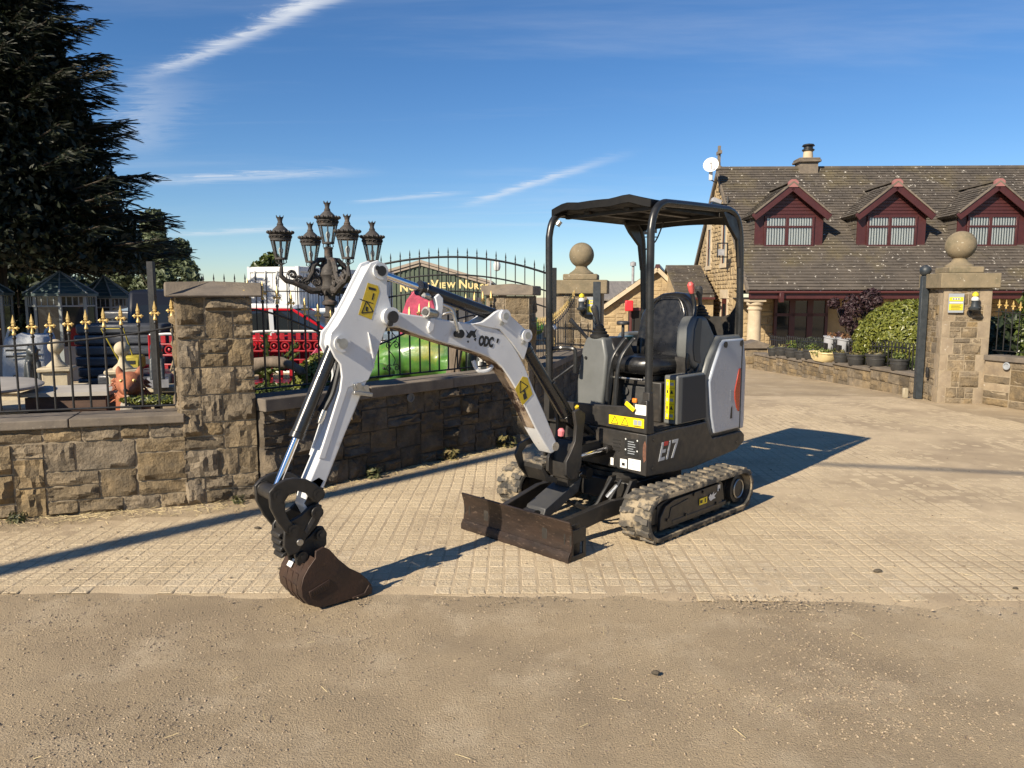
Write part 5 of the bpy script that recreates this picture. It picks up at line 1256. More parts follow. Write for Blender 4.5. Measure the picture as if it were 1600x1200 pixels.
dinosaur(-2.25, 8.6, R(20), .56, 'smaller green dinosaur statue with a pink sail behind the bucket arm cylinder')
# brushwood sheaf, dark urns, white chair frame
br = thing('driftwood_sheaf', 'sheaf of grey brown driftwood sticks leaning behind the wall', 'driftwood', (-.72, 8.75, .25))
m_drift = mat('driftwood', (.21,.165,.125), (.12,.095,.07), 20, .9, stretch=(1,1,.2), bump=.5, bsc=60)
for k in range(46):
    a = rng.uniform(0, 6.28); r0 = rng.uniform(.05,.30); b = MB(); b.tube([(r0*math.cos(a)*1.15, r0*math.sin(a)*.5, rng.uniform(-.2,.0)), (.05*math.cos(a)+.04, .05*math.sin(a), .52), (.07*math.cos(a)+.10, .06*math.sin(a), .98+rng.uniform(-.1,.1))], [.020,.026,.012], 5); b.obj('stick', m_drift, br)
ur = thing('black_urn', 'black garden urn in shade behind the wall right of the driftwood', 'urn', (-.30, 9.1, .0))
b = MB(); b.lathe([(.16,0),(.16,.08),(.06,.14),(.06,.25),(.22,.5),(.26,.8),(.22,1.02),(.27,1.08),(.24,1.08),(.2,1.0)], (0,0,0), 20); b.obj('body', m_post, ur)
b = MB(); b.tube(smooth_path([(-.2,0,.95),(-.14,0,.72),(-.04,0,.66),(.12,0,.66)], 4), .02, 6); b.tube([(-.14,0,.66),(-.14,0,0)], .018, 6); b.tube([(.12,0,.66),(.12,0,0)], .018, 6); b.tube([(-.2,.25,.95),(-.14,.25,.66),(-.14,.25,0)], .018, 6); b.tube([(.12,.25,.66),(.12,.25,0)], .018, 6); b.bx(-.14,.12,0,.25,.655,.675); o = b.obj('white_chair', m_white); o.location = (-.24, 8.72, .18); tag(o, 'white bent tube chair just behind the wall under the curve of the boom', 'chair')
# monkey puzzle in a bed, grey tusk-like log, shrub
m_mp = leaf_mat('monkey_puzzle_green', (.085,.11,.02), (.045,.065,.014), (.16,.17,.04))
mp_ = thing('monkey_puzzle', 'young spiky monkey puzzle tree behind the railings beside the pier', 'plant', (-2.36, 7.2, .62))
def spiky(P, r0):
    b = MB(); P = [Vector(p) for p in P]; b.tube(P, [r0*.55*(1-.4*i/len(P)) for i in range(len(P))], 6)
    for i in range(len(P)-1):
        for q in range(16):
            t_ = q/16; c = P[i].lerp(P[i+1], t_); ax = (P[i+1]-P[i]).normalized(); o_ = ax.orthogonal(); o_.rotate(Matrix.Rotation(q*2.4+i, 3, ax)); tip = c+o_*r0*1.25+ax*r0*.9; s_ = o_.cross(ax)*r0*.35
            b.add([c+s_+o_*r0*.3, c-s_+o_*r0*.3, tip], [(0,1,2)])
    return b
spiky([(0,0,-.45),(0,0,0),(.01,0,.3),(.0,0,.62)], .05).obj('stem', m_mp, mp_, smooth=0)
for (z, dx, dy, up_) in ((.25,.32,-.1,.18),(.22,-.2,.1,.16),(.08,.36,.1,.12),(.05,-.22,-.2,.1),(.3,.25,.2,.22),(-.1,.34,-.15,.05),(-.15,-.2,.1,.04),(-.25,.3,.0,.0)):
    spiky([(0,0,z),(dx*.5,dy*.5,z+up_*.25),(dx,dy,z+up_)], .038).obj('branch', m_mp, mp_, smooth=0)
tk_ = MB(); tk_.tube(smooth_path([(-.55,0,.0),(-.3,0,.0),(-.05,0,.06),(.2,0,.16),(.42,0,.15),(.58,0,.06)], 4), [.085]*4+[.08]*4+[.07]*4+[.055]*4+[.04]*4+[.015], 12)
o = tk_.obj('grey_log', m_drift); o.location = (-2.5, 6.95, .82); tag(o, 'grey tapering curved log lying behind the railings right of the pier', 'log')
dome('box_shrub', -1.75, 7.15, .35, .36, .30, .72, 6000, .026, 41, m_hedge, 'sunlit yellow green shrub behind the sweeping wall and bucket cylinder')
dome('ground_plant', -2.25, 6.95, .30, .40, .28, .50, 3500, .026, 42, m_laurel, 'low green plants at the foot of the spiky monkey puzzle')
# stone balls on plinths, low courtyard wall
m_cream = mat('cream_cast_stone', (.50,.43,.30), (.38,.32,.22), 6, .85, bump=.3, bsc=50)
def ball_plinth(x, y, z, label, s=1.0):
    t = thing('ball_plinth', label, 'plinth', (x, y, z), R(18), 'cream stone balls on plinths behind the railings'); t.scale = (s,)*3
    b = MB(); b.bx(-.12,.12,-.12,.12,-.45,.0); b.bx(-.13,.13,-.13,.13,-.22,-.19); b.obj('plinth', m_cream, t, bevel=.006)
    b = MB(); b.bx(-.16,.16,-.16,.16,0,.045); b.obj('plinth_cap', m_cream, t, bevel=.012)
    b = MB(); b.lathe([(.10,.045),(.10,.06),(.05,.11),(.032,.16),(.034,.18),(.05,.2)], (0,0,0), 16); b.obj('neck', m_cream, t)
    b = MB(); b.sphere((0,0,.262), .078, 20, 12); b.obj('ball', m_cream, t); return t
ball_plinth(-4.86, 8.0, .80, 'cream stone ball on a square plinth, the left one behind the railings')
ball_plinth(-4.13, 7.95, .78, 'cream stone ball on a square plinth, the right one above the fox head')
lw2 = thing('courtyard_wall', 'low cream brick wall behind the fox statue left of the pier', 'stone wall', (-4.05, 7.75, 0), R(6))
b = MB(); b.bx(0, 1.25, .01, .2, 0, .60); b.obj('core', m_mortar, lw2); lay_stones(lw2, (0,0,0), 0, 1.25, .60, 401, row=.075, cw=.06, wmin=3, wmax=4, relief=.012, flatp=1, p2=.05)
b = MB(); b.bx(-.03, 1.28, -.04, .24, .60, .66); b.obj('coping', m_cream, lw2, bevel=.008)
lw3 = thing('pond_wall', 'low pale stone pond edge behind the railings at the far left', 'stone wall', (-6.6, 8.25, 0), R(2))
b = MB(); b.bx(0, 1.7, 0, .25, 0, .52); b.obj('wall', m_cream, lw3); b = MB(); b.bx(-.03, 1.75, -.05, .3, .52, .60); b.obj('coping', m_cream, lw3, bevel=.01)
# terracotta fox statue
m_terra = mat('terracotta', (.36,.125,.055), (.24,.085,.045), 14, .7, bump=.4, bsc=70)
fox = thing('fox_statue', 'terracotta fox statue with a grey chest sitting behind the railings by the pier', 'statue', (-3.38, 6.62, .13), R(18))
b = MB(); b.tube(smooth_path([(0,.22,.05),(0,.18,.25),(0,.05,.48),(0,-.02,.62)], 3), [.17,.18,.18,.17,.16,.15,.14,.13,.12,.115], 14); b.sphere((0,-.04,.70), .115, 16, 10, (1.0,1,.95)); b.tube([(0,-.10,.69),(0,-.18,.665),(0,-.245,.655)], [.08,.055,.032], 10)
for s in (-1, 1):
    b.tube([(s*.07,-.02,.76),(s*.085,-.02,.82),(s*.09,-.02,.86)], [.04,.03,.006], 8); b.tube([(s*.08,-.02,.42),(s*.09,-.10,.2),(s*.09,-.13,.0)], [.06,.05,.05], 8)
b.obj('body', m_terra, fox, remesh=.009)
b = MB()
for k in range(90):
    a = rng.uniform(-2.4, 2.4); zz = rng.uniform(.56,.74); rr = .105+.03*rng.random(); c = Vector((math.sin(a)*rr, .0-math.cos(a)*rr*.35+.02, zz)); d_2 = Vector((math.sin(a), .1, -.55)).normalized()
    b.tube([c, c+d_2*rng.uniform(.035,.065)], [.014,.001], 4)
b.obj('mane', m_terra, fox)
b = MB(); b.sphere((0,-.075,.47), .10, 12, 8, (.85,.8,1.5)); b.obj('chest', mat('grey_plaster', (.36,.33,.27), (.20,.18,.15), 30, .85, bump=.6, bsc=60), fox)
for s in (-1, 1):
    b = MB(); b.sphere((s*.05,-.135,.735), .017, 8, 6); e2 = b.obj('eye', m_gold, fox); b = MB(); b.sphere((s*.052,-.151,.735), .006, 6, 4); b.obj('pupil', m_ink, e2)
b = MB(); b.sphere((0,-.268,.668), .017, 8, 6); b.obj('nose', m_ink, fox)
b = MB(); b.bx(-.28,.28,-.25,.35,-.12,.02); b.obj('plinth', m_mortar, fox)
dome('grass_tuft', -3.10, 6.45, .66, .30, .10, .09, 2500, .016, 43, m_hedge, 'patch of short green grass at the feet of the fox statue')
# small black animal statuettes
def lion(x, y, z, rz, s, label):
    t = thing('animal_statuette', label, 'statuette', (x, y, z), rz, 'small black animal statuettes'); t.scale = (s,)*3
    b = MB(); b.tube(smooth_path([(0,.14,.05),(0,.10,.2),(0,0,.34),(0,-.03,.42)], 3), [.10,.11,.11,.105,.10,.095,.09,.085,.08,.075], 10); b.sphere((0,-.06,.46), .085, 12, 8); b.tube([(0,-.1,.45),(0,-.19,.43)], [.05,.03], 8)
    for q in (-1, 1): b.tube([(q*.06,-.04,.3),(q*.065,-.1,.14),(q*.065,-.13,.0)], [.045,.035,.035], 8); b.tube([(q*.045,-.04,.51),(q*.055,-.04,.56)], [.025,.006], 6)
    b.obj('body', m_post, t, remesh=.014); b = MB(); b.bx(-.14,.14,-.2,.24,-.10,.01); b.obj('base', m_lead, t); return t
lion(-5.15, 8.05, .68, R(40), .72, 'black animal statuette beside the white bulk bag')
lion(-3.66, 7.72, .74, R(25), .72, 'black animal statuette on the courtyard wall next to the pier')
# pale slabs, crate
m_slab = mat('pale_slab', (.42,.39,.34), (.34,.31,.27), 3, .8)
t = thing('stone_table', 'pale stone table top with dark legs behind the railings at the far left', 'table', (-4.75, 6.35, 0), R(-4))
b = MB(); b.lathe([(.02,.80),(.62,.80),(.66,.815),(.66,.83),(.62,.85),(.02,.85)], (0,0,0), 28); b.obj('table_top', m_slab, t); b = MB(); b.lathe([(.3,0),(.3,.05),(.1,.12),(.09,.7),(.2,.8)], (0,0,0), 16); b.obj('leg', m_pot, t)
t = thing('stone_basin', 'shallow rough pale stone basin lying behind the table', 'basin', (-5.0, 7.15, 0), R(5))
b = MB(); b.prism([(-.75,.45),(.75,.45),(.85,.62),(.70,.62),(.62,.55),(-.62,.55),(-.70,.62),(-.85,.62)], lambda x, z, y: (x, y, z), -.4, .4); b.obj('bowl', m_cream, t, bevel=.02); b = MB(); b.bx(-.5,.5,-.3,.3,0,.45); b.obj('base', m_pot, t)
t = thing('wooden_crate', 'brown crate with a pale lid behind the railings left of the fox', 'crate', (-3.95, 6.75, 0), R(12))
m_brown = mat('brown_boards', (.105,.060,.040), (.07,.042,.03), 8, .8, stretch=(1,1,6))
for k in range(5): b = MB(); b.bx(-.32,.32,-.25,-.23,.08+k*.13,.20+k*.13); b.obj('board', m_brown, t)
b = MB(); b.bx(-.31,.31,-.225,.25,.05,.72); b.obj('box', m_brown, t); b = MB(); b.bx(-.36,.36,-.29,.3,.73,.765); b.obj('lid', m_slab, t)
# bulk bag, wrapped pallets, tank, trolley
m_bag = mat('bulk_bag_fabric', (.40,.42,.44), (.32,.34,.36), 4, .7, bump=.5, bsc=9, bdist=.05)
bag = thing('bulk_bag', 'white printed bulk bag slumped behind the railings', 'bulk bag', (-5.76, 9.0, .42), R(15)); bag.scale = (.62,.62,.78)
b = MB(); V = []; n = 28; prof = [(.36,0),(.46,.08),(.48,.3),(.47,.55),(.44,.75),(.40,.88),(.30,.92)]
for j, (r_, z) in enumerate(prof):
    for i in range(n):
        a = 2*PI*i/n; sq = 1/max(abs(math.cos(a)), abs(math.sin(a)))**.62; f = r_*sq*.92*(1+.06*noise.noise((math.cos(a)*2, math.sin(a)*2, z*3)))
        V.append((f*math.cos(a), f*math.sin(a), z+(.07*noise.noise((math.cos(a)*2, math.sin(a)*2, 8)) if j > 3 else 0)))
b.add(V, [(j*n+i, j*n+(i+1) % n, (j+1)*n+(i+1) % n, (j+1)*n+i) for j in range(len(prof)-1) for i in range(n)] + [tuple(range((len(prof)-1)*n, len(prof)*n))]); b.obj('sack', m_bag, bag, smooth=70)
for sx, sy in ((-.3,-.3),(.3,.3)): b = MB(); b.tube(smooth_path([(sx*1.1,sy,.80),(sx*.85,sy,1.0),(sx*.6,sy,.97),(sx*.5,sy*.9,.85)], 4), .012, 5, flat=2); b.obj('loop', m_bag, bag)
lettering('print', '& Co', .20, m_ink, bag, (1,0,0), (0,0,1), (-.02,-.475,.27), shear=.25)
for k in range(2): b = MB(); b.bx(-.28,.30,-.475,-.468,.60+k*.09,.63+k*.09); b.obj('print', m_ink, bag)
m_wrap = mat('wrapped_goods', (.035,.038,.046), (.065,.07,.08), 5, .35, stretch=(1,1,5), bump=.3, bsc=12)
def pallet(x, y, rz, w, d, h, label):
    t = thing('wrapped_pallet', label, 'pallet', (x, y, 0), rz, 'film wrapped pallets of goods in the yard')
    for k in range(3): b = MB(); b.bx(-w/2, w/2, -d/2+k*(d-.1)/2, -d/2+.1+k*(d-.1)/2, 0, .1); b.obj('pallet_bearer', m_brown, t)
    for k in range(7): b = MB(); b.bx(-w/2+k*(w-.1)/6, -w/2+.1+k*(w-.1)/6, -d/2, d/2, .1, .12); b.obj('pallet_slat', m_brown, t)
    n = int(h/.14)
    for k in range(n): b = MB(); b.bx(-w/2+.03+rng.uniform(-.02,.02), w/2-.03+rng.uniform(-.02,.02), -d/2+.03, d/2-.03, .125+k*.14, .255+k*.14); b.obj('sack', m_wrap, t, bevel=.03, seg=2)
    return t
pallet(-5.15, 10.2, R(8), 1.15, 1.0, 1.12, 'tall dark film wrapped pallet behind the bulk bag'); pallet(-5.5, 11.6, R(4), 1.2, 1.0, 1.32, 'further film wrapped pallet with a board on top')
pallet(-4.5, 9.2, R(5), .9, .8, .62, 'low wrapped pallet behind the right ball plinth')
tn = thing('water_tank', 'pale blue grey rounded water tank behind the railings', 'tank', (-5.80, 11.6, 0)); b = MB(); b.lathe([(.30,0),(.32,.03),(.33,1.1),(.31,1.28),(.22,1.38),(.08,1.42),(.08,1.46),(.01,1.46)], (0,0,0), 28); b.obj('body', mat('pale_blue_plastic', (.20,.26,.32), None, rough=.4), tn); b = MB(); b.lathe([(.335,.35),(.345,.37),(.335,.39)], (0,0,0), 28); b.lathe([(.335,.75),(.345,.77),(.335,.79)], (0,0,0), 28); b.obj('rib', mat('pale_blue_plastic', (.20,.26,.32), None, rough=.4), tn)
m_yellow_d = mat('dusty_yellow_paint', (.42,.34,.03), (.30,.24,.03), 20, .6)
ty = thing('hand_trolley', 'thin yellow framed hand trolley with a yellow box behind the right ball plinth', 'trolley', (-4.47, 8.75, 0), R(10))
b = MB(); b.tube([(-.28,0,1.22),(-.04,0,1.22),(.05,.1,.75),(.16,.1,.1)], .008, 6); b.tube([(-.28,0,1.22),(-.10,.1,.75),(-.02,.1,.1)], .008, 6); b.obj('frame', m_yellow_d, ty); b = MB(); b.bx(-.08,.13,-.05,.2,.75,.90); b.obj('box', m_yellow_d, ty, bevel=.02); b = MB(); b.bx(-.04,.08,-.056,-.051,.81,.85); b.obj('print', m_ink, ty)
for s in (-.05,.2): b = MB(); b.lathe([(.02,-.02),(.09,-.02),(.09,.02),(.02,.02)], (s,.15,.09), 14, Matrix.Rotation(R(90), 3, 'Y')); b.obj('wheel', m_pot, ty)
# summerhouses
m_teal = mat('teal_roof', (.055,.085,.085), (.04,.065,.065), 3, .6); m_frame = mat('grey_white_frame', (.21,.235,.235), None, rough=.6)
def summerhouse(x, y, rz, w, label):
    t = thing('summerhouse', label, 'summerhouse', (x, y, gz(y)), rz, 'small eight sided summerhouses'); n = 8; ze, za = 1.78, 2.24; r_ = w/2
    P = [Vector((r_*math.cos(2*PI*(k+.5)/n), r_*math.sin(2*PI*(k+.5)/n), 0)) for k in range(n)]
    for k in range(n):
        a, c = P[k], P[(k+1) % n]; m_ = (a+c)/2; o_ = m_.normalized(); ex = 1.12
        b = MB(); A_ = a*ex+Vector((0,0,ze)); B_ = c*ex+Vector((0,0,ze)); T_ = Vector((0,0,za)); b.add([A_, B_, T_, A_-Vector((0,0,.04)), B_-Vector((0,0,.04))], [(0,1,2),(3,4,1,0),(4,3,2)]); rp = b.obj('roof_panel', m_teal, t, smooth=0)
        for q in range(5):
            f0 = q/6; f1 = (q+.8)/6; e0 = A_.lerp(T_, f0); e1 = B_.lerp(T_, f0); e2 = B_.lerp(T_, f1); e3 = A_.lerp(T_, f1); up2 = Vector((0,0,.012)); b = MB(); b.add([e0+up2, e1+up2, e2, e3, e0, e1], [(0,1,2,3),(4,5,1,0)]); b.obj('roof_board', m_teal, rp)
        b = MB(); b.beam(A_+Vector((0,0,.015)), T_+Vector((0,0,.015)), .025, .025); b.obj('hip', m_frame, t)
        b = MB(); b.beam(a, a+Vector((0,0,ze)), .05, .05, up=(1,0,0)); b.beam(a+Vector((0,0,ze-.03)), c+Vector((0,0,ze-.03)), .05, .05); b.beam(a+Vector((0,0,ze-.24)), c+Vector((0,0,ze-.24)), .03, .03); b.beam(a+Vector((0,0,.7)), c+Vector((0,0,.7)), .05, .05)
        for q in (.25,.5,.75): p = a.lerp(c, q); b.beam(p+Vector((0,0,ze-.24)), p+Vector((0,0,ze-.03)), .018, .018, up=(1,0,0))
        b.obj('window_frame', m_frame, t)
        b = MB(); b.quad(a+Vector((0,0,.72)), c+Vector((0,0,.72)), c+Vector((0,0,ze-.05)), a+Vector((0,0,ze-.05))); b.obj('pane', m_darkglass, t)
        b = MB(); b.quad(a, c, c+Vector((0,0,.68)), a+Vector((0,0,.68))); b.obj('lower_panel', m_frame, t)
    return t
summerhouse(-9.35, 15.7, .1, 1.22, 'middle summerhouse with a steep teal roof behind the bulk bag')
summerhouse(-9.25, 17.2, .3, 1.05, 'right hand summerhouse with a teal roof behind the water tank')
summerhouse(-10.75, 15.2, .2, 1.15, 'left summerhouse with a teal roof cut off by the picture edge')
m_weed = leaf_mat('weed_leaves', (.10,.115,.04), (.065,.07,.03), (.24,.20,.09))
for k, (x, y, sc, lb_) in enumerate(((-3.52, 5.20, .5, 'green weed at the foot of the wall at the left edge'), (-2.12, 5.68, .4, 'low pale weed at the foot of the first stone pier'), (-1.22, 6.52, .65, 'leafy weed growing at the foot of the shaded wall behind the arm'), (-.62, 7.25, .7, 'dry weed at the foot of the shaded wall near the boom'), (-.08, 7.88, .9, 'taller dry weed at the end of the shaded wall'))):
    t = thing('weed', lb_, 'weed', (x, y, 0), k*1.1, 'weeds along the foot of the walls'); t.scale = (sc,)*3
    inst('leaves', tuft(70, .14, .13, 500+k, m_weed if k < 3 else m_drygrass, .04), t)
# overhead line: pole and wire beside the road; their shadows cross the yard
tp = thing('telegraph_pole', 'tall wooden telegraph pole beside the road out to the left', 'telegraph pole', (-8.0, -1.35, 0))
b = MB(); b.tube([(0,0,-.3),(0,0,8.0)], [.13,.095], 14); b.obj('pole', m_bark, tp); b = MB(); b.box((0,0,7.7), (.1,1.2,.1)); b.obj('cross_arm', m_bark, tp)
for s in (-.5,.5): b = MB(); b.lathe([(.02,0),(.04,.05),(.05,.1),(.02,.14)], (0,s,7.75), 10); b.obj('insulator', m_white, tp)
b = MB(); b.tube([(-8.0+k*1.5, -1.35-.18*k*1.5, 7.6-.30*math.sin(PI*k/16)) for k in range(17)], .030, 6); o = b.obj('overhead_cable', m_iron); tag(o, 'black overhead cable strung from the telegraph pole across the yard', 'cable')
# ------------------------------------------------------------ the mini excavator (x forward, y to its left, z up)
EX = thing('mini_excavator', 'white and grey mini excavator with a black canopy, bucket resting on the ground', 'excavator', (.8535, 5.54, .012), R(225))
m_white_p = mat('machine_white', (.64,.65,.66), (.56,.57,.58), 3, .33, dirt=((.40,.34,.27), 11, .60, .82), dirt2=((.16,.13,.10), 55, .685, .72), coat=.3)
m_grey_p = mat('machine_light_grey', (.345,.375,.425), (.32,.35,.40), 3, .32, coat=.3)
m_mid = mat('machine_mid_grey', (.125,.13,.127), (.105,.11,.107), 6, .42)
m_blk = mat('machine_black', (.020,.019,.018), (.030,.027,.024), 9, .45, dirt=((.075,.060,.045), 7, .56, .80))
m_blk2 = mat('black_steel', (.016,.015,.014), (.028,.025,.022), 14, .42, dirt=((.085,.065,.05), 10, .62, .8))
m_tubep = mat('canopy_tube_black', (.014,.015,.016), (.022,.022,.022), 12, .33)
m_rub = mat('track_rubber', (.030,.029,.027), (.055,.050,.042), 11, .85, dirt=((.31,.25,.165), 8, .47, .59), bump=.4, bsc=70)
m_lug = mat('track_lug_rubber', (.060,.056,.050), (.10,.088,.07), 16, .85, dirt=((.29,.235,.16), 13, .49, .64), bump=.4, bsc=70, rnd=.12)
m_rust = mat('worn_brown_steel', (.055,.030,.020), (.032,.020,.015), 8, .55, metal=.25, bump=.25, bsc=60, dirt=((.13,.085,.06), 18, .60, .78))
m_blade = mat('worn_blade_steel', (.060,.040,.031), (.034,.025,.021), 5, .42, metal=.5, dirt=((.17,.12,.09), 22, .58, .74), bump=.2, bsc=50, stretch=(1,1,3))
m_chrome = mat('chrome_rod', (.80,.80,.82), None, rough=.10, metal=1.0)
m_steel = mat('zinc_steel', (.50,.49,.46), (.38,.37,.35), 30, .35, metal=.9)
m_hose = mat('hydraulic_hose', (.014,.014,.014), None, rough=.55)
m_vinyl = mat('seat_vinyl', (.009,.009,.0095), (.013,.013,.0135), 10, .30, bump=.06, bsc=300)
m_decal = mat('decal_yellow', (.82,.62,.01), None, rough=.35)
m_decal_w = mat('worn_decal_yellow', (.62,.44,.02), (.50,.36,.03), 30, .45, dirt=((.25,.18,.06), 40, .62, .74))
m_decal_white = mat('decal_white', (.74,.73,.69), None, rough=.4)
m_silver = mat('silver_print', (.45,.46,.47), None, rough=.35)
m_redp = mat('red_print', (.55,.03,.03), None, rough=.4)
m_reflect = mat('red_reflector', (.40,.045,.015), (.33,.035,.012), 60, .22, spec=.7)
m_undersoil = mat('chipped_underside', (.36,.28,.20), (.24,.18,.125), 22, .88, dirt=((.060,.034,.022), 6, .50, .54), dirt2=((.55,.52,.48), 19, .66, .69), bump=.3, bsc=60)
PHI = R(-4); SXP = .95
def B(bx, by, z): return (SXP + bx*math.cos(PHI) - by*math.sin(PHI), bx*math.sin(PHI) + by*math.cos(PHI), z)
def Bfn(u_, v_, w_): return B(u_, w_, v_)
def Mfn(u_, v_, w_): return (u_, w_, v_)
def P(name, build, m, parent=EX, bevel=.004, seg=2, smooth=35, label=None):
    b = MB(); build(b); return b.obj(name, m, parent, smooth=smooth, bevel=bevel, seg=seg, label=label)
def pin(b, c, r, y0, y1, n=18): b.cyl(B(c[0], y0, c[1]), B(c[0], y1, c[1]), r, n)

# ---- tracks
TA = .53; TR = .150; LUGH = .014
def stadium(n=64, r=TR):
    out = []; per = 2*2*TA + 2*PI*r
    for i in range(n):
        s = per*i/n
        if s < 2*TA: out.append((TA-s, TR+LUGH+r, 0.0, 1.0))           # top run, going back
        elif s < 2*TA+PI*r:
            a = (s-2*TA)/r; out.append((-TA-math.sin(a)*r, TR+LUGH+r*math.cos(a), -math.sin(a), math.cos(a)))
        elif s < 4*TA+PI*r: out.append((-TA+(s-2*TA-PI*r), TR+LUGH-r, 0.0, -1.0))
        else:
            a = (s-4*TA-PI*r)/r; out.append((TA+math.sin(a)*r, TR+LUGH-r*math.cos(a), math.sin(a), -math.cos(a)))
    return out
lb_ = MB()
def lugshape(s):
    # chevron block on one half of the belt; local x along the belt, y outwards from the centre line, z out
    pts = [(-.022,.007),(.016,.007),(.016,.045),(.028,.065),(.028,.108),(-.012,.110),(-.012,.070),(-.022,.055)]
    top = [(p[0]*.86+.001, .008+p[1]*.93) for p in pts]
    n = len(pts); vs = [(p[0], s*p[1], -.004) for p in pts]+[(p[0], s*p[1], LUGH) for p in top]
    f = [tuple(range(n, 2*n))]+[(i, (i+1) % n, n+(i+1) % n, n+i) for i in range(n)]
    if s < 0: f = [q[::-1] for q in f]
    return vs, f
LUG = {}
for s in (-1, 1):
    q = MB(); q.add(*lugshape(s)); LUG[s] = q.mesh('track_lug', 25); LUG[s].materials.append(m_lug)
for sy in (1, -1):
    yc = sy*.570
    st_ = stadium(96)
    b = MB(); V = []; n = len(st_)
    for (x, z, nx, nz) in st_:
        for (h, yy) in ((0,-.112),(0,.112),(-.006,.115),(-.026,.115),(-.026,-.115),(-.006,-.115)): V.append((x+nx*h, yc+yy, z+nz*h))
    b.add(V, [(i*6+k, i*6+(k+1) % 6, ((i+1) % n)*6+(k+1) % 6, ((i+1) % n)*6+k) for i in range(n) for k in range(6)])
    belt = b.obj('track', m_rub, EX)
    N_ = 35; sl2 = stadium(N_*2)
    for i in range(N_):
        for s in (-1, 1):
            x, z, nx, nz = sl2[(2*i + (1 if s > 0 else 0)) % (2*N_)]
            o = inst('track_lug', LUG[s], belt, (x, yc, z), (0, math.atan2(nx, nz), 0))
    # inner guide teeth
    b = MB()
    for i in range(N_):
        x, z, nx, nz = sl2[2*i]; ry = Matrix.Rotation(math.atan2(nx, nz), 3, 'Y'); b.box((x-nx*.035, yc, z-nz*.035), (.035,.05,.03), ry)
    b.obj('guide_teeth', m_rub, belt)
    fr_ = P('track_frame', lambda b: (b.prism([(.50,.10),(.50,.235),(.36,.262),(-.30,.262),(-.33,.235),(-.36,.10)], Mfn, yc-.055, yc+.055), b.bx(-.34,.36, yc-.08, yc+.08, .085,.115)), m_blk)
    so = yc+sy*.055
    P('cover_plate', lambda b: b.prism([(.50,.072),(.49,.16),(.44,.225),(.34,.25),(-.24,.258),(-.26,.235),(-.30,.072)], Mfn, so, so+sy*.022), m_blk, fr_, bevel=.004)
    P('access_plate', lambda b: b.prism([(.40,.135),(.38,.205),(.17,.228),(.13,.19),(.12,.14)], Mfn, so+sy*.022, so+sy*.027), m_blk, fr_, bevel=.002)
    for (x, z) in ((.42,.13),(.20,.12),(-.02,.235),(-.20,.12),(.10,.24),(-.24,.21)):
        P('bolt', lambda b: (b.cyl((x, so+sy*.018, z), (x, so+sy*.032, z), .011, 6)), m_blk2, fr_, bevel=0)
    for x in (.30,.02,-.26):
        P('roller', lambda b: (b.lathe([(.02,-.052),(.05,-.052),(.056,-.045),(.056,-.02),(.035,-.015),(.035,.015),(.056,.02),(.056,.045),(.05,.052),(.02,.052)], (x, yc, .083), 18, Matrix.Rotation(R(90),3,'X'))), m_blk2, fr_, bevel=0)
    P('idler', lambda b: b.lathe([(.02,-.05),(.05,-.05),(.055,-.03),(.108,-.03),(.122,-.02),(.122,.02),(.108,.03),(.055,.03),(.05,.05),(.02,.05)], (TA-.005, yc, TR+LUGH), 26, Matrix.Rotation(R(90),3,'X')), m_blk2, fr_, bevel=0)
    sp = P('sprocket', lambda b: (b.lathe([(.02,-.02),(.122,-.02),(.122,.02),(.02,.02)], (-TA, yc, TR+LUGH), 26, Matrix.Rotation(R(90),3,'X'))), m_blk2, fr_, bevel=0)
    P('drive_motor', lambda b: b.lathe([(.105,0),(.105,.045),(.085,.05),(.085,.046),(.075,.046),(.072,.052),(.015,.055)], (-TA, yc+sy*.018, TR+LUGH), 28, Matrix.Rotation(R(-90)*sy,3,'X')), m_blk, sp, bevel=0)
    P('ring', lambda b: b.tube([(-TA+.068*math.cos(k*PI/14), yc+sy*.072, TR+LUGH+.068*math.sin(k*PI/14)) for k in range(28)], .006, 5, closed=True), m_steel, sp, bevel=0)
    if sy > 0:
        P('warning_decal', lambda b: b.box((-.02, so+.0275, .172), (.10,.001,.045)), m_decal, fr_, bevel=0)
        P('decal_print', lambda b: (b.box((-.045+.0, so+.0285, .172), (.014,.001,.028)), b.box((.008, so+.0285, .172), (.03,.001,.022))), m_ink, fr_, bevel=0)
        P('white_emblem', lambda b: b.prism([(-.09,.185),(-.115,.205),(-.13,.19),(-.16,.212),(-.155,.192),(-.20,.20),(-.165,.178),(-.185,.162),(-.15,.16),(-.12,.152),(-.10,.165)], Mfn, so+.0272, so+.0285), m_decal_white, fr_, bevel=0)
        P('white_tag', lambda b: b.box((-.235, so+.0235, .225), (.035,.002,.045)), m_decal_white, fr_, bevel=0)

# ---- undercarriage, slew ring
uc = P('undercarriage', lambda b: (b.bx(-.30,.36,-.30,.30,.15,.30), b.bx(-.24,-.10,-.50,.50,.14,.25), b.bx(.14,.28,-.50,.50,.14,.25)), m_blk2, bevel=.01)
for y in (.16,.34): P('gusset', lambda b: b.prism([(.36,.13),(.52,.13),(.50,.20),(.40,.335),(.34,.335)], Mfn, y-.012, y+.012), m_blk, uc); P('gusset', lambda b: b.prism([(.36,.13),(.52,.13),(.50,.20),(.40,.335),(.34,.335)], Mfn, -y-.012, -y+.012), m_blk, uc)
P('slew_ring', lambda b: b.lathe([(.10,.30),(.31,.30),(.31,.335),(.29,.337),(.29,.36),(.10,.36)], (0,0,0), 40), m_blk2, bevel=0)
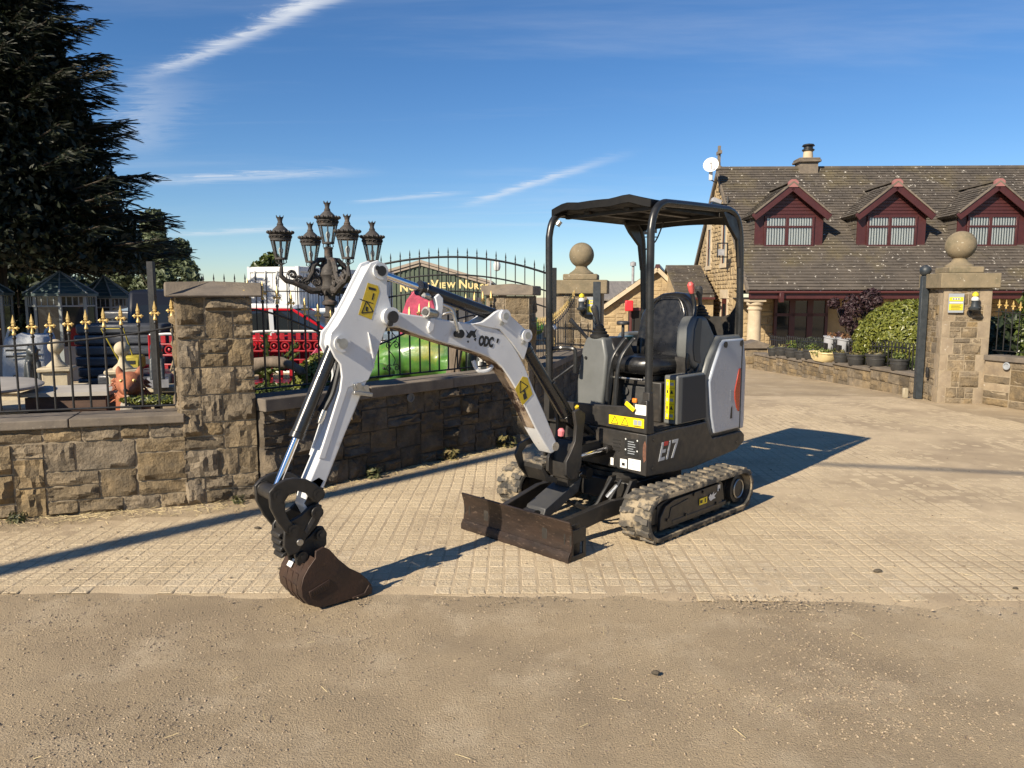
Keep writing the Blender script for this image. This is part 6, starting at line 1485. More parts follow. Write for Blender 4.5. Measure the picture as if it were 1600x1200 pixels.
# ---- dozer blade
prof = [(1.215,.0),(1.196,.055),(1.186,.12),(1.192,.185),(1.212,.245),(1.200,.249),(1.178,.188),(1.170,.12),(1.180,.055),(1.198,.0)]
blade = P('dozer_blade', lambda b: b.prism(prof, Mfn, -.487, .487), m_blade, bevel=.002)
P('cutting_edge', lambda b: b.prism([(1.2185,-.006),(1.2185,.03),(1.2025,.062),(1.1995,.06),(1.212,.03),(1.212,-.006)], Mfn, -.486, .486), m_blade, blade, bevel=.002)
for sy in (1, -1):
    P('end_bracket', lambda b: (b.bx(1.05,1.19, sy*.478-.006, sy*.478+.006, .105,.19), b.bx(1.05,1.19, sy*.478-.006, sy*.478+.006, .0,.03), b.bx(1.05,1.075, sy*.478-.0055, sy*.478+.0055, .028,.107), b.bx(1.165,1.19, sy*.478-.0055, sy*.478+.0055, .028,.107),
        b.bx(1.05,1.19, sy*.43-.006, sy*.43+.006, .0,.20)), m_blk2, blade, bevel=.002)
    arm_p = [(1.19,.05),(1.19,.17),(1.02,.175),(.62,.235),(.44,.225),(.42,.17),(.46,.135),(.70,.115),(1.0,.06)]
    P('blade_arm', lambda b: b.prism(arm_p, lambda u_, v_, w_: (u_, sy*(.265+.075*max(0, min(1, (1.0-u_)/.5)))+w_, v_), -.022, .022), m_blk, bevel=.005)
    P('pivot_pin', lambda b: b.cyl((.465, sy*.29, .185), (.465, sy*.40, .185), .038, 18), m_blk2, bevel=.003)
P('cross_tube', lambda b: b.cyl((1.09,-.27,.13), (1.09,.27,.13), .045, 18), m_blk, bevel=0)
P('rear_plate', lambda b: b.prism([(1.18,.06),(1.18,.19),(1.10,.19),(1.04,.12),(1.04,.06)], Mfn, -.25,.25), m_blk2)
def cov(b): b.prism([(.0,-.052),(.0,.052),(.40,.052),(.40,-.052)], lambda u_, v_, w_: (1.00-u_*.925 - v_*.36, w_, .155+u_*.38+v_*.93), -.085,.085)
cyl_b = P('blade_cylinder', cov, m_mid if False else mat('dark_grey_guard', (.040,.041,.043), (.055,.054,.052), 10, .5, dirt=((.10,.085,.065), 14, .6, .78)), bevel=.006)
P('rod', lambda b: b.cyl((.64,.0,.302), (.49,.0,.362), .018, 14), m_chrome, cyl_b, bevel=0)
P('cylinder_eye', lambda b: (b.cyl((1.03,-.05,.15), (1.03,.05,.15), .045, 16), b.cyl((.49,-.05,.35), (.49,.05,.35), .038, 16)), m_blk2, cyl_b, bevel=.003)
for k, y in enumerate((.05,.13)):
    P('hydraulic_hose', lambda b: b.tube(smooth_path([(.72,y,.20),(.62,y+.05,.14),(.55,y+.10,.15),(.50,y+.13,.24),(.42,y+.14,.33)], 5), .013, 7), m_hose, bevel=0)
P('hose_fitting', lambda b: b.cyl((.515,.225,.22), (.46,.27,.30), .017, 8), m_steel, bevel=0)

# ---- upper frame
body = P('upper_frame', lambda b: (b.prism([(.36,.39),(.36,.655),(-.84,.655),(-.88,.52),(-.86,.45),(-.76,.40),(-.15,.37)], Mfn, -.45,.45),), m_blk, bevel=.01)
# left skirt panel with the model number; front left plate with a cut out; deck
side_prof = [(.405,.385),(.405,.668),(-.335,.672),(-.352,.640),(-.40,.565),(-.43,.535),(-.865,.535),(-.915,.50),(-.915,.445),(-.80,.395),(-.15,.352)]
for sy in (1, -1):
    sk = P('side_panel', lambda b: b.prism(side_prof, Mfn, sy*.45, sy*.474), m_blk, bevel=.008, seg=3)
    for (x, z) in ((.33,.625),(.34,.43),(-.80,.455)): P('bolt', lambda b: b.cyl((x, sy*.470, z), (x, sy*.479, z), .012, 8), m_blk2, sk, bevel=.002)
    if sy > 0: skL = sk
YL = .4755
def skpt(x, z): return (x, YL, z)
# model number: E with a red upper bar, 1, 7 (slanted strokes)
def glyph(polys, x0, m, name):
    b = MB()
    for poly in polys: b.prism([(x0-(u_+v_*.30), .470+v_) for u_, v_ in poly], Mfn, YL-.001, YL+.0012)
    return b.obj(name, m, skL, smooth=0)
Hh_ = .125
glyph([[(0,0),(.068,0),(.068,.022),(.022,.022),(.022,.052),(.062,.052),(.062,.074),(.022,.074),(.022,.125),(0,.125)]], .275, m_silver, 'number_letter')
glyph([[(.032,.098),(.078,.098),(.078,.125),(.032,.125)]], .275, m_redp, 'number_letter')
glyph([[(.088,0),(.110,0),(.110,.125),(.094,.125)]], .275, m_silver, 'number_letter')
glyph([[(.142,0),(.166,0),(.188,.103),(.188,.125),(.120,.125),(.120,.103),(.164,.103)]], .263, m_silver, 'number_letter')
fp = P('front_panel', lambda b: b.prism([(.474,.388),(.474,.670),(-.02,.672),(-.02,.64),(.02,.63),(.06,.56),(.18,.555),(.215,.52),(.215,.46),(.20,.43),(.24,.405)], lambda y, z, x: (x, y, z), .395,.418), m_blk, bevel=.006)
P('corner_wear', lambda b: b.prism([(.445,.52),(.447,.60),(.462,.63),(.472,.60),(.472,.50),(.455,.48)], lambda y, z, x: (x, y, z), .4185,.4196), mat('bare_rust', (.17,.07,.04), (.09,.045,.03), 40, .8), fp, bevel=0)
kp = P('kick_plate', lambda b: b.prism([(.475,.675),(.475,.90),(.44,.90),(.39,.85),(.05,.832),(-.28,.825),(-.28,.72),(-.24,.70)], lambda y, z, x: (x, y, z), .40,.424), m_blk, bevel=.006)
def fq(name, y0, y1, z0, z1, m, parent=fp, d=.4195, t=.0015):
    return P(name, lambda b: b.bx(d, d+t, y0, y1, z0, z1), m, parent, bevel=0)
def fpoly(name, pts, m, parent, d): return P(name, lambda b: b.prism(pts, lambda y, z, x: (x, y, z), d, d+.0012), m, parent, bevel=0)
# (viewed from the front the machine's left is on the right)
fq('warning_decal', .165, .455, .712, .775, m_decal, kp, .4245)
def warn_tri(name, y, z, s, parent, d, m=m_ink):
    b = MB(); w = s*.085
    A_, B_, C_ = Vector((d, y-s*.5, z-s*.42)), Vector((d, y+s*.5, z-s*.42)), Vector((d, y, z+s*.48))
    for p, q in ((A_, B_), (B_, C_), (C_, A_)): b.beam(p, q, w*.02+.001, w, up=(0,0,1) if abs((q-p).z) < 1e-4 else (0,1,0))
    return b.obj(name, m, parent)
for y in (.215,.300): warn_tri('triangle_print', y, .742, .058, kp, .4262)
fq('decal_rule', .3495,.3515,.718,.770, m_ink, kp, .4262); fq('book_print', .372,.402,.728,.762, m_signgrey, kp, .4262); fq('book_print', .406,.436,.728,.762, m_signgrey, kp, .4262); fq('print_line', .375,.433,.718,.723, m_ink, kp, .4262)
fq('paper_label', .382,.470,.800,.868, m_decal_white, kp, .4245)
for k in range(4): fq('print_line', .392,.392+(.065,.045,.06,.05)[k],.855-.012*k,.858-.012*k, m_signgrey, kp, .4262)
fq('data_plate', .300,.408,.508,.628, m_ink)
for k in range(6): fq('plate_print', .325,.325+(.05,.06,.062,.045,.06,.055)[k],.605-.016*k,.610-.016*k, m_signgrey, fp, .4212)
for (y, z) in ((.306,.622),(.402,.622),(.306,.55),(.402,.55)): P('rivet', lambda b: b.cyl((.4205,y,z),(.4225,y,z),.006,8), m_white, fp, bevel=0)
fq('paper_label', .330,.432,.418,.492, m_decal_white); fq('paper_label', .262,.318,.420,.480, m_decal_white); fq('paper_label', .18,.205,.424,.475, m_decal_white)
for k in range(3): fq('print_line', .35,.35+(.05,.03,.04)[k],.475-.02*k,.478-.02*k, m_signgrey, fp, .4212)
fq('print_mark', .278,.302,.435,.455, m_ink, fp, .4212)
for k in range(4): P('vent_slot', lambda b: b.box((.419,.228,.605-.024*k), (.004,.062,.010)), m_dark, fp, bevel=.002)
P('deck', lambda b: b.bx(-.36,.398,-.46,.46,.656,.672), m_blk2, bevel=.003)
P('floor_mat', lambda b: b.bx(-.30,.39,-.22,.45,.672,.680), mat('dusty_floor_mat', (.075,.062,.048), (.035,.031,.027), 12, .9, bump=.6, bsc=60), bevel=.003)
kt = P('key_tag', lambda b: b.box((.445,.352,.852), (.008,.085,.032), Matrix.Rotation(R(-32),3,'X')), m_decal, bevel=.006)
P('key_clip', lambda b: b.box((.44,.388,.895), (.02,.035,.03)), mat('orange_plastic', (.75,.20,.02), None, rough=.4), kt, bevel=.006)

# ---- engine hood at the back
hood_prof = [(-.345,.674),(-.425,.548),(-.875,.548),(-.905,.60),(-.905,1.08),(-.86,1.29),(-.50,1.29),(-.36,1.13),(-.285,.98),(-.325,.76)]
P('engine_cover', lambda b: b.prism([(-.40,.55),(-.86,.55),(-.92,.60),(-.92,1.08),(-.86,1.23),(-.52,1.23),(-.40,1.05)], Mfn, -.40,.40), m_blk, bevel=.02, seg=3)
for sy in (1, -1):
    hs = P('hood_surround', lambda b: b.prism(hood_prof, Mfn, sy*.36, sy*.462), m_mid, bevel=.022, seg=4)
    pan = [(-.395,.70),(-.445,.565),(-.872,.565),(-.885,.60),(-.885,1.08),(-.845,1.262),(-.545,1.262),(-.505,1.235),(-.405,1.07),(-.352,.96),(-.378,.80)]
    dp = P('hood_door', lambda b: b.prism(pan, Mfn, sy*.44, sy*.480), m_grey_p, hs, bevel=.014, seg=4)
    P('reflector', lambda b: b.prism([(-.718,.86),(-.775,1.03),(-.80,1.035),(-.80,.70),(-.785,.70),(-.755,.73),(-.725,.80)], Mfn, sy*.478, sy*.486), m_reflect, hs, bevel=.003)
    P('handle_slot', lambda b: b.prism([(-.665,.655),(-.675,.735),(-.695,.755),(-.70,.655)], Mfn, sy*.476, sy*.4815), m_ink, hs, bevel=.002)
    for k in range(5): P('vent_slot', lambda b: b.box((-.672, sy*.4805, .80+.018*k), (.03,.003,.006)), m_signgrey, hs, bevel=0)
    for x in (-.56,-.80): P('door_bolt', lambda b: (b.lathe([(.0,0),(.022,0),(.024,-.006)], (x, sy*.4815, 1.225), 14, Matrix.Rotation(R(90),3,'X'))), m_blk2, hs, bevel=0)
    P('seam', lambda b: b.prism([(-.812,.56),(-.812,1.25),(-.826,1.25),(-.826,.56)], Mfn, sy*.4795, sy*.4815), m_ink, hs, bevel=0)
    P('rear_corner', lambda b: b.lathe([(.078,.56),(.082,.62),(.082,1.06),(.06,1.22)], (-.865, sy*.398, 0), 20), m_grey_p, hs, bevel=0)
P('tail_door', lambda b: b.bx(-.955,-.90,-.36,.36,.56,1.16), m_grey_p, bevel=.02, seg=3)
P('counterweight', lambda b: b.prism([(-.86,.40),(-.96,.46),(-.965,.535),(-.86,.545)], Mfn, -.42,.42), m_blk, bevel=.02, seg=3)
# ---- rear guard plate under the canopy
P('rear_guard', lambda b: b.prism([(-.43,1.27),(.43,1.27),(.43,1.62),(.40,1.50),(.36,1.445),(.30,1.425),(-.30,1.425),(-.40,1.50),(-.43,1.62)], lambda y, z, x: (x, y, z), -.845,-.825), m_blk, bevel=.003)
# ---- canopy
cn = None
for sy in (1, -1):
    path = smooth_path([(.365,sy*.445,.66),(.368,sy*.445,1.2),(.378,sy*.445,1.90),(.372,sy*.445,2.04),(.335,sy*.445,2.135),(.255,sy*.445,2.188),(.12,sy*.445,2.20),(-.50,sy*.445,2.215),(-.62,sy*.445,2.213),(-.715,sy*.445,2.175),(-.772,sy*.445,2.09),(-.80,sy*.445,1.92),(-.835,sy*.445,1.27)], 6)
    P('canopy_post', lambda b: b.tube(path, .026, 14), m_tubep, bevel=0)
    P('post_foot', lambda b: b.prism([(.33,.67),(.40,.67),(.395,.95),(.35,.95)], Mfn, sy*.418, sy*.472), m_blk, bevel=.004)
    P('post_gusset', lambda b: b.prism([(-.50,2.205),(-.70,2.165),(-.765,2.05),(-.80,1.80),(-.775,1.80),(-.735,2.0),(-.60,2.10)], Mfn, sy*.445-.014, sy*.445+.014), m_blk, bevel=.003)
roof = P('canopy_roof', lambda b: b, m_blk) if False else None
b = MB(); nx2, ny2 = 16, 16; V = []
def roofz(u_, v_):   # u along x, v along y; both 0..1
    z = 2.215 + .030*math.sin(PI*v_)**.8
    z += .028*max(0, 1-abs(v_-.80)/.16)*max(0, (u_-.45)/.55) + .022*max(0, 1-abs(v_-.16)/.16)*max(0, (u_-.45)/.55)
    z -= .05*max(0, (.10-u_)/.10)
    return z
for j in range(ny2+1):
    for i in range(nx2+1):
        u_, v_ = i/nx2, j/ny2; V.append((-.77+1.105*u_ + .03*math.sin(PI*v_)*u_, -.465+.875*v_, roofz(u_, v_)))
n0 = len(V)
for j in range(ny2+1):
    for i in range(nx2+1):
        u_, v_ = i/nx2, j/ny2; e = min(i, nx2-i, j, ny2-j); x, y, z = V[j*(nx2+1)+i]
        rib = .018*(1 if (j % 4 in (1,2)) and e > 1 else 0)
        V.append((x, y, z-(.056 if e == 0 else .028)+rib*.6))
F_ = []; w1 = nx2+1
for j in range(ny2):
    for i in range(nx2): F_ += [(j*w1+i, j*w1+i+1, (j+1)*w1+i+1, (j+1)*w1+i), (n0+j*w1+i, n0+(j+1)*w1+i, n0+(j+1)*w1+i+1, n0+j*w1+i+1)]
for i in range(nx2): F_ += [(i+1, i, n0+i, n0+i+1), (ny2*w1+i, ny2*w1+i+1, n0+ny2*w1+i+1, n0+ny2*w1+i)]
for j in range(ny2): F_ += [(j*w1, (j+1)*w1, n0+(j+1)*w1, n0+j*w1), ((j+1)*w1+nx2, j*w1+nx2, n0+j*w1+nx2, n0+(j+1)*w1+nx2)]
m_canopy = mat('canopy_black', (.0055,.0052,.005), (.009,.0085,.008), 7, .5, spec=.22)
b.add(V, F_); rf_ = b.obj('canopy_roof', m_canopy, EX, smooth=30, bevel=.004)
for x in (.20,-.55): P('roof_brace', lambda b: b.beam((x,-.43,2.165), (x,.43,2.175), .035, .03), m_blk2, rf_, bevel=.003)
for y in (-.2,.15): P('roof_brace', lambda b: b.beam((.25,y,2.18), (-.62,y,2.18), .05, .02), m_blk2, rf_, bevel=.003)
for sy in (1,-1): P('roof_bolt', lambda b: (b.cyl((.30,sy*.41,2.13),(.315,sy*.425,2.10),.022,10)), m_steel, rf_, bevel=.003)
P('tie_cord', lambda b: b.tube(smooth_path([(-.50,-.05,2.15),(-.62,-.2,2.02),(-.70,-.36,1.96)], 4), .006, 5), m_hose, rf_, bevel=0)
# grab rail and mirror stay at the right hand front
P('grab_rail', lambda b: b.tube(smooth_path([(.36,-.44,1.19),(.30,-.40,1.20),(.28,-.30,1.20),(.27,-.275,1.17),(.27,-.275,1.02)], 4), .016, 8), m_tubep, bevel=0)
P('stay_rod', lambda b: b.tube([(.27,-.28,1.08),(.37,-.45,.93),(.38,-.46,.84)], .010, 6), m_tubep, bevel=0)

# ---- operator station
seat = P('seat', lambda b: b.prism([(-.42,-.18),(-.40,-.24),(.03,-.24),(.10,-.20),(.13,-.10),(.135,0),(.13,.10),(.10,.20),(.03,.24),(-.40,.24),(-.42,.18)], lambda x, y, z: (x, y+.08, 1.01+z + .015*(x > 0)), 0, .13), m_vinyl, bevel=.06, seg=5, smooth=60)
def back(b):
    prof = [(-.20,0),(-.225,.10),(-.225,.26),(-.20,.40),(-.155,.50),(-.09,.545),(0,.555),(.09,.545),(.155,.50),(.20,.40),(.225,.26),(.225,.10),(.20,0)]
    b.prism(prof, lambda y, z, x: (-.36-.16*z+x - .05*(1-(y/.23)**2), y*1.08+.08, 1.06+z), -.06,.05)
bk = P('backrest', back, m_vinyl, seat, bevel=.035, seg=4)
def lum(b): b.prism([(-.13,.02),(-.15,.20),(-.13,.30),(.13,.30),(.15,.20),(.13,.02)], lambda y, z, x: (-.36-.16*z+x - .05*(1-(y/.23)**2), y+.06, 1.06+z), .04,.062)
P('lumbar_pad', lum, m_vinyl, bk, bevel=.018, seg=4)
def hd(b): b.prism([(-.12,.36),(-.135,.44),(-.09,.505),(.09,.505),(.135,.44),(.12,.36)], lambda y, z, x: (-.36-.16*z+x - .05*(1-(y/.23)**2), y+.06, 1.06+z), .04,.058)
P('head_pad', hd, m_vinyl, bk, bevel=.014, seg=4)
for sy in (-1, 1):
    P('bolster', lambda b: b.tube(smooth_path([(-.335-.16*z - .02, .08+sy*yy*1.08, 1.06+z) for z, yy in ((.02,.185),(.12,.205),(.26,.205),(.38,.185),(.47,.14),(.51,.08))], 4), [.028,.034,.036,.037,.038]+[.038]*8+[.034,.032,.03,.028,.026,.024,.022,.02], 10), m_vinyl, bk, bevel=0)
P('piping', lambda b: b.tube(smooth_path([(-.312-.16*z, .08+yy, 1.06+z) for z, yy in ((.04,-.155),(.20,-.165),(.33,-.145),(.40,-.155),(.50,-.10),(.515,0),(.50,.10),(.40,.155),(.33,.145),(.20,.165),(.04,.155))], 4), .004, 5), m_vinyl, bk, bevel=0)
P('seat_rail', lambda b: (b.bx(-.36,.05,-.10,-.06,.975,1.01), b.bx(-.36,.05,.18,.22,.975,1.01), b.tube([(.05,-.08,.99),(.09,-.08,.99),(.09,.2,.99),(.05,.2,.99)], .009, 6)), m_steel, seat, bevel=.002)
P('seat_base', lambda b: b.bx(-.40,.00,-.30,.30,.68,.972), m_blk, bevel=.01)
P('storage_hatch', lambda b: (b.bx(.0,.012,-.16,.18,.72,.93), b.box((.02,.03,.80), (.02,.16,.05)), b.cyl((.0,.0,.89),(.03,.0,.89),.028,14)), mat('worn_black_plastic', (.04,.04,.04), (.06,.058,.055), 20, .5), bevel=.004)
# grey side case with the yellow pictogram strip
sc_ = P('side_case', lambda b: b.prism([(.05,.69),(.05,1.035),(-.30,1.035),(-.34,.69)], Mfn, .355,.470), m_mid, bevel=.012, seg=3)
P('case_side', lambda b: b.prism([(-.005,.70),(-.005,1.02),(-.30,1.02),(-.33,.70)], Mfn, .469,.4735), mat('dark_slate_panel', (.024,.028,.034), None, rough=.55, spec=.3), sc_, bevel=.003)
P('warning_decal', lambda b: b.bx(.051,.0525,.374,.446,.725,1.005), m_decal, sc_, bevel=0)
for k in range(5):
    z = .975-.056*k
    P('decal_rule', lambda b: b.bx(.0526,.0534,.374,.446,z-.030,z-.0285), m_ink, sc_, bevel=0)
    P('pictogram', lambda b: (b.bx(.0526,.0534,.382,.392,z-.010,z+.012), b.prism([(.408,z-.012),(.436,z-.012),(.422,z+.016)] if k % 2 else [(.408,z-.010),(.436,z-.010),(.436,z+.010),(.408,z+.010)], lambda y, zz, x: (x, y, zz), .0526,.0534)), m_ink if k % 2 else m_signgrey, sc_, bevel=0)
# left lever pod, long lever with a red knob, joystick
pod = P('left_pod', lambda b: b.prism([(-.20,1.10),(-.16,1.18),(-.17,1.36),(-.23,1.44),(-.38,1.44),(-.50,1.30),(-.52,1.10),(-.44,.98),(-.36,.98)], Mfn, .30,.43), m_mid, bevel=.03, seg=4)
P('pod_trim', lambda b: b.prism([(-.215,1.12),(-.19,1.20),(-.20,1.35),(-.245,1.43),(-.30,1.43),(-.28,1.2),(-.30,1.10)], Mfn, .428,.438), mat('slate_trim', (.03,.036,.044), None, rough=.4), pod, bevel=.004)
P('lever_guts', lambda b: (b.bx(-.36,-.16,.30,.40,.95,1.15), b.cyl((-.2,.35,1.03),(-.2,.42,1.03),.035,10), b.box((-.25,.42,1.02),(.09,.02,.05)), b.tube(smooth_path([(-.2,.41,.96),(-.26,.43,1.06),(-.3,.41,1.12)],4),.012,6)), m_blk2, bevel=.004)
lv = P('lock_lever', lambda b: b.tube(smooth_path([(-.185,.385,1.02),(-.17,.40,1.12),(-.19,.40,1.25),(-.255,.39,1.40),(-.285,.38,1.50),(-.275,.37,1.57),(-.255,.365,1.62)], 5), .015, 8), m_tubep, bevel=0)
P('lever_knob', lambda b: b.tube([(-.262,.367,1.605),(-.256,.366,1.625),(-.246,.364,1.665),(-.241,.363,1.685)], [.015,.022,.026,.012], 14), mat('faded_red_knob', (.55,.10,.09), None, rough=.4), lv, bevel=0)
def joystick(x, y, z, tx, ty, parent=EX):
    j = P('joystick', lambda b: (b.tube([(x,y,z),(x+tx*.4,y+ty*.4,z+.09),(x+tx*.7,y+ty*.7,z+.13),(x+tx,y+ty,z+.17),(x+tx,y+ty,z+.19)], [.012,.014,.024,.028,.012], 12)), m_pot, bevel=0)
    P('boot', lambda b: b.lathe([(.070,-.05),(.072,-.03),(.055,-.022),(.060,-.008),(.043,.0),(.048,.014),(.032,.022),(.035,.034),(.018,.05)], (x,y,z), 16), m_hose, j, bevel=0)
joystick(-.40,.36,1.47,.02,-.01)
# right hand console: grey front cover, joystick, travel levers, small lever
cons = P('front_console', lambda b: b.prism([(-.31,.68),(-.315,.95),(-.285,1.20),(-.25,1.285),(-.09,1.285),(-.05,1.15),(-.055,.95),(-.09,.68)], lambda y, z, x: (x - .10*max(0, z-1.0), y, z), .09,.205), m_mid, bevel=.022, seg=4)
P('console_back', lambda b: b.prism([(-.34,.68),(-.34,1.20),(-.24,1.28),(-.09,1.28),(-.02,1.15),(-.02,.68)], lambda y, z, x: (x, y, z), -.12,.09), m_blk, cons, bevel=.015, seg=3)
P('console_bolt', lambda b: b.cyl((.19,-.24,1.13),(.195,-.24,1.13),.012,10), m_ink, cons, bevel=0)
P('armrest', lambda b: b.prism([(-.40,1.15),(-.40,1.25),(-.05,1.25),(.0,1.18),(-.05,1.12)], Mfn, -.40,-.24), m_mid, bevel=.02, seg=3)
P('console_tray', lambda b: (b.bx(-.34,-.06,-.26,-.18,1.24,1.275),), mat('green_glass_tray', (.03,.07,.055), None, rough=.25), bevel=.006)
joystick(.12,-.17,1.33,.03,-.03)
P('control_lever', lambda b: b.tube([(.10,-.28,1.25),(.16,-.36,1.36),(.19,-.40,1.41)], [.012,.014,.018], 8), m_pot, bevel=0)
P('dial_knob', lambda b: b.lathe([(.045,0),(.05,.01),(.048,.022),(.03,.028)], (-.10,-.12,1.37), 16), m_pot, bevel=0)
P('dial_stem', lambda b: b.cyl((-.10,-.12,1.27),(-.10,-.12,1.37),.012,8), m_pot, bevel=0)
for k, y in enumerate((.0,.075)):
    P('travel_lever', lambda b: b.tube(smooth_path([(.235,y-.005,.69),(.235,y,.95),(.215,y+.02,1.14),(.15,y+.055,1.25),(.12,y+.07,1.285)], 5), [.016]*20+[.02], 8, flat=.7), m_tubep, bevel=0)
    P('foot_pedal', lambda b: b.box((.28,y+.01,.72), (.12,.06,.012), Matrix.Rotation(R(20),3,'Y')), m_blk2, bevel=.004)

# ---- swing post, king post bracket
P('swing_post', lambda b: (b.cyl((.63,0,.44), (.63,0,.60), .075, 22), b.prism([(.34,.47),(.34,.58),(.62,.575),(.62,.475)], Mfn, -.09,.09), b.lathe([(.05,.60),(.05,.615),(.02,.62)], (.63,0,0), 16)), m_blk, bevel=.006, seg=3)
P('swing_cylinder', lambda b: (b.cyl((.42,.13,.53), (.20,.20,.55), .035, 14)), m_blk2, bevel=0)
P('swing_rod', lambda b: b.cyl((.64,.09,.505), (.40,.135,.53), .016, 12), m_chrome, bevel=0)
kpb = None
for sy in (1, -1):
    P('king_post', lambda b: b.prism([(-.33,.80),(-.27,.835),(-.225,.82),(-.245,.72),(-.235,.62),(-.195,.55),(-.150,.49),(-.150,.40),(-.20,.36),(-.26,.37),(-.295,.45),(-.305,.60)], Bfn, sy*.085-.014, sy*.085+.014), m_blk, bevel=.004)
P('king_block', lambda b: (b.prism([(-.30,.40),(-.30,.62),(-.24,.62),(-.19,.50),(-.19,.36),(-.27,.36)], Bfn, -.08,.08), b.prism([(-.32,.30),(-.32,.40),(-.20,.40),(-.20,.30)], Bfn, -.06,.06)), m_blk2, bevel=.006)
P('front_guard', lambda b: (b.prism([(-.05,.66),(.10,.62),(.13,.55),(.09,.46),(.02,.38),(-.06,.36),(-.08,.39),(.00,.42),(.06,.50),(.07,.56),(.03,.60),(-.05,.61)], Bfn, -.11,-.09), b.prism([(-.08,.395),(.0,.42),(.06,.50),(.065,.47),(.02,.385),(-.08,.36)], Bfn, -.09,.09)), m_blk2, bevel=.004)
P('boom_pivot_pin', lambda b: pin(b, (-.085,.60), .026, -.066, .066), m_steel, bevel=.003)
P('hose_cap', lambda b: b.tube([B(-.14,.055,.665),B(-.14,.06,.70),B(-.14,.06,.715)], [.02,.024,.012], 10), mat('pink_cap', (.70,.20,.22), None, rough=.4), bevel=0)
# hoses looping over the king post
for k in range(4):
    P('hydraulic_hose', lambda b: b.tube(smooth_path([(.42,-.12+.05*k,.62),(.55,-.11+.05*k,.70),(.68,-.09+.045*k,.80),(.78,-.07+.04*k,.92),(.86,-.05+.03*k,1.02)], 5), .014, 7), m_hose, bevel=0)
P('hose_fitting', lambda b: (b.cyl((.63,.055,.80),(.655,.065,.845),.014,10),), m_decal_w, bevel=.002)

# ---- boom
UP = [(-.105,.615),(.019,.847),(.104,.992),(.186,1.149),(.245,1.235),(.30,1.305),(.37,1.368),(.45,1.402),(.52,1.418),(.723,1.440),(.867,1.463),(1.05,1.488),(1.155,1.508)]
LO = [(1.20,1.490),(1.19,1.445),(1.10,1.412),(.977,1.370),(.78,1.311),(.62,1.268),(.53,1.240),(.472,1.217),(.415,1.184),(.371,1.150),(.309,1.077),(.256,1.005),(.191,.905),(.092,.741),(.006,.620),(-.05,.555),(-.085,.565)]
boom = P('boom', lambda b: b.prism(UP+LO, Bfn, -.060, .060), m_white_p, bevel=.009, seg=3, label='white cranked boom with chipped paint underneath')
lo_ = LO[2:14]
def under(b):
    n = len(lo_); vs = []
    for k, (x, z) in enumerate(lo_):
        a = lo_[max(0,k-1)]; c = lo_[min(n-1,k+1)]; d = Vector((c[0]-a[0], c[1]-a[1])).normalized(); nn = Vector((d.y, -d.x)); 
        if nn.y > 0 and abs(nn.y) > .3: nn = -nn
        if abs(nn.y) <= .3 and nn.x < 0: nn = -nn
        for w in (-.052,.052): vs.append(B(x+nn.x*.0025, w, z+nn.y*.0025))
        for w in (-.052,.052): vs.append(B(x-nn.x*.003, w, z-nn.y*.003))
    f = []
    for k in range(n-1): f += [(4*k,4*k+1,4*k+5,4*k+4), (4*k+2,4*k+6,4*k+7,4*k+3), (4*k,4*k+4,4*k+6,4*k+2), (4*k+1,4*k+3,4*k+7,4*k+5)]
    b.add(vs, f)
P('worn_underside', under, m_undersoil, boom, bevel=0)
for sy in (1, -1):
    P('boom_bracket', lambda b: b.prism([(.60,1.423),(.53,1.433),(.475,1.462),(.43,1.490),(.395,1.503),(.35,1.492),(.27,1.438),(.185,1.375),(.160,1.335),(.168,1.27),(.20,1.19),(.30,1.30),(.40,1.385)], Bfn, sy*.057-.012, sy*.057+.012), m_white_p, boom, bevel=.004)
    for c in ((.37,1.465),(.192,1.342)):
        P('pin_boss', lambda b: pin(b, c, .036, sy*.055, sy*.092), m_white_p, boom, bevel=.004)
        P('pin_end', lambda b: (pin(b, c, .020, sy*.09, sy*.097), pin(b, (c[0]+.02, c[1]-.045), .010, sy*.065, sy*.085, 8)), m_steel, boom, bevel=.002)
P('tip_boss', lambda b: pin(b, (1.173,1.475), .046, -.098, .098), m_white_p, boom, bevel=.006)
P('tip_pin', lambda b: (pin(b, (1.173,1.475), .030, -.112, .112), pin(b, (1.19,1.44), .012, .098, .112, 8)), m_blk2, boom, bevel=.003)
P('boom_rib', lambda b: b.prism([(.905,1.466),(.87,1.462),(.885,1.395),(.915,1.375),(.93,1.41)], Bfn, .058,.074), m_white_p, boom, bevel=.006)
# worn lettering and emblem on the boom side (only fragments survive)
BX = Vector((-math.cos(PHI), -math.sin(PHI), -.145)); BY = Vector((-.145*math.cos(PHI), -.145*math.sin(PHI), 1.0))
def blet(txt, s, x, z, sh=0.0, bold=.004, sp=1.0): return lettering('worn_lettering', txt, s, m_ink, boom, BX, BY, B(x, .0605, z), shear=sh, bold=bold, space=sp, extrude=.0012)
lettering('worn_lettering', 'ODC', .080, m_ink, boom, BX, BY, B(.500, .0605, 1.313), xs=.62, shear=.08, bold=.005, space=.98, extrude=.0012); blet("'", .075, .421, 1.296, .2, .004)
_sh = lambda L_: [(x-.085, z-.005) for x, z in L_]
P('worn_emblem', lambda b: (b.prism(_sh([(.735,1.395),(.715,1.372),(.70,1.39),(.672,1.385),(.655,1.398),(.668,1.372),(.660,1.352),(.676,1.345),(.690,1.362),(.708,1.345),(.735,1.352),(.722,1.368)]), Bfn, .0605,.0622), b.prism(_sh([(.676,1.335),(.664,1.325),(.658,1.342),(.668,1.346)]), Bfn, .0605,.0622), b.prism(_sh([(.728,1.325),(.72,1.317),(.713,1.325),(.72,1.333)]), Bfn, .0605,.0622)), m_ink, boom, bevel=0)
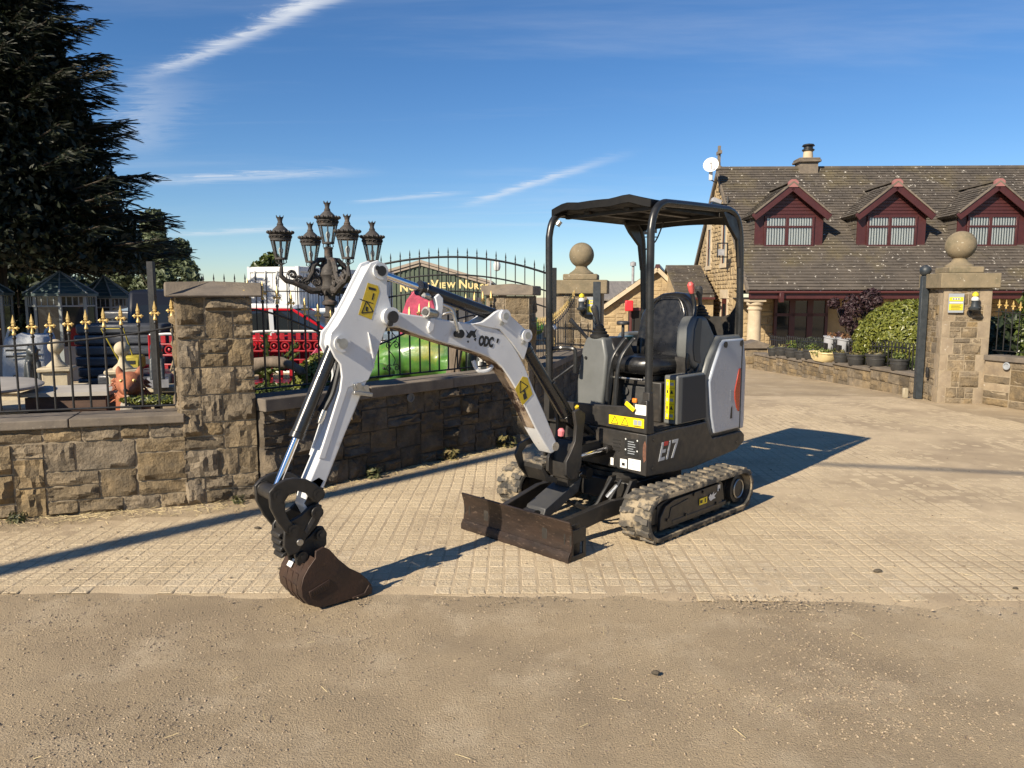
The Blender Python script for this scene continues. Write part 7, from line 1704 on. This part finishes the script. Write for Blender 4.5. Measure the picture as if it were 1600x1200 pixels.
P('boom_decal', lambda b: b.prism([(.270,1.010),(.205,.902),(.120,.965),(.165,1.075),(.205,1.085)], Bfn, .0605,.0618), m_decal_w, boom, bevel=0)
def dtri(name, c, s, rot, fn, w, m, parent):
    b = MB(); pts = [Vector((c[0]+s*math.cos(rot+k*2*PI/3), c[1]+s*math.sin(rot+k*2*PI/3))) for k in range(3)]
    for k in range(3):
        p, q = pts[k], pts[(k+1) % 3]; d = (q-p).normalized(); n2 = Vector((-d.y, d.x))*s*.07
        b.prism([tuple(p-n2), tuple(q-n2), tuple(q+n2), tuple(p+n2)], fn, w, w+.001)
    return b.obj(name, m, parent, smooth=0)
dtri('triangle_print', (.205,1.02), .044, R(60), Bfn, .0619, m_ink, boom)
P('print_mark', lambda b: (b.prism([(.182,.985),(.168,.945),(.195,.935),(.205,.97)], Bfn, .0619,.0628), pin(b, (.192,.99), .009, .0619,.0628, 10)), m_ink, boom, bevel=0)
# hydraulic pipes on the boom side with a clamp plate
aux = P('valve_bracket', lambda b: b.prism([(.855,1.455),(.815,1.452),(.80,1.52),(.80,1.575),(.83,1.60),(.858,1.58),(.845,1.52)], Bfn, .02,.05), m_white_p, boom, bevel=.006)
P('coupler', lambda b: b.tube([B(.835,.02,1.475),B(.86,.05,1.485),B(.875,.055,1.488),B(.945,.08,1.498)], [.018,.024,.027,.030], 14), m_steel, boom, bevel=0)
P('coupler_face', lambda b: b.cyl(B(.945,.08,1.498), B(.950,.082,1.499), .019, 12), m_ink, boom, bevel=0)
P('coupler', lambda b: b.tube([B(.84,-.02,1.575),B(.86,.0,1.58),B(.88,.02,1.583),B(.90,.03,1.586),B(.93,.04,1.59)], [.015,.022,.014,.021,.015], 12), m_steel, boom, bevel=0)
for k in range(2): P('steel_pipe', lambda b: b.tube(smooth_path([B(.83,.02,1.46+.09*k),B(.79,.05,1.485+.045*k),B(.755,.070,1.485+.02*k),B(.735,.080,1.43),B(.722,.080,1.375)], 5), .010, 8), m_steel, boom, bevel=0)
P('pipe_port', lambda b: (b.cyl(B(.722,.058,1.368), B(.722,.088,1.368), .019, 10), b.cyl(B(.690,.058,1.368), B(.690,.068,1.368), .022, 14)), m_hose, boom, bevel=.003)
P('work_lamp', lambda b: b.tube(smooth_path([B(.55,.0,1.20),B(.53,.02,1.14),B(.47,.03,1.135),B(.42,.02,1.16)], 4), .013, 8), m_white_p, boom, bevel=0)
# ---- boom cylinder (behind the boom) and arm cylinder on top
def ram(name, p0, p1, f, rb, rr, parent=EX):
    p0, p1 = Vector(p0), Vector(p1); pm_ = p0.lerp(p1, f); d = (p1-p0).normalized()
    c = P(name, lambda b: (b.cyl(p0+d*.03, pm_, rb, 22), b.cyl(pm_-d*.028, pm_+d*.006, rb*1.10, 22)), m_cyl, parent, bevel=.003)
    P('rod', lambda b: b.cyl(pm_-d*.02, p1-d*.02, rr, 18), m_chrome, c, bevel=0)
    bl_ = Vector((-math.sin(PHI), math.cos(PHI), 0))
    P('rod_eye', lambda b: (b.cyl(p1-bl_*.04, p1+bl_*.04, rb*.95, 16), b.cyl(p0-bl_*.04, p0+bl_*.04, rb*.95, 16)), m_cyl, c, bevel=.003)
    return c
m_cyl = mat('cylinder_black', (.014,.014,.015), (.02,.02,.02), 10, .28, coat=.2)
ram('boom_cylinder', B(-.255,.0,.765), B(.192,.0,1.342), .86, .038, .02)
ram('arm_cylinder', B(.37,.0,1.465), B(1.223,.0,1.717), .655, .038, .020)
bc = ram('bucket_cylinder', B(1.459,.0,1.344), B(1.820,.0,.610), .64, .035, .0185)
P('hydraulic_hose', lambda b: b.tube(smooth_path([B(1.44,.02,1.27),B(1.47,.035,1.18),B(1.50,.03,1.08),B(1.545,.02,1.0)], 4), .013, 7), m_hose, bc, bevel=0)
P('hydraulic_hose', lambda b: b.tube(smooth_path([B(1.42,-.02,1.30),B(1.45,.0,1.20),B(1.51,-.01,1.06),B(1.56,-.01,.99)], 4), .013, 7), m_hose, bc, bevel=0)
P('hose_fitting', lambda b: (b.tube([B(1.545,.02,1.0),B(1.56,.02,.965),B(1.575,.02,.935)], [.016,.018,.013], 8)), m_steel, bc, bevel=0)

# ---- arm
AR = [(1.192,1.735),(1.184,1.68),(1.184,1.60),(1.163,1.53),(1.150,1.50),(1.155,1.445),(1.195,1.425),(1.240,1.335),(1.261,1.267),(1.283,1.183),(1.384,.980),(1.443,.867),(1.560,.625),(1.590,.565),(1.615,.47),(1.655,.455),(1.690,.525),(1.657,.639),(1.535,.879),(1.450,1.10),(1.438,1.17),(1.445,1.24),(1.478,1.285),(1.500,1.335),(1.492,1.385),(1.462,1.43),(1.418,1.49),(1.36,1.585),(1.30,1.685),(1.268,1.742),(1.225,1.758)]
arm = P('arm', lambda b: b.prism(AR, Bfn, -.052,.052), m_white_p, bevel=.009, seg=3, label='white dipper arm standing almost upright')
CHK = [(1.225,1.775),(1.272,1.760),(1.315,1.695),(1.372,1.595),(1.432,1.497),(1.476,1.436),(1.512,1.40),(1.522,1.335),(1.492,1.272),(1.462,1.235),(1.456,1.17),(1.468,1.10),(1.552,.882),(1.60,.76),(1.565,.75),(1.51,.885),(1.42,1.11),(1.30,1.14),(1.268,1.20),(1.246,1.27),(1.222,1.335),(1.178,1.425),(1.142,1.445),(1.136,1.50),(1.15,1.53),(1.172,1.60),(1.172,1.68),(1.176,1.74)]
for sy in (1, -1): P('arm_cheek', lambda b: b.prism(CHK, Bfn, sy*.050-.010, sy*.050+.006), m_white_p, arm, bevel=.005)
for c in ((1.223,1.717),(1.459,1.344)):
    P('pin_boss', lambda b: pin(b, c, .040, -.078,.078), m_white_p, arm, bevel=.005)
    P('pin_end', lambda b: (pin(b, c, .024, -.088,.088), pin(b, (c[0]+.025, c[1]+.015), .010, .07,.086, 8)), m_blk2 if c[1] > 1.5 else m_steel, arm, bevel=.003)
P('arm_rib', lambda b: (b.prism([(1.30,1.40),(1.285,1.36),(1.262,1.27),(1.268,1.20),(1.28,1.27)], Bfn, .050,.066)), m_white_p, arm, bevel=.005)
P('arm_clip', lambda b: (b.prism([(1.395,1.13),(1.315,1.115),(1.30,1.075),(1.39,1.09)], Bfn, .052,.074), b.cyl(B(1.37,.07,1.12), B(1.37,.08,1.12), .012, 8), b.cyl(B(1.325,.07,1.105), B(1.325,.08,1.105), .012, 8), b.beam(B(1.405,.08,1.085), B(1.295,.08,1.065), .02,.02)), m_steel, arm, bevel=.003)
P('arm_decal', lambda b: b.prism([(1.375,1.51),(1.315,1.685),(1.258,1.655),(1.245,1.60),(1.30,1.455)], Bfn, .0525,.0538) if False else b.prism([(1.352,1.490),(1.292,1.655),(1.232,1.640),(1.222,1.610),(1.275,1.462)], Bfn, .0562,.0572), m_decal_w, arm, bevel=0)
dtri('triangle_print', (1.300,1.520), .040, R(-35), Bfn, .0574, m_ink, arm)
P('print_mark', lambda b: (b.prism([(1.307,1.530),(1.295,1.530),(1.297,1.505),(1.309,1.508)], Bfn, .0574,.0582), b.prism([(1.290,1.635),(1.245,1.625),(1.244,1.613),(1.287,1.620)], Bfn, .0574,.0582), b.prism([(1.262,1.600),(1.254,1.600),(1.264,1.565),(1.272,1.567)], Bfn, .0574,.0582), b.prism([(1.342,1.572),(1.262,1.548),(1.263,1.544),(1.343,1.568)], Bfn, .0574,.0582)), m_ink, arm, bevel=0)
# grey-brown rope tail from the boom tip, and rust chips near the arm foot
P('paint_chip', lambda b: (b.prism([(1.652,.64),(1.60,.66),(1.575,.64),(1.60,.61),(1.63,.625),(1.645,.60),(1.685,.54),(1.66,.50),(1.63,.47),(1.615,.50),(1.600,.56),(1.575,.60),(1.59,.575),(1.62,.48),(1.655,.462),(1.686,.525)][:12], Bfn, .0522,.0532)), m_blk2, arm, bevel=0)
# ---- bucket linkage, hitch, bucket
LK = [(1.885,.640),(1.850,.672),(1.800,.690),(1.751,.690),(1.690,.675),(1.635,.640),(1.600,.600),(1.600,.560),(1.630,.540),(1.660,.555),(1.690,.600),(1.737,.622),(1.780,.612),(1.806,.580),(1.803,.525),(1.785,.480),(1.762,.452),(1.745,.420),(1.765,.395),(1.800,.415),(1.845,.480),(1.880,.560)]
for sy in (1, -1):
    P('bucket_link', lambda b: b.prism(LK, Bfn, sy*.085-.012, sy*.085+.012), m_blk2, bevel=.005, seg=2)
    P('hitch_plate', lambda b: b.prism([(1.600,.52),(1.625,.535),(1.665,.525),(1.715,.490),(1.775,.470),(1.805,.43),(1.812,.345),(1.785,.292),(1.735,.300),(1.690,.365),(1.625,.425),(1.600,.47)], Bfn, sy*.068-.011, sy*.068+.011), m_blk2, bevel=.005)
    for c in ((1.836,.615),(1.625,.585),(1.765,.425),(1.636,.492)):
        P('pin_end', lambda b: (pin(b, c, .028, sy*.09, sy*.104), pin(b, c, .014, sy*.10, sy*.110, 6)), m_blk2, bevel=.003)
    P('bucket_ear', lambda b: b.prism([(1.612,.405),(1.585,.40),(1.568,.365),(1.568,.30),(1.60,.27),(1.64,.24),(1.69,.215),(1.735,.225),(1.745,.28),(1.70,.345),(1.66,.365)], Bfn, sy*.045-.011, sy*.045+.011), m_rust if False else m_blk2, bevel=.005)
    for c in ((1.605,.362),(1.712,.268)): P('pin_end', lambda b: (pin(b, c, .026, sy*.05, sy*.075), pin(b, c, .012, sy*.07, sy*.082, 6)), m_blk2, bevel=.003)
P('link_pin', lambda b: (pin(b, (1.836,.615), .038, -.075,.075), pin(b, (1.625,.585), .03, -.09,.09), pin(b, (1.765,.425), .03, -.09,.09)), m_blk2, bevel=.004)
P('hitch_block', lambda b: b.prism([(1.64,.45),(1.70,.44),(1.79,.42),(1.80,.34),(1.745,.31),(1.66,.38)], Bfn, -.058,.058), m_blk2, bevel=.008)
P('maker_plate', lambda b: b.prism([(1.655,.475),(1.640,.455),(1.690,.385),(1.705,.405)], Bfn, .079,.083), mat('cast_plate', (.05,.046,.042), None, rough=.5), bevel=.003)
P('grease_cap', lambda b: pin(b, (1.728,.352), .014, .079,.086, 12), m_steel, bevel=.003)
P('hitch_rib', lambda b: [b.prism([(1.765,.425-.034*k),(1.822-.004*k,.405-.036*k),(1.828-.004*k,.385-.036*k),(1.765,.395-.034*k)], Bfn, -.05,.05) for k in range(4)], m_blk2, bevel=.004)
BK = [(1.625,.318),(1.592,.297),(1.540,.230),(1.482,.171),(1.419,.128),(1.378,.085),(1.352,.044),(1.362,.004),(1.468,.002),(1.583,.000),(1.655,.004),(1.717,.036),(1.748,.083),(1.754,.135),(1.739,.185),(1.710,.228),(1.672,.268),(1.668,.305)]
BW = .125
bucket = None
for sy in (1, -1):
    o = P('bucket_side' if bucket else 'bucket', lambda b: b.prism(BK, Bfn, sy*BW-.007, sy*BW+.007), m_rust, bucket or EX, bevel=.003)
    bucket = bucket or o
shell = [(1.358,.022),(1.362,.004)]+BK[8:17]
def shl(b):
    n = len(shell); outer = shell; inner = []
    for k, (x, z) in enumerate(shell):
        a = shell[max(0,k-1)]; c = shell[min(n-1,k+1)]; d = Vector((c[0]-a[0], c[1]-a[1])).normalized(); inner.append((x-d.y*.010, z+d.x*.010))
    vs = []
    for p in outer: vs += [B(p[0],-BW,p[1]), B(p[0],BW,p[1])]
    for p in inner: vs += [B(p[0],-BW,p[1]), B(p[0],BW,p[1])]
    m2 = 2*n; f = []
    for k in range(n-1): f += [(2*k,2*k+1,2*k+3,2*k+2), (m2+2*k,m2+2*k+2,m2+2*k+3,m2+2*k+1)]
    f += [(0,m2,m2+1,1), (2*n-2,2*n-1,m2+2*n-1,m2+2*n-2)]
    b.add(vs, f)
P('bucket_shell', shl, m_rust, bucket, bevel=0, smooth=50)
for w in (-.06,.0,.06): P('wear_strip', lambda b: [b.prism([(BK[k][0]+.001, BK[k][1]-.006),(BK[k+1][0]+.004, BK[k+1][1]-.006*(k < 11)),(BK[k+1][0]-.004, BK[k+1][1]+.004),(BK[k][0]-.004, BK[k][1]+.004)], Bfn, w-.018, w+.018) for k in range(10, 15)], m_rust, bucket, bevel=.002)
P('side_cutter', lambda b: b.prism([(1.372,.055),(1.352,.035),(1.358,.000),(1.470,-.002),(1.470,.012),(1.40,.016)], Bfn, BW+.006, BW+.014), m_rust, bucket, bevel=.003)
P('lip', lambda b: b.prism([(1.345,.030),(1.350,.002),(1.47,-.004),(1.47,.008),(1.37,.014)], Bfn, -BW-.004, BW+.004), m_blade, bucket, bevel=.003)
P('maker_plate', lambda b: b.prism([(1.715,.105),(1.705,.065),(1.590,.100),(1.600,.142)], Bfn, BW+.006, BW+.012), m_rust, bucket, bevel=.003)
P('embossed_letters', lambda b: [b.prism([(1.702-.0115*k, .078+.0035*k),(1.695-.0115*k, .0795+.0035*k),(1.699-.0115*k, .100+.0035*k),(1.706-.0115*k, .0985+.0035*k)], Bfn, BW+.012, BW+.0140) for k in range(9)], m_blade, bucket, bevel=0)
P('paper_label', lambda b: b.prism([(0,0),(.05,0),(.05,.045),(0,.045)], lambda u_, v_, w_: B(1.737-v_*.55+w_*.8, -.06+u_, .195+v_*.85+w_*.6), .004,.0055), m_decal_white, bucket, bevel=0)
